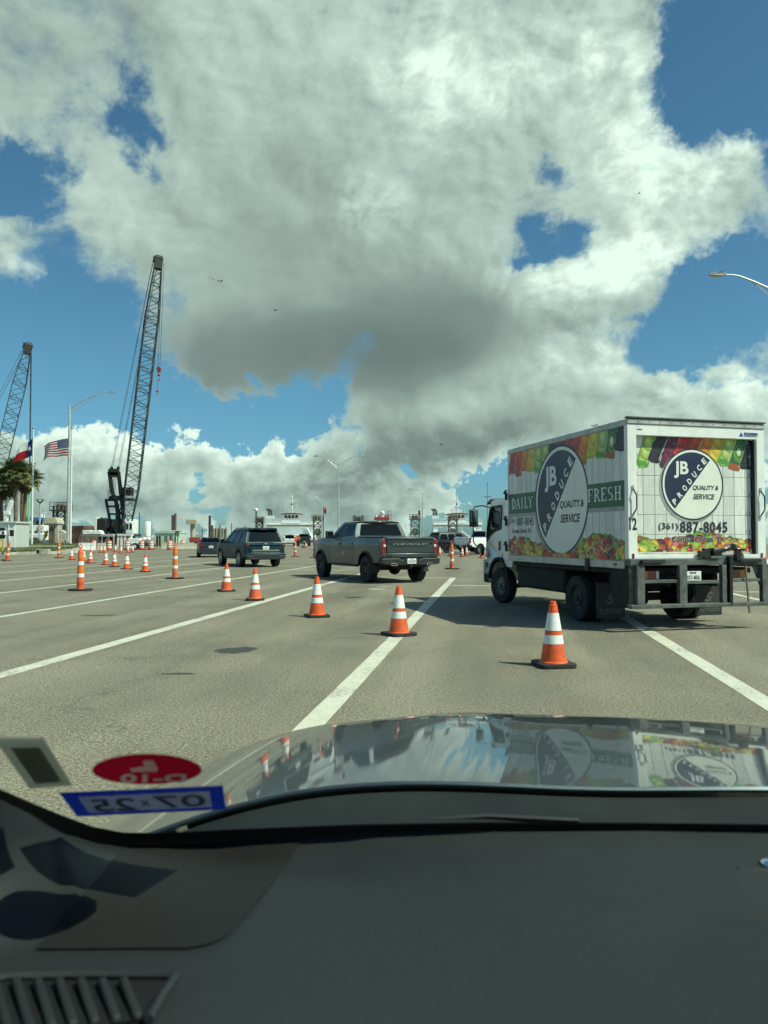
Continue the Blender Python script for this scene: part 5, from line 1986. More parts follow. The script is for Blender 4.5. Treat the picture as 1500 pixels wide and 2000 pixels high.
def lamp(label, base, h, arms, base_z=None, r=.12, rz=0.0):
    """pole with upswept arms; arms = list of (direction angle, length)"""
    t = thing('street_lamp', label, 'street lamp', base, rz)
    MB().cyl((0, 0, 0), (0, 0, h), r, r * .55, 14).build('pole', M_galv, t)
    MB().lathe([(.30, -.3), (.30, .45), (.26, .5)], 16).build('foundation', M_concrete, t)
    MB().box((0, 0, .52), (.36, .36, .04)).build('base_plate', M_galv, t)
    MB().ball((0, 0, h + .02), (r * .6, r * .6, .06), 8, 6).build('pole_cap', M_galv, t)
    for ang, ln in arms:
        c, s = math.cos(ang), math.sin(ang)
        P = lambda d, z: (c * d, s * d, h + z)
        arm = MB().tube([P(0, -.25), P(ln * .3, ln * .12), P(ln * .62, ln * .265), P(ln * .8, ln * .335), P(ln * .88, ln * .35), P(ln, ln * .352)], [.055, .05, .042, .036, .033, .03], 8)
        arm.tube([P(0, -.75), P(ln * .35, ln * .02), P(ln * .64, ln * .26)], .022, 6)
        a = arm.build('arm', M_galv, t)
        hd = MB()
        M = Matrix.Translation(P(ln + .32, ln * .352 + .01)) @ Matrix.Rotation(ang, 4, 'Z')
        pr = [(-.38, -.03), (-.36, .05), (.05, .075), (.33, .03), (.36, -.01), (.30, -.045), (-.05, -.075), (-.3, -.05)]
        hd.prism(pr, -.15, .15, 'y', deform=lambda p: M @ Vector((p.x, p.y * (1 - .35 * max(0, p.x) / .36), p.z)))
        L_ = hd.build('luminaire', M_galv, a, bevel=.02)
        MB().box(M @ Vector((.04, 0, -.068)), (.40, .22, .03), M.to_3x3()).build('lens', M_lampglass, L_, bevel=.01)
        MB().cyl(M @ Vector((-.22, 0, .06)), M @ Vector((-.22, 0, .13)), .04, n=8).build('photocell', M_black, L_)
    return t


p = at(132.5, 1064, 78)
lamp('grey street lamp between the flagpoles with one long arm to the right', p, at(135, 793, 78).z - p.z, [(0, 4.0)], r=.17)
p = ground_at(661, 1071)
lamp('grey double-armed street lamp standing behind the grey pickup', p, at(661, 905, p.y).z, [(math.pi, 2.6), (0, 2.6)], r=.13)
p = at(628, 1062, 150)
p.z = 0
lamp('distant lamp with its arm to the left beside the red wind flag', p, at(627, 973, 150).z, [(math.pi, 2.6)], r=.12)
p = at(825.5, 1062, 150)
p.z = 0
lamp('distant lamp with its arm to the left, between grey pickup and ferry', p, at(826, 963, 150).z, [(math.pi, 2.2)], r=.12)
p = at(1575, 1000, 34)
p.z = 0
lamp('street lamp head reaching in from the right edge of the sky', p, at(1575, 590, 34).z, [(math.pi, 3.5)], r=.12)
p = at(1240, 1000, 72)
p.z = 0
lamp('lamp arm showing just above the roof of the produce truck', p, at(1240, 856, 72).z, [(math.pi, 3.4)], r=.12)

# ------------------------------------------------------------------ flagpoles and flags
M_pole_white = mat('flagpole_white', (0.72, 0.72, 0.70), 0.35, var=0.05)
M_flag_red = thin_mat('flag_red', (0.45, 0.025, 0.04), .35)
M_flag_white = thin_mat('flag_white', (0.82, 0.82, 0.80), .35)
M_flag_blue = thin_mat('flag_blue', (0.025, 0.06, 0.20), .35)
M_gold = mat('finial', (0.35, 0.33, 0.28), 0.3, metal=0.8)


def flagpole(label, base, h):
    t = thing('flagpole', label, 'flagpole', base)
    MB().cyl((0, 0, 0), (0, 0, h), .105, .055, 14).build('pole', M_pole_white, t)
    MB().ball((0, 0, h + .13), .12, 12, 8).build('finial', M_gold, t)
    MB().lathe([(.2, 0), (.18, .05), (.11, .08)], 14).build('collar', M_galv, t)
    MB().cyl((-.13, -.02, 1.2), (-.07, -.02, h - .05), .008, n=4).build('halyard', M_galv, t)
    return t


def flag(name, label, hoist, pieces, fly_pts, Hh):
    """cloth hung from the hoist line (top point); pieces = (u0, u1, v0, v1, material); fly_pts maps (u, v) to offsets"""
    t = thing(name, label, 'flag', hoist)
    for (u0, u1, v0, v1, m, nm) in pieces:
        mb = MB()
        nu, nv = max(2, int((u1 - u0) * 22)), max(1, int((v1 - v0) * 16))
        mb.grid(lambda a, b: fly_pts(u0 + (u1 - u0) * a, v0 + (v1 - v0) * b), nu, nv)
        mb.build(nm, m, t, smooth=80)
    return t


# national flag: flies to the left, drooping
p = at(137.5, 1066, 76)
top = at(138, 838, 76)
flagpole('white flagpole carrying the striped flag, right of the street lamp', p, top.z - p.z)
Hf, Lf = 1.75, 3.1


def wave_us(u, v):
    x = -.08 - u * 2.62
    z = -u * .20 - .62 * u * u - v * Hf * (1 - .22 * u)
    x += .10 * math.sin(7 * u + 2.0 * v) * u
    y = .26 * math.sin(8.5 * u - 1.8 * v) * (.2 + u)
    z += .10 * math.sin(9 * u + 1.5 * v) * u
    return Vector((x, y, z))


pcs = []
for k in range(13):
    m = M_flag_red if k % 2 == 0 else M_flag_white
    v0, v1 = k / 13, (k + 1) / 13
    if k < 7:
        pcs.append((.42, 1.0, v0, v1, m, 'stripe'))
    else:
        pcs.append((0, 1.0, v0, v1, m, 'stripe'))
pcs.append((0, .42, 0, 7 / 13, M_flag_blue, 'canton'))
fl = flag('flag', 'striped flag with white stars on a blue canton, flying left from its pole', at(136, 856, 76), pcs, wave_us, Hf)
canton = kids(fl)[-1]
st = MB()
for i in range(9):
    for j in range(11):
        if (i + j) % 2 == 0:
            u, v = .42 * (j + 1) / 12, 7 / 13 * (i + 1) / 10
            c = wave_us(u, v) + Vector((0, -.012, 0))
            pts = []
            for k in range(10):
                rr = .055 if k % 2 == 0 else .023
                a = math.pi / 2 + k * math.pi / 5
                pts.append(c + Vector((rr * math.cos(a), 0, rr * math.sin(a))))
            st.sheet(pts)
st_o = st.build('star', M_flag_white, canton, smooth=0)
st_o['kind'] = 'stuff'
# state flag
p = at(62, 1066, 77)
top = at(65, 838, 77)
flagpole('white flagpole carrying the lone star flag, left of the other', p, top.z - p.z)


def wave_tx(u, v):
    x = -.06 - u * 1.55 - .25 * v * u
    z = -1.05 * u - v * 1.75 * (1 - .15 * u) + .15 * u * u
    y = .22 * math.sin(6.5 * u - 1.2 * v) * (.25 + u)
    x += .16 * math.sin(8 * u + 1.5 * v) * u
    return Vector((x, y, z))


tx = flag('flag', 'lone star flag with blue hoist, drooping left from its pole', at(65, 856, 77),
          [(.34, 1, 0, .5, M_flag_white, 'white_band'), (.34, 1, .5, 1, M_flag_red, 'red_band'), (0, .34, 0, 1, M_flag_blue, 'blue_band')], wave_tx, 1.8)
c = wave_tx(.18, .5) + Vector((0, -.05, 0))
pts = []
for k in range(10):
    rr = .34 if k % 2 == 0 else .13
    a = math.pi / 2 + k * math.pi / 5
    pts.append(c + Vector((rr * math.cos(a) * .8, 0, rr * math.sin(a))))
MB().sheet(pts).build('star', M_flag_white, kids(tx)[-1], smooth=0)
# red wind flag at the ferry landing
p = at(632, 1062, 150)
p.z = 0
t = thing('wind_flag', 'small red flag on a thin mast at the ferry landing', 'flag', p)
MB().cyl((0, 0, 0), (0, 0, at(632, 990, 150).z), .07, n=8).build('mast', M_black, t)
MB().grid(lambda u, v: Vector((.1 + u * .5 + .1 * math.sin(5 * u), .2 * math.sin(5 * u), at(632, 991, 150).z - .3 * u - 1.1 * v - .3 * u * v)), 6, 6).build('cloth', mat('wind_flag_red', (.55, .03, .04), .7), t)

# ------------------------------------------------------------------ palms
M_trunk = mat('palm_trunk', (0.16, 0.12, 0.075), 0.9, var=0.4, scale=3, bump=.8, bscale=9)
M_frond = mat('palm_frond', (0.095, 0.125, 0.045), 0.6, var=0.5, scale=2.2)
M_frond2 = mat('palm_frond_young', (0.24, 0.24, 0.075), 0.6, var=0.4, scale=2.2)
M_deadfrond = mat('palm_dead_frond', (0.17, 0.13, 0.075), 0.9, var=0.4, scale=2)


def fan_mesh(name, m, seed, size):
    """fan leaf: stalk and split blades; stalk along +Y from the origin"""
    rn = random.Random(seed)
    mb = MB()
    s = size
    mb.tube([(0, 0, 0), (0, s * .28, s * .03), (0, s * .52, 0)], [.022, .018, .012], 4)
    n = 19
    for k in range(n):
        a = R(-105 + 210 * k / (n - 1))
        ln = s * (.50 + .14 * math.cos(a)) * rn.uniform(.88, 1.05)
        d = Vector((math.sin(a), math.cos(a), 0))
        q = Vector((d.y, -d.x, 0))
        c = Vector((0, s * .52, 0))
        m1 = c + d * ln * .55 + Vector((0, 0, s * .03))
        tip = c + d * ln + Vector((0, 0, -s * rn.uniform(.06, .20)))
        w = s * .042
        mb.add([c, m1 - q * w + Vector((0, 0, .02)), tip, m1 + q * w + Vector((0, 0, .02)), m1 - Vector((0, 0, .03))], [(0, 1, 4), (0, 4, 3), (1, 2, 4), (4, 2, 3)])
    return mb.mesh(name, m, 0)


FANS = [fan_mesh('frond', M_frond, 1, 1.75), fan_mesh('frond', M_frond, 2, 1.6), fan_mesh('frond', M_frond2, 3, 1.5)]
DEAD = fan_mesh('dead_frond', M_deadfrond, 4, 1.35)


def palm(label, base, h, seed, r=.2):
    t = thing('palm_tree', label, 'palm tree', base)
    rn = random.Random(seed)
    pts, rs = [], []
    for i in range(9):
        k = i / 8
        pts.append((.12 * math.sin(k * 2 + seed), .1 * math.sin(k * 3), h * k))
        rs.append(r * (1.15 - .3 * k) * (1 + .05 * math.sin(i * 2.2)))
    MB().tube(pts, rs, 12).build('trunk', M_trunk, t)
    MB().lathe([(r * .9, h - .9), (r * 1.5, h - .5), (r * 1.6, h - .1), (r, h + .15), (.02, h + .3)], 10).build('boot_sheath', M_deadfrond, t)
    for k in range(46):
        el = R(78 - 118 * (k / 45) ** .9)
        azm = k * 2.39996 + rn.uniform(-.2, .2)
        me = FANS[2] if (k / 45 > .55 and rn.random() < .5) else FANS[k % 2]
        o = link('frond', me, t, (pts[-1][0], pts[-1][1], h))
        o.rotation_euler = (Matrix.Rotation(azm, 4, 'Z') @ Matrix.Rotation(el, 4, 'X') @ Matrix.Rotation(rn.uniform(-.3, .3), 4, 'Y')).to_euler()
        sc = rn.uniform(.95, 1.25)
        o.scale = (sc, sc, sc)
    for k in range(9):
        azm = k * .7 + rn.uniform(-.2, .2)
        o = link('dead_frond', DEAD, t, (pts[-1][0], pts[-1][1], h - .15))
        o.rotation_euler = (Matrix.Rotation(azm, 4, 'Z') @ Matrix.Rotation(R(-62 - rn.uniform(0, 14)), 4, 'X')).to_euler()
    return t


for (px, pyb, pyc, Y, sd_i, lab) in ((27, 1056, 926, 84, 1, 'fan palm with a full crown, the middle one of three behind the white booth'),
                                     (47, 1058, 938, 86, 5, 'fan palm on the right of three, its crown crossing the flagpole'),
                                     (2, 1056, 952, 88, 9, 'fan palm on the left of three, cut by the left edge')):
    b_ = at(px, pyb, Y)
    palm(lab, b_, at(px, pyc, Y).z - b_.z, sd_i)


# ------------------------------------------------------------------ cranes
M_boom = mat('crane_dark_green', (0.030, 0.042, 0.042), 0.6, var=0.3, scale=.5)
M_crane_black = mat('crane_black', (0.016, 0.017, 0.018), 0.6, var=0.2)
M_rope = mat('wire_rope', (0.06, 0.06, 0.06), 0.6)
M_white = mat('white_enamel', (0.80, 0.80, 0.77), 0.45, var=0.06, scale=1, grime=0.2)
M_redpaint = mat('red_paint', (0.34, 0.055, 0.04), 0.5, var=0.2, scale=1)
M_dkglass = mat('dark_window', (0.015, 0.018, 0.02), 0.1)
M_yellow = mat('yellow_paint', (0.62, 0.42, 0.04), 0.55, var=0.2, scale=2)
M_rust = mat('rusty_steel', (0.17, 0.085, 0.055), 0.85, var=0.45, scale=1.2, grime=.3)
M_palegreen = mat('pale_green_paint', (0.22, 0.42, 0.26), 0.6, var=0.2, scale=1.0, grime=.2)
M_mint = mat('mint_panel', (0.46, 0.56, 0.48), 0.55, var=0.08, scale=1, grime=.2)
M_tan = mat('tan_concrete', (0.46, 0.42, 0.32), 0.85, var=0.15, scale=.8, grime=.2)
M_darksteel = mat('dark_steel', (0.05, 0.048, 0.042), 0.7, var=0.4, scale=1)
M_brownsteel = mat('weathered_steel', (0.14, 0.11, 0.075), 0.8, var=0.4, scale=.8, grime=.2)


def lattice(parent, P0, P1, a, b, w0, w1, bays, rc, rb, name='boom_section', m=None):
    """square lattice boom section between P0 and P1; a, b are the cross axes, w0/w1 the side at each end"""
    mb = MB()
    cor = ((-1, -1), (1, -1), (1, 1), (-1, 1))

    def pt(t, c):
        w = (w0 + (w1 - w0) * t) / 2
        return P0 + (P1 - P0) * t + a * (c[0] * w) + b * (c[1] * w)
    for c in cor:
        mb.bar(pt(0, c), pt(1, c), rc)
    for i in range(bays):
        t0, t1 = i / bays, (i + 1) / bays
        for k in range(4):
            c, d = cor[k], cor[(k + 1) % 4]
            mb.bar(pt(t0, c), pt(t1, d), rb) if (i + k) % 2 == 0 else mb.bar(pt(t0, d), pt(t1, c), rb)
            if i % 2 == 0:
                mb.bar(pt(t0, c), pt(t0, d), rb)
    return mb.build(name, m or M_boom, parent, smooth=0)


def boom(parent, F, T, twist, w, rc, rb, m=None, nmid=5):
    d = (T - F).normalized()
    a = d.cross(Vector((0, 1, 0))).normalized()
    b = d.cross(a).normalized()
    a, b = a * math.cos(twist) + b * math.sin(twist), b * math.cos(twist) - a * math.sin(twist)
    cuts = [0, .15] + [.15 + (.80 - .15) * i / nmid for i in range(1, nmid + 1)] + [.97]
    ws = [w * .45] + [w] * (nmid + 1) + [w * .55]
    for i in range(len(cuts) - 1):
        L_ = (cuts[i + 1] - cuts[i]) * (T - F).length
        lattice(parent, F + (T - F) * cuts[i], F + (T - F) * cuts[i + 1], a, b, ws[i], ws[i + 1], max(4, round(L_ / (w * .62))), rc, rb, m=m)
    hd = MB()
    Q = Matrix((a, b, d)).transposed()
    hd.box(T - d * .3, (w * .62, w * .5, 1.5), Q)
    hd.box(T + d * .3 + a * .1, (w * .75, w * .35, .8), Q)
    hd.cyl(T - a * w * .25 + d * .5, T + a * w * .25 + d * .5, .5, n=14)
    hd.build('boom_head', m or M_crane_black, parent)
    return d, a, b


D = 105.0
base = at(226, 1049, D)
base.z = 0
cr_ = thing('crawler_crane', 'tall dark crawler crane with lattice boom and red hook block', 'crane')
F_, T_ = at(247, 1040, D), at(309.5, 512, D + 3)
boom(cr_, F_, T_, R(24), 1.8, .12, .075)
q = lambda x, y, dy=0.0: at(x, y, D + dy)
# dark platform box inside the lower boom
MB().box(q(248, 960, .2), (1.5, 1.2, 1.1)).build('boom_winch_box', M_crane_black, cr_, bevel=.05)
MB().box(q(247, 976, .2), (1.6, 1.3, .3)).build('boom_collar', M_crane_black, cr_)
# live mast
mb = MB()
for dy in (0,):
    for a_, b_ in (((213.5, 921), (219, 960)), ((219, 960), (223, 971)), ((223, 971), (240, 973)), ((231, 921), (236, 962)), ((236, 962), (241, 1003)), ((241, 1003), (243.5, 1043))):
        mb.bar(q(*a_, dy), q(*b_, dy), .30, .5)
mb.bar(q(212, 922), q(232.5, 922), .42, .9)
mb.bar(q(213, 927), q(232, 927), .42, .7)
mb.build('live_mast', M_crane_black, cr_, smooth=0, bevel=.04)
for x0, x1 in ((218, 215), (231, 229.5)):
    MB().cyl(q(x0, 921), q(x0, 914.5), .14, .10, 8).ball(q(x0, 914), .24, 8, 6).build('equalizer', M_crane_black, cr_)
# gantry
mb = MB()
for dy in (.5, 3.0):
    for a_, b_ in (((207, 977), (219.5, 1041)), ((225, 976), (234.5, 1041))):
        mb.bar(q(*a_, dy), q(*b_, dy), .30)
    for yy, x0, x1 in ((977, 207, 226), (989, 209.5, 227), (1004, 212.5, 229)):
        mb.bar(q(x0, yy, dy), q(x1, yy, dy), .26)
mb.bar(q(207, 976, .5), q(207, 976, 3.0), .3)
mb.bar(q(225, 975, .5), q(225, 975, 3.0), .3)
mb.prism([(0, 0), (1.25, 0), (.95, .55), (.35, .55)], .4, 3.1, 'y', deform=lambda p: q(207.5, 976) + Vector((p.x, p.y, p.z)))
mb.build('gantry', M_crane_black, cr_, smooth=0)
for (a_, b_, dy) in (((228, 974), (240, 1041), 1), ((232, 985), (224, 1030), 1.5), ((241, 985), (226, 1010), 1.2), ((229, 990), (243, 1015), 1.2)):
    MB().bar(q(*a_, dy), q(*b_, dy), .17).build('back_stay', M_crane_black, cr_, smooth=0)
# ropes
rp = MB()
for i in range(7):
    rp.cyl(q(216 + i * 2.0, 928, .3), q(210 + i * 2.2, 972, .6), .028, n=4)
rp.build('reeving', M_rope, cr_)
for x0 in (217, 219.5, 230, 232.5):
    MB().cyl(q(x0, 916, 0), T_ + Vector((-.5 + (x0 - 225) * .03, -.4 if x0 < 225 else .4, -.3)), .028, n=5).build('pendant', M_rope, cr_)
hk = q(310.5, 722, 3)
for dx in (0, .28):
    MB().cyl(T_ + Vector((.5 + dx, 0, -.2)), hk + Vector((dx - .14, 0, .5)), .03, n=5).build('hoist_rope', M_rope, cr_)
MB().box(hk, (.46, .35, .80), taper=.7).cyl(hk + Vector((0, -.2, .12)), hk + Vector((0, .2, .12)), .32, n=14).build('hook_block', M_redpaint, cr_, bevel=.06)
MB().ball(hk + Vector((0, 0, -.75)), .22, 10, 8).tube([hk + Vector((0, 0, -1.0)), hk + Vector((.2, 0, -1.35)), hk + Vector((0, 0, -1.6)), hk + Vector((-.2, 0, -1.4))], .07, 6).build('hook', M_redpaint, cr_)
b2 = q(307.5, 764, 3)
MB().cyl(hk + Vector((-.2, 0, -1.2)), b2, .022, n=4).build('whip_line', M_rope, cr_)
MB().ball(b2, .19, 10, 8).tube([b2 + Vector((0, 0, -.2)), b2 + Vector((.1, 0, -.45)), b2 + Vector((-.05, 0, -.6))], .05, 6).build('headache_ball', M_redpaint, cr_)
# house: black panels with white trim, machinery, cab
hz = q(225, 1042).z
for x0, x1, ed in ((190, 207, 'l'), (225, 241, 'r')):
    a_, b_ = q(x0, 1013), q(x1, 1042)
    MB().bx(a_.x, b_.x, D - .2, D + 5.5, b_.z, a_.z).build('side_panel', M_crane_black, cr_, bevel=.06)
    e0 = a_.x - .3 if ed == 'l' else b_.x
    MB().bx(e0, e0 + .30, D - .25, D + 5.4, b_.z, a_.z + (.2 if ed == 'l' else 0)).build('white_trim', M_white, cr_, bevel=.03)
mb = MB()
rn = random.Random(4)
for _ in range(26):
    mb.box(q(rn.uniform(207, 226), rn.uniform(1020, 1041), rn.uniform(0, 3)), (rn.uniform(.2, .7), rn.uniform(.3, .9), rn.uniform(.2, .7)), (0, 0, rn.uniform(0, .5)))
mb.cyl(q(209, 1033, 1), q(222, 1033, 1), .55, n=16)
mb.build('machinery', M_crane_black, cr_, smooth=0)
a_, b_ = q(249, 1018), q(263, 1043)
cb = MB().bx(a_.x, b_.x, D - .8, D + 1.4, b_.z, a_.z).build('cab', M_white, cr_, bevel=.08)
for x0, x1 in ((250.5, 254.5), (257, 261.5)):
    w0, w1 = q(x0, 1023), q(x1, 1034)
    MB().bx(w0.x, w1.x, D - .83, D - .80, w1.z, w0.z).build('cab_window', M_dkglass, cb)
# carbody and tracks
bz = q(225, 1043).z
MB().bx(q(192, 0).x, q(262, 0).x, D - .2, D + 5.6, bz - .35, bz - .02).build('deck', M_darksteel, cr_)
for s in (0, 1):
    x = q(196, 0).x + s * 4.0
    tr = MB()
    tr.prism([(D - 1.5, .55), (D - 1.2, .1), (D + 6.4, .1), (D + 6.7, .55), (D + 6.4, 1.0), (D - 1.2, 1.0)], x, x + .9, 'x')
    tr.build('track', M_darksteel, cr_, bevel=.08)
MB().bx(q(203, 0).x, q(252, 0).x, D + .4, D + 5, .6, bz - .3).build('carbody', M_darksteel, cr_)

# second crane, cut by the left edge
D2 = 128.0
c2 = thing('crawler_crane', 'farther lattice crane leaning left, cut by the left edge of the picture', 'crane')
F2, T2 = at(-32, 1040, D2), at(54.5, 680, D2 + 3)
boom(c2, F2, T2, R(28), 2.1, .13, .08, nmid=4)
for i, (x0, x1) in enumerate(((60, 57), (61.5, 58.5))):
    MB().cyl(at(x0, 688, D2 + 3), at(x1, 948, D2 + 3), .06, n=5).build('hoist_rope', M_rope, c2)
for dx in (0, .9):
    MB().cyl(T2 + Vector((-.8, dx, 0)), at(-60, 880, D2) + Vector((0, dx, 0)), .03, n=5).build('pendant', M_rope, c2)
lattice(c2, at(6, 1042, D2), at(8, 962, D2), Vector((1, 0, 0)), Vector((0, 1, 0)), 1.5, 1.2, 8, .13, .07, 'lead_tower')
MB().bx(at(-60, 1040, D2).x, at(5, 1040, D2).x, D2 - 1, D2 + 5, .4, 3.6).build('house', M_white, c2, bevel=.1)
MB().bx(at(-62, 1040, D2).x, at(7, 1040, D2).x, D2 - 1.5, D2 + 5.5, -.01, .42).build('track', M_darksteel, c2, bevel=.05)
t = thing('hydraulic_arm', 'white jointed pipe arm rising behind the booth', 'machine')
MB().bar(at(14, 1005, 118), at(23, 978, 118), .55).bar(at(11, 1040, 118), at(12, 1003, 118), .5).box(at(14, 1002, 118), (.9, .6, .6)).build('arm', M_white, t, bevel=.05)
MB().bx(at(8, 1040, 118).x, at(16, 1040, 118).x, 117, 120, 0, at(10, 1040, 118).z).build('pedestal', M_white, t, bevel=.05)

# ------------------------------------------------------------------ guard booth
Yb = 67.0
bx0, bx1 = at(-46, 1040, Yb).x, at(29, 1040, Yb).x
zb0, zb1 = at(20, 1077, Yb).z, at(20, 1022, Yb).z
t = thing('guard_booth', 'small white guard booth with dark windows at the left edge', 'booth')
w_l, w_r = at(15, 1035, Yb), at(27, 1047.5, Yb)
v_l, v_r = at(-12, 1031, Yb), at(10, 1052, Yb)
MB().plate([(bx0, zb0 + .35), (bx1, zb0 + .35), (bx1, zb1), (bx0, zb1)], [rrect(w_l.x, w_r.x, w_r.z, w_l.z, .08), rrect(v_l.x, v_r.x, v_r.z, v_l.z, .05)], Yb, Yb + .08, 'y').build('front_wall', M_white, t)
MB().bx(bx0, bx0 + .08, Yb + .08, Yb + 2.6, zb0 + .35, zb1).bx(bx1 - .08, bx1, Yb + .08, Yb + 2.6, zb0 + .35, zb1).bx(bx0, bx1, Yb + 2.6, Yb + 2.7, zb0 + .35, zb1).build('wall', mat('booth_grey', (.48, .50, .46), .6, var=.08), t)
for a_, b_ in ((w_l, w_r), (v_l, v_r)):
    MB().bx(a_.x - .02, b_.x + .02, Yb + .04, Yb + .06, b_.z - .02, a_.z + .02).build('window_pane', M_dkglass, t)
MB().bx(bx0 - .1, bx1 + .12, Yb - .15, Yb + 2.85, zb1, zb1 + .16).build('roof', mat('booth_grey', (.48, .50, .46), .6), t, bevel=.02)
MB().bx(bx0 + .05, bx1 - .03, Yb + .03, Yb + 2.6, zb0 - .3, zb0 + .35).build('skirt', mat('skirt_grey', (.2, .21, .2), .8, var=.2), t)
a_, b_ = at(2, 1037, Yb), at(12, 1044.5, Yb)
ac = MB().bx(a_.x, b_.x, Yb - .28, Yb + .02, b_.z, a_.z).build('air_conditioner', M_white, t, bevel=.02)
MB().bx(a_.x + .22, b_.x - .03, Yb - .29, Yb - .27, b_.z + .04, a_.z - .04).build('grille', M_darksteel, ac)
MB().cyl((bx1 - .35, Yb - .08, zb0), (bx1 - .55, Yb - .08, zb1 + .1), .035, n=6).build('downpipe', M_white, t)
for px, lab in ((-1, 'yellow bollard left of the leaning tube at the booth'), (4, 'yellow bollard right beside the booth window')):
    g_ = at(px, 1076, Yb - 1.2)
    t = thing('bollard', lab, 'bollard', g_)
    MB().cyl((0, 0, -.2), (.12 if px > 0 else 0, 0, at(px, 1054, Yb - 1.2).z - g_.z), .085, n=12).build('post', M_yellow, t)
    MB().ball((.12 if px > 0 else 0, 0, at(px, 1054, Yb - 1.2).z - g_.z), .085, 10, 6).build('cap', M_yellow, t)

# concrete junction boxes on the kerb
g_ = at(83, 1082.5, 63.0)
g_.z = .02
t = thing('utility_box', 'grey concrete utility box with a dark open front on the kerb', 'utility box', g_)
MB().bx(-.10, .55, -.2, .35, 0, .42).build('box_body', M_concrete, t, bevel=.02)
MB().plate([(-.48, 0), (-.14, 0), (-.14, .42), (-.48, .42)], [[(-.44, .06), (-.18, .06), (-.18, .36), (-.44, .36)]], -.2, .3, 'y').build('open_box', M_concrete, t)
MB().bx(-.46, -.16, .25, .28, .02, .40).build('box_back', M_darksteel, t)

# ------------------------------------------------------------------ piles, piers, work-site things


def pile(label, px, y0, y1, Y, r, m, name='steel_pile', cat='pile'):
    b_ = at(px, y1, Y)
    b_.z = min(b_.z, -.3) if Y > 100 else .2
    o = MB().cyl((0, 0, 0), (0, 0, at(px, y0, Y).z - b_.z), r, n=16).build(name, m, None, b_)
    return tag(o, label, cat)


pile('rusty brown steel pile standing behind the palms', 42, 962, 1058, 96, .22, M_rust)
pile('pale green steel pile, the thicker left one behind the palms', 49.5, 958, 1058, 97, .22, M_palegreen)
pile('pale green steel pile, the thinner right one behind the palms', 55, 962, 1058, 98, .16, M_palegreen)
pile('short yellowish concrete pile among the green piles', 48, 1032, 1058, 94, .21, M_tan, 'concrete_pile')
pile('dark steel pile, the shorter of a pair behind the container office', 337, 1006, 1050, 120, .19, M_darksteel)
pile('dark steel pile, the taller of a pair behind the container office', 342, 1003, 1050, 121, .20, M_rust)
pile('tall dark steel pile between the hammerhead pier and the sedan', 409.5, 1007, 1052, 120, .20, M_darksteel)
pile('short dark steel pile right beside the taller one near the sedan', 414, 1026, 1052, 121, .17, M_darksteel)
# hammerhead pier
Yp = 122
t = thing('bridge_pier', 'pale concrete hammerhead pier with a flat cap, above the red boat', 'pier')
a_, b_ = at(365.5, 1015, Yp), at(386, 1024, Yp)
MB().prism([(a_.x, b_.z), (a_.x, a_.z), (b_.x, a_.z), (b_.x, b_.z)], Yp - .8, Yp + 1.4, 'y').build('cap', M_tan, t, bevel=.04)
MB().cyl((at(376, 1040, Yp).x, Yp + .2, -.5), (at(375.5, 1040, Yp).x, Yp + .2, b_.z), .36, n=18).build('column', M_tan, t)
# big pier under formwork with its steel platform
Yp = 98
t = thing('bridge_pier', 'grey concrete pier with flared cap, left of the street lamp', 'pier')
a_ = at(89, 1010, Yp)
px = lambda x: at(x, 1040, Yp).x
pz = lambda y: at(0, y, Yp).z
MB().prism([(px(88), pz(1021)), (px(92), pz(1012)), (px(97), pz(1010.5)), (px(112), pz(1011)), (px(116), pz(1020)), (px(116), pz(1023)), (px(88), pz(1023))], Yp - .6, Yp + 1.5, 'y').build('cap', M_tan, t, bevel=.03)
MB().prism([(px(95.5), pz(1023)), (px(114), pz(1023)), (px(114), .0), (px(95.5), .0)], Yp - .1, Yp + 1.2, 'y').build('stem', M_concrete, t, bevel=.03)
for x0, x1 in ((97, 103), (104, 108)):
    MB().prism([(px(x0), .1), (px(x0), pz(1036)), (px(x1), pz(1027)), (px(x1), .1)], Yp - .25, Yp - .12, 'y').build('form_panel', M_brownsteel, t)
MB().prism([(px(115), pz(1035)), (px(126), pz(1040)), (px(126), .0), (px(115), .0)], Yp + .3, Yp + 1.4, 'y').build('wing', M_concrete, t, bevel=.03)


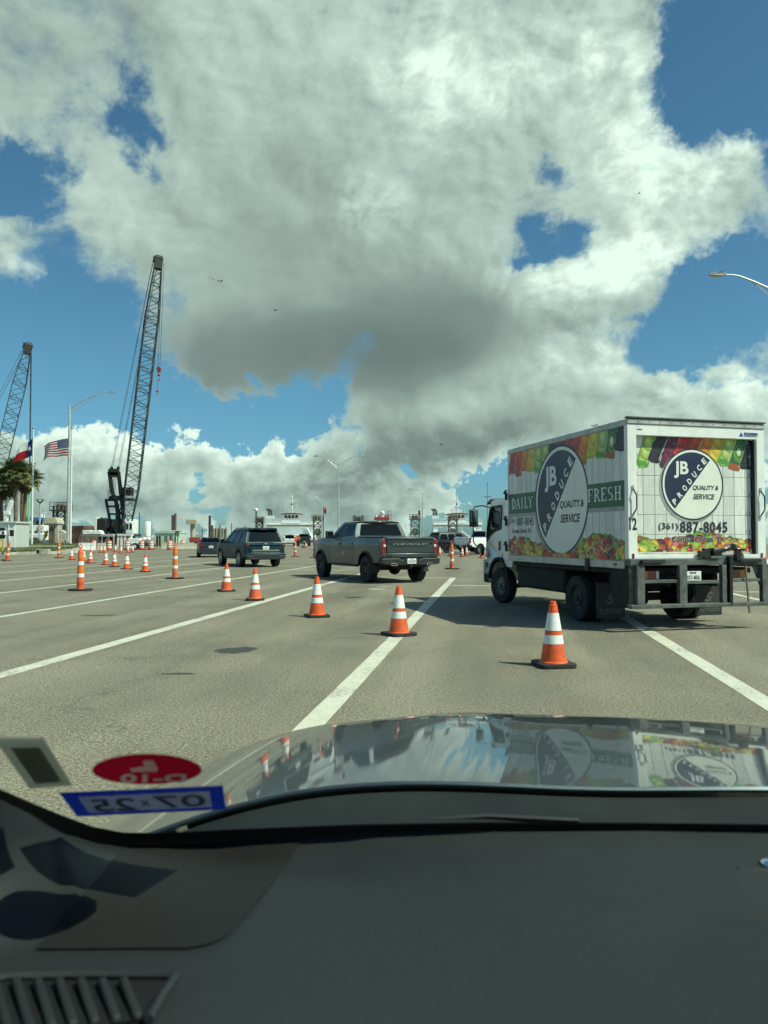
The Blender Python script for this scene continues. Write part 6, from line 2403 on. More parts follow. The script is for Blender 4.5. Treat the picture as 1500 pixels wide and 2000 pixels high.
def steel_tower(label, Y, x0, x1, ytop, ybot, yplat, m, lamps=False, extra=None):
    """open ramp tower: legs, cross bracing, platform with handrail"""
    t = thing('steel_tower', label, 'tower')
    X0, X1 = at(x0, 1040, Y).x, at(x1, 1040, Y).x
    zt, zp = at(0, ytop, Y).z, at(0, yplat, Y).z
    z0 = -.3
    dd = (X1 - X0) * .8
    for x in (X0, X1):
        for y in (Y, Y + dd):
            MB().bar((x, y, z0), (x, y, zt), .20).build('leg', m, t, smooth=0)
    nb = 4
    for i in range(nb):
        za, zc = z0 + (zp - z0) * i / nb, z0 + (zp - z0) * (i + 1) / nb
        mb = MB()
        for y in (Y, Y + dd):
            mb.bar((X0, y, za), (X1, y, zc), .09).bar((X1, y, za), (X0, y, zc), .09).bar((X0, y, zc), (X1, y, zc), .14)
        for x in (X0, X1):
            mb.bar((x, Y, za), (x, Y + dd, zc), .09)
        mb.build('bracing', m, t, smooth=0)
    MB().bx(X0 - .4, X1 + .4, Y - .4, Y + dd + .4, zp, zp + .15).build('platform', m, t)
    rl = MB()
    for k in range(5):
        x = X0 - .35 + (X1 - X0 + .7) * k / 4
        for y in (Y - .35, Y + dd + .35):
            rl.bar((x, y, zp), (x, y, zp + 1.15), .06)
    for h in (.6, 1.15):
        for y in (Y - .35, Y + dd + .35):
            rl.bar((X0 - .35, y, zp + h), (X1 + .35, y, zp + h), .06)
    rl.build('handrail', m, t, smooth=0)
    for k, f in enumerate((.3, .7)):
        MB().lathe([(.26, 0), (.30, .2), (.30, .7), (.12, .85)], 10, Matrix.Translation((X0 + (X1 - X0) * f, Y + dd / 2, zp + .15))).build('sheave', M_brownsteel, t)
    MB().bx(X0 + .25, X1 - .25, Y + .2, Y + dd - .2, zp * .35, zp * .62).build('counterweight', M_tan, t, bevel=.03)
    if lamps:
        a = MB().tube([(X1, Y, zp), (X1, Y, zp + 2.0), (X1 - .3, Y, zp + 2.5), (X1 - 1.0, Y, zp + 2.6)], .06, 6).build('lamp_arm', M_galv, t)
        MB().box((X1 - 1.2, Y, zp + 2.6), (.6, .3, .12)).build('lamp_head', M_white, a, bevel=.03)
    return t


Yt = 168
steel_tower('weathered steel ramp tower left of the nearer ferry bridge', Yt, 500, 512, 1010, 1062, 1020, M_darksteel)
steel_tower('weathered steel ramp tower beside the red wind flag', Yt, 612, 628, 1008, 1062, 1016, M_brownsteel, True)
steel_tower('steel tower top showing above the roof of the grey pickup, left', Yt + 4, 692, 708, 1006, 1062, 1018, M_darksteel, True)
steel_tower('weathered steel ramp tower between grey pickup and second ferry', Yt, 803, 819, 1008, 1062, 1015, M_brownsteel, True)
steel_tower('weathered steel ramp tower standing before the second ferry', Yt, 877, 893, 1008, 1062, 1016, M_brownsteel)
steel_tower('dark scaffold platform behind the flared concrete pier', 102, 104, 126, 988, 1062, 998, M_darksteel)
# white globe mast
p = at(500, 1060, Yt - 3)
p.z = -.3
t = thing('beacon_mast', 'dark mast topped by a white globe at the ferry landing', 'mast', p)
MB().cyl((0, 0, 0), (0, 0, at(0, 1000, Yt - 3).z + .3), .16, n=8).build('mast', M_darksteel, t)
MB().ball((0, 0, at(0, 996, Yt - 3).z + .3), .42, 12, 8).build('globe', M_white, t)
p = at(819, 1060, Yt - 3)
p.z = -.3
t = thing('beacon_mast', 'dark mast with a small lantern at the middle ramp tower', 'mast', p)
MB().cyl((0, 0, 0), (0, 0, at(0, 1004, Yt - 3).z + .3), .09, n=8).build('mast', M_darksteel, t)
MB().lathe([(.3, 0), (.34, .15), (.2, .2), (.2, .6), (.34, .65), (.1, .9)], 10, Matrix.Translation((0, 0, at(0, 1004, Yt - 3).z + .2))).build('lantern', M_darksteel, t)


# ------------------------------------------------------------------ ferries
def ferry(label, pxc, Y, roofm, stacks=-1):
    k = Y / 1500
    x0 = at(pxc, 1040, Y).x
    t = thing('car_ferry', label, 'ferry', (x0, Y, -1.5))
    Z = lambda y: at(0, y, Y).z + 1.5
    X = lambda dx: dx * k
    hull = MB().prism([(-X(58), .2), (-X(60), 2.4), (X(60), 2.4), (X(58), .2)], -16, 22, 'y').build('hull', M_white, t, bevel=.1)
    MB().bx(-X(60.5), X(60.5), -16.2, 22.2, 2.0, 2.25).build('rubbing_strake', mat('ferry_blue', (.03, .12, .30), .5), hull)
    MB().bx(-X(48), X(48), -.8, 3.2, Z(1028), Z(1021)).build('bridge_deck', M_white, t, bevel=.05)
    MB().bx(-X(47), X(47), -.85, -.8, Z(1028.4), Z(1025)).build('deck_edge', mat('deck_brown', (.20, .16, .12), .7, var=.2), t)
    for s in (-1, 1):
        MB().prism([(s * X(47), 2.4), (s * X(47), Z(1022)), (s * X(24), Z(1022)), (s * X(30), Z(1030)), (s * X(38), Z(1030)), (s * X(40), 2.4)], -.6, 2.8, 'y').build('side_house', M_white, t, bevel=.05)
        MB().bx(min(s * X(34), s * X(45)), max(s * X(34), s * X(45)), -.66, -.6, Z(1027), Z(1024)).build('side_window', M_dkglass, t)
    MB().bx(-X(18), X(18), -.92, -.86, Z(1022), Z(1016.5)).build('name_board', M_white, t)
    rl = MB()
    n = 18
    for i in range(n + 1):
        x = -X(48) + X(96) * i / n
        rl.bar((x, -.7, Z(1021)), (x, -.7, Z(1012.5)), .07)
    for yy in (1012.5, 1015.5, 1018.5):
        rl.bar((-X(48), -.7, Z(yy)), (X(48), -.7, Z(yy)), .07)
    r_ = rl.build('railing', M_white, t, smooth=0)
    # wheelhouse, flared outward
    wh = MB()
    w0, w1 = X(12), X(16)
    wh.add([(-w0, 0, Z(1013)), (w0, 0, Z(1013)), (w0, 3, Z(1013)), (-w0, 3, Z(1013)), (-w1, -.5, Z(1005)), (w1, -.5, Z(1005)), (w1, 3.5, Z(1005)), (-w1, 3.5, Z(1005))],
           [(0, 1, 5, 4), (1, 2, 6, 5), (2, 3, 7, 6), (3, 0, 4, 7), (4, 5, 6, 7), (0, 3, 2, 1)])
    wo = wh.build('wheelhouse', M_white, t)
    for i in range(4):
        a0, a1 = -1 + .5 * i + .06, -1 + .5 * (i + 1) - .06
        f = lambda a, y_: (a * (w0 + (w1 - w0) * (1013 - y_) / 8), -.5 * (1013 - y_) / 8 - .03, Z(y_))
        MB().sheet([f(a0, 1012), f(a1, 1012), f(a1, 1006.2), f(a0, 1006.2)]).build('wheelhouse_window', M_dkglass, wo, smooth=0)
    MB().prism([(-X(22), Z(1005)), (-X(20), Z(1003.6)), (-X(8), Z(1002)), (X(8), Z(1002)), (X(20), Z(1003.6)), (X(22), Z(1005))], -1.1, 4, 'y').build('wheelhouse_roof', roofm, t)
    r2 = MB()
    for i in range(9):
        x = -X(13) + X(30) * i / 8
        r2.bar((x, 0, Z(1003)), (x, 0, Z(994.5)), .06)
    for yy in (994.5, 997.5, 1000.5):
        r2.bar((-X(13), 0, Z(yy)), (X(17), 0, Z(yy)), .06)
    r2.build('top_railing', M_white, t, smooth=0)
    ms = MB().cyl((0, 1, Z(1003)), (0, 1, Z(966)), .22, .10, 8)
    ms.bar((-X(7.5), 1, Z(978)), (X(7.5), 1, Z(978)), .22).bar((-X(7.5), 1, Z(978)), (0, 1, Z(982)), .14).bar((X(7.5), 1, Z(978)), (0, 1, Z(982)), .14)
    ms.build('mast', M_white, t)
    MB().cyl((0, 1, Z(985.5)), (0, 1, Z(983)), .26, n=8).build('mast_light', M_black, t)
    for dx in (-12, 10):
        MB().cyl((X(dx), .5, Z(1003)), (X(dx), .5, Z(982)), .035, n=4).build('whip_antenna', M_white, t)
    for i in range(3):
        x = X(stacks * 46 + i * 3.2)
        MB().tube([(x, 1, Z(1012)), (x, 1, Z(998)), (x - .35, 1, Z(995)), (x - .6, 1, Z(993.5))], .17, 8).build('exhaust_stack', M_darksteel, t)
    MB().bx(X(stacks * 46) - .5, X(stacks * 46 + 7) + .5, .2, 2, Z(1012.5), Z(1007)).build('stack_base', M_white, t)
    MB().bar((X(30), -.5, Z(1029)), (X(44), -3, 2.5), .28).build('stair', M_white, t, smooth=0)
    return t


ferry('nearer white car ferry, its bridge and wheelhouse showing above the teal suv', 569, 200, mat('roof_maroon', (.16, .06, .055), .6))
ferry('second white car ferry, partly behind the cab of the produce truck', 893, 200, mat('roof_maroon', (.16, .06, .055), .6), -1)
# red-topped boat behind the pickup
Yr = 175
t = thing('pilot_boat', 'boat with a red and white top showing above the roof of the grey pickup', 'boat', (at(747, 1040, Yr).x, Yr, -1.5))
k = Yr / 1500
Z = lambda y: at(0, y, Yr).z + 1.5
MB().prism([(-2.6, .3), (-3.0, 2.2), (3.0, 2.2), (2.6, .3)], -4, 8, 'y').build('hull', M_white, t, bevel=.1)
MB().bx(-1.3, 1.3, -1, 4, 2.2, Z(1012)).build('deckhouse', M_white, t, bevel=.1)
MB().bx(-16 * k, 14 * k, -2, 5, Z(1015), Z(1010)).build('red_roof', M_redpaint, t, bevel=.1)
for dx in (-12, -6, 0, 6, 11):
    MB().cyl((dx * k, -1.5, Z(1010)), (dx * k, -1.5, Z(1006)), .22, n=8).build('life_ring_post', M_redpaint if dx % 4 else M_white, t)
MB().bar((-5 * k, 1, Z(1010)), (0, 1, Z(997)), .18).bar((5 * k, 1, Z(1010)), (0, 1, Z(997)), .18).bar((-6 * k, 1, Z(997)), (6 * k, 1, Z(997)), .14).ball((0, 1, Z(1002)), .5, 10, 8).build('radar_mast', M_white, t)
MB().bar((17 * k, 1, Z(1020)), (17 * k, 1, Z(998)), .1).bar((11 * k, 1, Z(1020)), (11 * k, 1, Z(998)), .1).bar((11 * k, 1, Z(998)), (17 * k, 1, Z(998)), .1).bar((11 * k, 1, Z(1006)), (17 * k, 1, Z(1006)), .1).build('stack_frame', M_darksteel, t, smooth=0)

# tugboat left
Yg = 122
t = thing('tugboat', 'white tugboat with a blue wheelhouse top, behind the left flagpole', 'boat', (at(78, 1040, Yg).x, Yg, -1.5))
k = Yg / 1500
Z = lambda y: at(0, y, Yg).z + 1.5
MB().prism([(-24 * k, .3), (-25 * k, 2.2), (26 * k, 2.2), (24 * k, .3)], -4, 8, 'y').build('hull', M_darksteel, t, bevel=.1)
MB().bx(-18 * k, 20 * k, -2, 4, 2.2, Z(1043)).build('deckhouse', M_white, t, bevel=.06)
w = MB().bx(-15 * k, 16 * k, -1.4, 3, Z(1043), Z(1026)).build('upper_house', M_white, t, bevel=.06)
for dx in (-10, 0, 9):
    MB().bx((dx - 3) * k, (dx + 3) * k, -1.43, -1.4, Z(1041), Z(1037.5)).build('window', M_dkglass, w)
w2 = MB().bx(-11 * k, 12 * k, -1, 2.4, Z(1026), Z(1015)).build('wheelhouse', M_dkglass, t, bevel=.06)
for dx in (-11, -3.5, 4.5, 11.5):
    MB().bar((dx * k, -1.05, Z(1026)), (dx * k, -1.05, Z(1015)), .12).build('window_post', M_white, w2, smooth=0)
MB().prism([(-15 * k, Z(1017)), (-12 * k, Z(1011)), (13 * k, Z(1011)), (17 * k, Z(1017))], -1.5, 3, 'y').build('wheelhouse_roof', mat('tug_blue', (.04, .16, .38), .5, var=.1), t, bevel=.05)
MB().cyl((0, .5, Z(1011)), (0, .5, Z(1003)), .2, n=8).bar((2 * k, .5, Z(1001)), (9 * k, .5, Z(1001)), .2).cyl((5 * k, .5, Z(1011)), (5 * k, .5, Z(1001)), .12, n=6).build('mast', M_white, t)
MB().lathe([(.25, 0), (.38, .05), (.38, .12), (.25, .17), (.25, 0)], 12, Matrix.Translation((7 * k, -1.5, Z(1033))) @ Matrix.Rotation(R(90), 4, 'X'), caps=False).build('life_ring', M_redpaint, t)
# rusty barge bow
Yv = 112
X = lambda x: at(x, 1040, Yv).x
Zz = lambda y: at(0, y, Yv).z
o = MB().prism([(X(131), -.5), (X(131), Zz(1028)), (X(162), Zz(1026.5)), (X(161), Zz(1031)), (X(146), -.5)], Yv, Yv + 9, 'y').build('barge', M_rust, None, bevel=.05)
tag(o, 'rusty raked barge bow right of the street lamp', 'barge')
# light tower with flat head
p = at(77, 1060, 96)
t = thing('light_tower', 'slim grey pole with a flat wide lamp head, right of the left flagpole', 'street lamp', p)
h = at(77, 982, 96).z - p.z
MB().cyl((0, 0, -.3), (0, 0, h), .14, .09, 10).build('pole', M_galv, t)
MB().prism([(-.45, h + .35), (-.12, h - .05), (.12, h - .05), (.45, h + .35), (.38, h + .38), (.08, h + .12), (-.08, h + .12), (-.38, h + .38)], -.1, .1, 'y').build('yoke', M_darksteel, t)
MB().bx(-.5, .5, -.2, .2, h + .38, h + .42).build('lamp_bar', M_darksteel, t)
# yellow lift arms
t = thing('yellow_lift', 'small yellow folded lift beside the concrete pier', 'machine', at(86, 1058, 104))
Zk = 104 / 1500
for a_, b_ in (((-3, 0), (5, 14)), ((5, 14), (-2, 20)), ((-1, 4), (6, 20)), ((0, 10), (4, 22))):
    MB().bar((a_[0] * Zk, 0, a_[1] * Zk), (b_[0] * Zk, .3, b_[1] * Zk), .16).build('boom_link', M_yellow, t, smooth=0)
MB().bx(-.6, .6, -.5, .9, -.5, .25).build('chassis', M_white, t, bevel=.05)
# white boat sections on a steel rack
Yw = 96
X = lambda x: at(x, 1040, Yw).x
Zz = lambda y: at(0, y, Yw).z
t = thing('steel_rack', 'grey steel rack carrying white trough sections below the crane', 'rack')
MB().bx(X(158), X(222), Yw, Yw + .5, Zz(1048), Zz(1043)).build('beam', M_galv, t, bevel=.02)
for x in (160, 172, 185, 198, 211, 221):
    MB().bar((X(x), Yw + .25, 0), (X(x), Yw + .25, Zz(1048)), .14).build('post', M_galv, t, smooth=0)
for x in (172, 198):
    MB().bar((X(x), Yw + .25, .1), (X(x + 12), Yw + .25, Zz(1048)), .1).build('brace', M_galv, t, smooth=0)
for (x0, x1, lab) in ((164, 171, 'white trough section at the left end of the rack'), (172, 189, 'long white trough section in the middle of the rack'), (190, 198, 'white trough section at the right end of the rack')):
    o = MB().prism([(X(x0), Zz(1043)), (X(x0) - .08, Zz(1035.5)), (X(x0) + .25, Zz(1035.5)), (X(x0) + .4, Zz(1037)), (X(x1) - .1, Zz(1036.5)), (X(x1) + .12, Zz(1043))], Yw - .3, Yw + .9, 'y').build('trough_section', M_white, None, bevel=.04)
    tag(o, lab, 'trough', 'white trough sections on the rack')
# white support frame under the crane
t = thing('support_frame', 'white steel support frame under the crane cab', 'frame')
MB().bx(X(218), X(246), Yw + 2, Yw + 3, Zz(1046), Zz(1043)).build('head_beam', M_white, t)
for x in (219.5, 226, 233, 243):
    MB().bx(X(x) - .14, X(x) + .14, Yw + 2.1, Yw + 2.7, 0, Zz(1046)).build('leg', M_white, t)
# service trailer
Yv = 86
X = lambda x: at(x, 1040, Yv).x
Zz = lambda y: at(0, y, Yv).z
t = thing('service_trailer', 'white service trailer with one big wheel behind the drums', 'trailer')
MB().bx(X(249), X(273), Yv, Yv + 1.8, Zz(1066), Zz(1051.5)).build('body', M_white, t, bevel=.06)
MB().prism([(X(272.5), Zz(1067)), (X(272.5), Zz(1058)), (X(283), Zz(1060)), (X(297), Zz(1064)), (X(297), Zz(1067))], Yv + .4, Yv + 1.4, 'y').build('drawbar', M_darksteel, t)
wm_t, wm_r = wheel_meshes(.38, .24, .2, 'steel', M_white)
for yy, sg in ((Yv - .05, 1), (Yv + 1.8, -1)):
    o = link('wheel', wm_t, t, (X(264.5), yy, .40), (R(90) * sg, 0, 0))
    link('rim', wm_r, o)
MB().bx(X(256), X(273), Yv - .06, Yv - .01, Zz(1063), Zz(1059.5)).build('fender', M_white, t, bevel=.02)
for x, lab in ((277, 'white round lamp ball on the trailer drawbar, left one'), (285, 'white round lamp ball on the trailer drawbar, right one')):
    o = MB().ball((X(x), Yv + 1, Zz(1053)), .26, 12, 8).cyl((X(x), Yv + 1, .0), (X(x), Yv + 1, Zz(1054)), .06, n=6).build('balloon_light', M_white)
    tag(o, lab, 'lamp')
# white tank
Yk = 110
b_ = at(288, 1050, Yk)
t = thing('storage_tank', 'upright white cylindrical tank right of the crane', 'tank', (b_.x, Yk, 0))
r = 6 * Yk / 1500
h1 = at(0, 1018.5, Yk).z
MB().lathe([(r, at(0, 1047, Yk).z), (r, h1 - .1), (r * .9, h1), (.02, h1 + .05)], 24).build('shell', M_white, t)
MB().lathe([(r * 1.05, 0), (r * 1.05, at(0, 1047, Yk).z)], 16).build('plinth', M_concrete, t)
# container office
Yo = 100
X = lambda x: at(x, 1040, Yo).x
Zz = lambda y: at(0, y, Yo).z
t = thing('container_office', 'low pale green container office with dark windows', 'office')
wl = MB().bx(X(302), X(341), Yo, Yo + 6, -.1, Zz(1037)).build('wall', M_mint, t, bevel=.03)
MB().bx(X(299.5), X(342), Yo - .12, Yo + 6.1, Zz(1042), Zz(1036)).build('roof_fascia', M_mint, t, bevel=.03)
for x0, x1, y0, y1 in ((306, 314, 1047, 1066), (322, 327, 1047, 1058), (332, 337, 1046, 1056)):
    o = MB().bx(X(x0), X(x1), Yo - .04, Yo - .005, Zz(y1), Zz(y0)).build('window', M_dkglass, t)
    MB().bx(X((x0 + x1) / 2) - .03, X((x0 + x1) / 2) + .03, Yo - .06, Yo - .04, Zz(y1), Zz(y0)).build('mullion', M_mint, o)
for x in (343, 347):
    MB().bar((X(x), Yo, 0), (X(x), Yo, Zz(1037)), .1).build('porch_post', M_darksteel, t, smooth=0)
MB().bx(X(341), X(348), Yo - .05, Yo + 2, Zz(1038), Zz(1036.8)).build('porch_roof', M_darksteel, t)
# red boat hull
Yh = 108
X = lambda x: at(x, 1040, Yh).x
Zz = lambda y: at(0, y, Yh).z
o = MB().prism([(X(371), Zz(1062)), (X(369), Zz(1051)), (X(376), Zz(1049)), (X(392), Zz(1050.5)), (X(394), Zz(1062))], Yh, Yh + 3, 'y').build('boat', M_redpaint, None, bevel=.08)
tag(o, 'small red boat hull laid up left of the sedan', 'boat')
# tan sheet pile wall, each sheet its own piece
t = thing('sheet_pile_wall', 'tan corrugated sheet pile wall behind the sedan', 'wall')
rn = random.Random(6)
for i in range(14):
    x = 414 + i * 2.2
    c_ = at(x, 1050, 118)
    MB().box((c_.x, 118 + (.12 if i % 2 else 0), 1.3), (.17, .12, at(0, 1033 + rn.uniform(-1.5, 2.5), 118).z * 1.0 + .3)).build('sheet_pile', M_tan if i % 3 else M_brownsteel, t)
# concrete barriers
Yc = 89


def barrier(label, x0, x1, Y, m):
    a_, b_ = at(x0, 1040, Y).x, at(x1, 1040, Y).x
    o = MB().prism([(-.3, 0), (-.3, .08), (-.13, .30), (-.08, .80), (.08, .80), (.13, .30), (.3, .08), (.3, 0)], a_, b_, 'x', deform=lambda p: Vector((p.x, p.y + Y, p.z))).build('concrete_barrier', m, None, bevel=.015)
    return tag(o, label, 'barrier', 'concrete barriers along the work site')


for i, (x0, x1, lab) in enumerate(((154, 169.5, 'white concrete barrier left of the drums, left piece'), (170, 186, 'white concrete barrier left of the drums, right piece'),
                                   (317, 339.5, 'pale concrete barrier before the container office'), (340, 362, 'pale concrete barrier between the container office and the red boat'), (362.5, 386, 'pale concrete barrier just left of the sedan'),
                                   (190, 207, 'pale concrete barrier behind the close pair of far cones'))):
    barrier(lab, x0, x1, 84 if i < 2 else Yc if i < 5 else 82, M_white if i < 2 else M_tan)
# orange safety fence
t = thing('safety_fence', 'low orange mesh safety fence behind the row of drums', 'fence')
for i in range(13):
    x = at(206 + i * 9, 1040, 91).x
    MB().bar((x, 91, 0), (x, 91, 1.15), .05).build('post', M_brownsteel, t, smooth=0)
for z in (.25, .5, .75, 1.0):
    MB().bar((at(206, 1040, 91).x, 91, z), (at(314, 1040, 91).x, 91, z), .07, .02).build('mesh_band', M_cone, t, smooth=0)
# distant masts
for i, (px, y0, m) in enumerate(((272, 1000, .05), (265, 1018, .04), (441, 1028, .05), (452, 1022, .05), (463, 1030, .05), (430, 1024, .05), (478, 1026, .05), (395, 1030, .05), (720, 1030, .06), (952, 942, .035))):
    Y = 170 if px != 952 else 60
    b_ = at(px, 1050, Y)
    o = MB().cyl((0, 0, 0), (0, 0, at(px, y0, Y).z + 1), m * Y / 100, n=5).bar((-.3, 0, at(px, y0, Y).z * .8 + 1), (.3, 0, at(px, y0, Y).z * .8 + 1), .05).build('mast', M_darksteel, None, (b_.x, Y, -1))
    tag(o, ['thin lattice-like mast beside the white tank, taller one', 'thin mast beside the white tank, shorter one', 'thin distant mast left of the teal suv roof, first', 'thin distant mast left of the teal suv roof, tallest',
            'thin distant mast left of the teal suv roof, third', 'thin distant mast right of the short dark pile', 'thin distant mast just above the teal suv roof', 'thin distant mast right of the hammerhead pier', 'thin distant mast left of the grey pickup roof', 'thin whip mast left of the produce truck cab'][i], 'mast')
# shrubs at the palms


def shrub(label, c, rx, rz_, seed, m):
    t = thing('shrub', label, 'shrub', c)
    rn = random.Random(seed)
    vs, fs = [], []
    for _ in range(700):
        a, e, rr = rn.uniform(0, 6.28), rn.uniform(-.1, 1.5), rn.random() ** .4
        p = Vector((rx * rr * math.cos(a) * math.cos(e), rx * rr * math.sin(a) * math.cos(e), rz_ * rr * math.sin(e)))
        d = Vector((rn.uniform(-1, 1), rn.uniform(-1, 1), rn.uniform(.1, 1))).normalized() * rn.uniform(.10, .24)
        s_ = d.orthogonal().normalized() * .04
        o = len(vs)
        vs += [p - s_, p + s_, p + d]
        fs.append((o, o + 1, o + 2))
    MB().add(vs, fs).build('foliage', m, t, smooth=0)
    st = MB()
    for k in range(5):
        st.cyl((0, 0, -.2), (rx * .5 * math.cos(k * 1.3), rx * .5 * math.sin(k * 1.3), rz_ * .7), .03, .01, 5)
    st.build('stem', M_trunk, t)


shrub('olive shrub at the foot of the rusty and green piles', at(44, 1063, 84), 1.15, 1.0, 3, M_frond2)
shrub('dark green shrub right of the left flagpole base', at(68, 1066, 80), .8, .8, 5, M_frond)
shrub('low dark shrub behind the corner of the booth', at(33, 1064, 82), .7, .6, 8, M_frond)

# ------------------------------------------------------------------ worker at the ramp
M_vest = mat('hi_vis_orange', (0.80, 0.13, 0.02), 0.7)
M_pants = mat('dark_trousers', (0.03, 0.035, 0.05), 0.8)
M_skin = mat('skin', (0.35, 0.2, 0.13), 0.6)


def person(label, loc, rz):
    t = thing('person', label, 'person', loc, rz)
    V = [(0, 0, .95), (0, 0, 1.15), (0, 0, 1.40), (0, 0, 1.50), (0, -.01, 1.64), (0, -.01, 1.76),
         (-.10, 0, .88), (-.11, .01, .48), (-.12, .03, .07), (-.13, -.12, .03), (.10, 0, .88), (.12, -.02, .48), (.13, .02, .07), (.14, -.12, .03),
         (-.19, 0, 1.40), (-.25, .03, 1.12), (-.26, -.08, .90), (.19, 0, 1.40), (.30, -.02, 1.16), (.34, -.20, 1.05), (-.26, -.11, .80), (.35, -.28, 1.06)]
    E = [(0, 1), (1, 2), (2, 3), (3, 4), (4, 5), (0, 6), (6, 7), (7, 8), (8, 9), (0, 10), (10, 11), (11, 12), (12, 13), (2, 14), (14, 15), (15, 16), (16, 20), (2, 17), (17, 18), (18, 19), (19, 21)]
    RR = [.15, .14, .16, .06, .09, .08, .10, .065, .045, .04, .10, .065, .045, .04, .07, .05, .04, .07, .05, .04, .035, .035]
    me = bpy.data.meshes.new('body')
    me.from_pydata(V, E, [])
    o = link('body', me, t)
    md = o.modifiers.new('skin', 'SKIN')
    for i, r in enumerate(RR):
        me.skin_vertices[0].data[i].radius = (r, r * .85)
    me.skin_vertices[0].data[0].use_root = True
    sb = o.modifiers.new('sub', 'SUBSURF')
    sb.levels = sb.render_levels = 1
    bpy.context.view_layer.update()
    ev = bpy.data.meshes.new_from_object(o.evaluated_get(bpy.context.evaluated_depsgraph_get()))
    o.modifiers.clear()
    o.data = ev
    for m in (M_skin, M_vest, M_pants):
        ev.materials.append(m)
    for p in ev.polygons:
        z = p.center.z
        p.material_index = 2 if z < .95 else 1 if (z < 1.48 and abs(p.center.x) < .27) else 0
    ev.shade_smooth()
    MB().lathe([(.10, 1.70), (.125, 1.72), (.12, 1.78), (.06, 1.84), (.001, 1.85)], 14).lathe([(.15, 1.71), (.12, 1.725)], 14, caps=False).build('hard_hat', M_white, t)
    return t


person('person in an orange safety vest directing cars at the ferry ramp', ground_at(578, 1068), R(20))
person('person in an orange safety vest standing behind the tube by the ferry ramp', ground_at(583, 1067), R(-30))

# birds
M_bird = mat('bird_dark', (0.03, 0.03, 0.03), 0.8)
for i, (px, py) in enumerate(((410, 543), (416, 545), (427, 549), (432, 549), (538, 606), (862, 868), (1248, 378))):
    c_ = at(px, py, 140)
    s_ = 1.0
    o = MB().add([(-.5, 0, .18), (-.2, .1, .05), (0, .12, 0), (.2, .1, .05), (.5, 0, .18), (.2, -.08, .02), (0, -.14, -.03), (-.2, -.08, .02)], [(0, 1, 7), (1, 2, 6, 7), (2, 3, 5, 6), (3, 4, 5)]).ball((0, 0, 0), (.08, .26, .07), 6, 5).build('bird', M_bird, None, c_, (R(20), 0, i * .8))
    tag(o, ['dark bird in flight left of the big cloud base, leftmost of four', 'dark bird in flight, second of the four left of the cloud base', 'dark bird in flight, third of the four left of the cloud base', 'dark bird in flight, rightmost of the four left of the cloud base',
            'single dark bird in flight below the middle of the cloud', 'single dark bird in flight low over the grey pickup', 'single dark bird in flight in the upper right sky'][i], 'bird', 'birds in the sky')


# ------------------------------------------------------------------ the car the picture is taken from
M_hood = mat('silver_grey_paint', (0.075, 0.098, 0.108), 0.30, metal=0.75, coat=1.0)
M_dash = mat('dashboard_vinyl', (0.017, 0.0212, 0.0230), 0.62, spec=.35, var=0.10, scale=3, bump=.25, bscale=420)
M_dash_shade = mat('dashboard_shade', (0.012, 0.0118, 0.0112), 0.75, spec=.3, var=0.12, scale=4, bump=.25, bscale=420)  # dashboard colour with a cast shadow painted in
M_seal = mat('windshield_frit', (0.004, 0.004, 0.0045), 0.7)
M_cowl = mat('cowl_plastic', (0.014, 0.018, 0.018), 0.55, var=0.2, scale=4, spec=.3)
M_liner = mat('headliner', (0.25, 0.25, 0.24), 0.9)
car = thing('car', 'silver grey car seen from its driver seat: glossy hood and dark dashboard', 'car')
XC = .37
# hood slope integrated along the length
HY = [1.10 + i * .025 for i in range(54)]
HZ = [1.083]
for a_, b_ in zip(HY[:-1], HY[1:]):
    t_ = (a_ - 1.10) / .85
    sl = 5.6 + 1.5 * t_ if t_ < .82 else 6.83 + 95 * (t_ - .82) ** 1.6
    HZ.append(HZ[-1] - (b_ - a_) * math.tan(R(min(sl, 70))))


def hood_z(x, y):
    z = lerp_list(list(zip(HY, HZ)), y)
    k = (y - 1.10) / .85
    dl = max(0, .24 - x)
    dr = max(0, x - .24)
    z -= .13 * dl ** 2 + .42 * max(0, .24 - x - .30) ** 2.2 * 1.0
    z -= .042 * dr ** 2 + .9 * max(0, x - 1.0) ** 2
    # raised crease running forward from the driver's side
    z += .006 * math.exp(-((x - .23 + .03 * k) / .14) ** 2) * max(0, min(1, k * 1.2))
    z += .012 * math.exp(-((x + .05) / .24) ** 2) * max(0, 1 - k * 1.1) ** 2
    z -= .008 * math.exp(-((x - .30) / .22) ** 2) * max(0, 1 - k * 1.3) ** 2
    return z


X0, X1 = -.56, 1.30
MB().grid(lambda u, v: (X0 + (X1 - X0) * u, 1.10 + 1.20 * v + (-.05 * ((X0 + (X1 - X0) * u - XC) / .93) ** 2), hood_z(X0 + (X1 - X0) * u, 1.10 + 1.20 * v)), 90, 70).build('hood', M_hood, car, smooth=80)
# bright rear lip of the hood
pts = [(X0 + (X1 - X0) * i / 60, 1.098 - .05 * ((X0 + (X1 - X0) * i / 60 - XC) / .93) ** 2, hood_z(X0 + (X1 - X0) * i / 60, 1.10) - .003) for i in range(61)]
MB().tube(pts, .0045, 6).build('hood_rear_edge', M_hood, car)
# cowl below it
MB().grid(lambda u, v: (X0 + (X1 - X0) * u, 1.092 - .05 * ((X0 + (X1 - X0) * u - XC) / .93) ** 2 - .15 * v, hood_z(X0 + (X1 - X0) * u, 1.10) - .012 - .030 * v - .012 * math.sin(math.pi * v)), 60, 6).build('cowl', M_cowl, car)
MB().tube([(.02, 1.04, 1.050), (.14, 1.045, 1.055), (.26, 1.04, 1.051)], .004, 6).build('wiper', M_cowl, car)
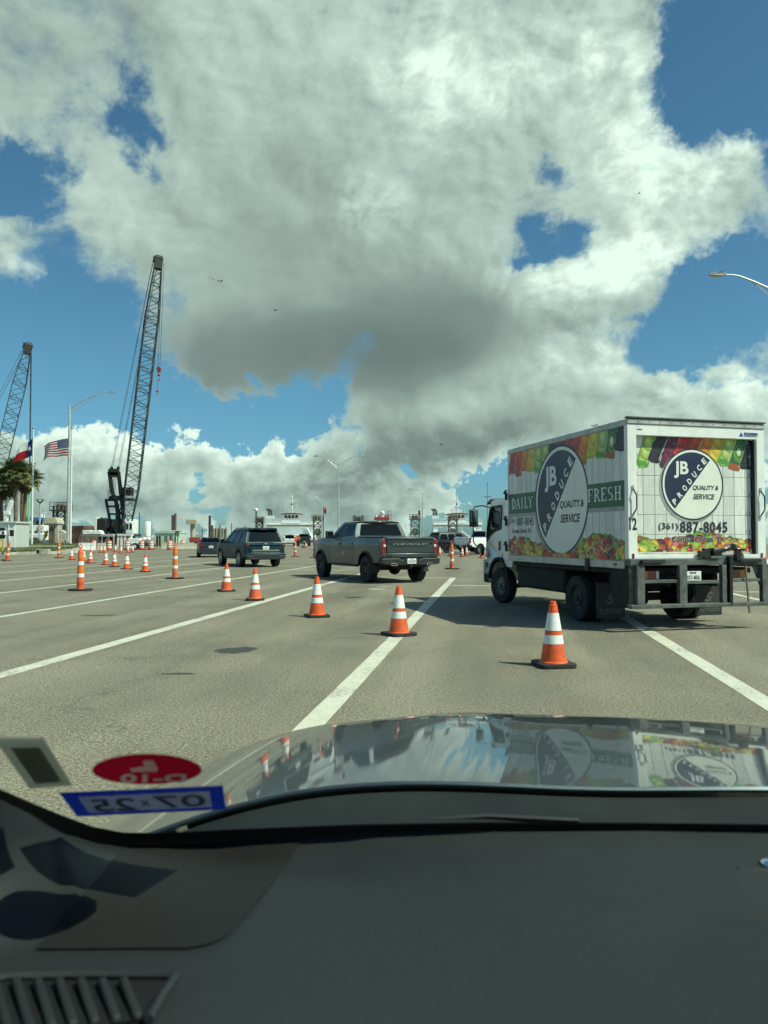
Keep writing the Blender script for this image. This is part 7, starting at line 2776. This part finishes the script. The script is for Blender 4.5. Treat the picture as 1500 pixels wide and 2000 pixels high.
# nose and fenders down to the bumper
for s_, xx in ((-1, X0), (1, X1)):
    MB().grid(lambda u, v: (xx + s_ * .03 * math.sin(math.pi * v), 1.0 + 1.28 * u, .28 + (hood_z(xx, min(2.29, 1.10 + 1.19 * u)) - .28) * v), 12, 6).build('fender', M_hood, car)
MB().grid(lambda u, v: (X0 + (X1 - X0) * u, 2.30 + .10 * math.sin(math.pi * v) - .10 * (2 * u - 1) ** 2, .28 + (hood_z(X0 + (X1 - X0) * u, 2.30) - .28) * v), 16, 6).build('front_bumper', M_hood, car)
for xx in (X0 + .11, X1 - .11):
    wheel(car, 0, 1.55, .34, .22, .22, 'five', M_alloy).location.x = xx

# windshield plane
WS = R(30)
WY, WZ = .99, 1.04


def on_glass(px, py, off=0.0):
    """point where the sight line through a picture point meets the windshield"""
    d = ray(px, py)
    tn = math.tan(WS)
    y = (WZ + tn * WY - EYE.z - off / math.cos(WS)) / (d.z + tn)
    return EYE + d * y


WN = Vector((0, math.sin(WS), math.cos(WS)))
ww = MB()
c0 = Vector((0, WY + .02, WZ - .02 * math.tan(WS)))
up = Vector((0, -math.cos(WS), math.sin(WS)))
co = [Vector((X0 + .02, 0, 0)) + c0, Vector((X1 - .02, 0, 0)) + c0, Vector((X1 - .16, 0, 0)) + c0 + up * 1.12, Vector((X0 + .16, 0, 0)) + c0 + up * 1.12]
ww.add([p + WN * .006 for p in co] + [p + WN * .011 for p in co], [(0, 3, 2, 1), (4, 5, 6, 7), (0, 1, 5, 4), (1, 2, 6, 5), (2, 3, 7, 6), (3, 0, 4, 7)])
ww.build('windshield', clear_mat('windshield_glass', (0.908, 0.99, 0.93)), car, smooth=0)
# black band along the lower edge
up_e = [(-40, 1512), (0, 1541), (60, 1567), (120, 1592), (180, 1614), (240, 1626), (320, 1627), (450, 1620), (700, 1610), (950, 1606), (1250, 1607), (1600, 1611)]
lo_e = [(-40, 1530), (0, 1562), (60, 1590), (120, 1620), (180, 1641), (240, 1652), (320, 1651), (450, 1641), (700, 1629), (950, 1623), (1250, 1623), (1600, 1628)]
U_, L_ = [on_glass(*p) for p in up_e], [on_glass(*p) for p in lo_e]
n = len(U_)
mb = MB().add(U_ + L_, [(i, i + 1, n + i + 1, n + i) for i in range(n - 1)])
mb.build('windshield_seal', M_seal, car)
# dashboard: top surface from the glass back towards the driver
Ld = [EYE + (p - EYE) * .955 for p in L_]      # the dash ends a finger's breadth behind the glass


def dash_pt(u, v):
    i = u * (n - 1)
    k = min(int(i), n - 2)
    a = Ld[k].lerp(Ld[k + 1], i - k)
    # near edge below the picture
    x = -.62 + 2.2 * u
    b = Vector((x, .34, 1.045))
    p = a.lerp(b, v)
    drop = max(0, a.z - 1.12)
    p.z = a.z + (1.072 - a.z) * min(1, v * 3.2) ** .8 + .012 * math.sin(math.pi * min(1, v)) if drop <= 0 else a.z + (1.072 - a.z) * min(1, v * 3.5) ** .6 + .012 * math.sin(math.pi * min(1, v))
    return p


MB().grid(dash_pt, 66, 40).build('dashboard', M_dash, car, smooth=80)
MB().bx(-.62, 1.45, .36, .80, .45, 1.02).build('dash_body', M_dash, car)


def to_px(p):
    q = p - EYE
    c, sn_ = math.cos(PITCH), math.sin(PITCH)
    dep = q.y * c + q.z * sn_
    return 750 + FPX * q.x / dep, 1000 - FPX * (q.z * c - q.y * sn_) / dep


_dg = [((i / 44, j / 44), to_px(dash_pt(i / 44, j / 44))) for i in range(45) for j in range(41)]


def on_dash(px, py, h=0.0):
    # the dashboard point seen at a place of the picture, raised by h
    (u, v), _q = min(_dg, key=lambda e: (e[1][0] - px) ** 2 + (e[1][1] - py) ** 2)
    for _ in range(6):
        x0, y0 = to_px(dash_pt(u, v))
        xa, ya = to_px(dash_pt(u + .002, v))
        xb, yb_ = to_px(dash_pt(u, v + .002))
        a, b, c, d = (xa - x0) / .002, (xb - x0) / .002, (ya - y0) / .002, (yb_ - y0) / .002
        det = a * d - b * c
        if abs(det) < 1e-6:
            break
        ex, ey = px - x0, py - y0
        u = min(.98, max(0, u + (d * ex - b * ey) / det))
        v = min(.98, max(0, v + (a * ey - c * ex) / det))
    return dash_pt(u, v) + Vector((0, 0, h))


# painted cast shadow, a darker sheet in front of the driver, following the surface
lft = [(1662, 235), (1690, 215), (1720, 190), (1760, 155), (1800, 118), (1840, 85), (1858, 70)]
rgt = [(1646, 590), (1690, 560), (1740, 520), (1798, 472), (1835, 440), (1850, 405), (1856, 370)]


def shade_pt(u, v):
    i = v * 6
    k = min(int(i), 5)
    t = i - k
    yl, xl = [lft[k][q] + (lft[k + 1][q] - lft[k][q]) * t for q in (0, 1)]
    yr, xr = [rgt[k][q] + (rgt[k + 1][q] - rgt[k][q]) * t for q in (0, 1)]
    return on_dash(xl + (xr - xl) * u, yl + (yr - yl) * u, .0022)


MB().grid(shade_pt, 16, 14).build('dash_shade', M_dash_shade, car, smooth=80)
# defroster vent with its slats
vt = [on_dash(0, 1925, .003), on_dash(335, 1920, .003), on_dash(290, 1998, .003), on_dash(0, 2040, .003)]
vent = MB().sheet(vt).build('defroster_vent', M_seal, car, smooth=0)
for i in range(7):
    a_ = on_dash(-12 + i * 42, 1932, .004)
    b_ = on_dash(18 + i * 42, 2030 - i * 5, .002)
    MB().bar(a_ + Vector((0, 0, .003)), b_ + Vector((0, 0, .002)), .0065, .006).build('vent_slat', M_dash, vent, bevel=.002)
fr = [on_dash(*p, .005) for p in ((-10, 1926), (20, 1920), (170, 1916), (330, 1917), (342, 1922), (318, 1955), (290, 2005))]
MB().tube(fr, .004, 6).build('vent_frame', M_dash, vent)
# sun sensor on the right
sn = on_dash(1496, 1688, -.002)
o = MB().box(sn + Vector((0, 0, -.004)), (.075, .03, .012)).build('sensor_bezel', M_dash, car, bevel=.006, seg=3)
MB().box(sn + Vector((.015, -.002, .004)), (.04, .014, .006)).build('sensor_lens', M_chrome, o, bevel=.003)

# stickers on the glass, seen from behind (mirror-written)
M_st_blue = thin_mat('sticker_blue', (0.006, 0.016, 0.16), .5)
M_st_red = thin_mat('sticker_red', (0.16, 0.003, 0.011), .5)
M_st_pale = thin_mat('sticker_pale', (0.86, 0.88, 0.80), .5)
M_st_ink = mat('sticker_ink', (0.10, 0.11, 0.10), 0.6)
M_st_card = thin_mat('sticker_card', (0.14, 0.15, 0.12), .5)
M_st_dark = thin_mat('sticker_dark', (0.15, 0.16, 0.13), .5)


def quad_map(c):
    P = [on_glass(*p) for p in c]     # tl, tr, br, bl

    def f(u, v, off):
        p = P[0] * (1 - u) * (1 - v) + P[1] * u * (1 - v) + P[2] * u * v + P[3] * (1 - u) * v
        return p - WN * (off)
    return f


def sticker_text(body, f, u0, u1, v0, v1, m, parent, off, bold=.0):
    me = text_mesh(body, 1.0, bold=bold)
    xs = [v.co.x for v in me.vertices]
    ys = [v.co.y for v in me.vertices]
    for v in me.vertices:
        a = (v.co.x - min(xs)) / (max(xs) - min(xs))
        b = (v.co.y - min(ys)) / (max(ys) - min(ys))
        v.co = f(u1 - (u1 - u0) * a, v1 - (v1 - v0) * b, off + (.0002 if v.co.z > 0 else 0))
    me.materials.clear()
    me.materials.append(m)
    return link('lettering', me, parent)


f = quad_map([(115, 1548), (435, 1534), (442, 1581), (151, 1595)])
s1 = MB().grid(lambda u, v: f(u, v, 0), 8, 4).build('sticker', M_st_blue, car, label='blue bordered registration sticker with mirrored date on the windshield')
MB().grid(lambda u, v: f(.10 + .815 * u, .17 + .66 * v, .0006), 8, 4).build('date_panel', M_st_pale, s1)
sticker_text('07', f, .56, .88, .25, .74, M_st_ink, s1, .0012, .008)
sticker_text('25', f, .16, .44, .27, .78, M_st_ink, s1, .0012, .008)
sticker_text('x', f, .47, .53, .40, .62, M_st_ink, s1, .0012)
g2 = quad_map([(180, 1472), (394, 1472), (394, 1532), (180, 1532)])
ov = [(.5 + .5 * math.cos(t * 2 * math.pi / 40), .5 + .5 * math.sin(t * 2 * math.pi / 40)) for t in range(40)]
s2 = MB().sheet([g2(u, v, 0) for u, v in ov]).build('sticker', M_st_red, car, smooth=0, label='dark red oval service sticker with pale marks on the windshield')
MB().sheet([g2(u, v, .0008) for u, v in ((.46, .18), (.56, .16), (.60, .40), (.49, .43))]).build('mark', M_st_pale, s2, smooth=0)
MB().sheet([g2(u, v, .0008) for u, v in ((.35, .42), (.45, .36), (.60, .40), (.595, .52), (.36, .53))]).build('mark', M_st_pale, s2, smooth=0)
sticker_text('D-10', g2, .26, .86, .60, .90, M_st_pale, s2, .0008, .03)
g3 = quad_map([(-14, 1440), (84, 1440), (142, 1534), (58, 1541)])
s3 = MB().grid(lambda u, v: g3(u, v, 0), 8, 8).build('sticker', M_st_card, car, label='grey translucent card stuck at the left of the windshield')
MB().grid(lambda u, v: g3(.22 + .60 * u, .16 + .72 * v, .0006), 6, 6).build('dark_panel', M_st_dark, s3)
MB().grid(lambda u, v: g3(.10 + .86 * u, .0 + .08 * v, .0006), 6, 1).build('top_edge', M_st_pale, s3)

# cabin shell: roof, pillars, doors, mirror
MB().bx(X0 + .1, X1 - .1, -1.6, .04, 1.61, 1.66).build('roof', M_liner, car, bevel=.02)
for xx, xt in ((X0, X0 + .14), (X1, X1 - .14)):
    MB().bar((xx, 1.0, 1.03), (xt, .03, 1.62), .07, .10).build('pillar', M_liner, car)
    MB().bx(xx - .03, xx + .03, -1.6, 1.0, .35, .98).build('door', M_hood, car)
MB().box((XC, .20, 1.545), (.24, .03, .07), (R(-12), 0, 0)).bar((XC, .20, 1.55), (XC, .17, 1.60), .03).build('rear_view_mirror', M_black, car, bevel=.012)
MB().bx(X0, X1, -1.6, 1.6, .26, .32).build('floor_pan', M_black, car)
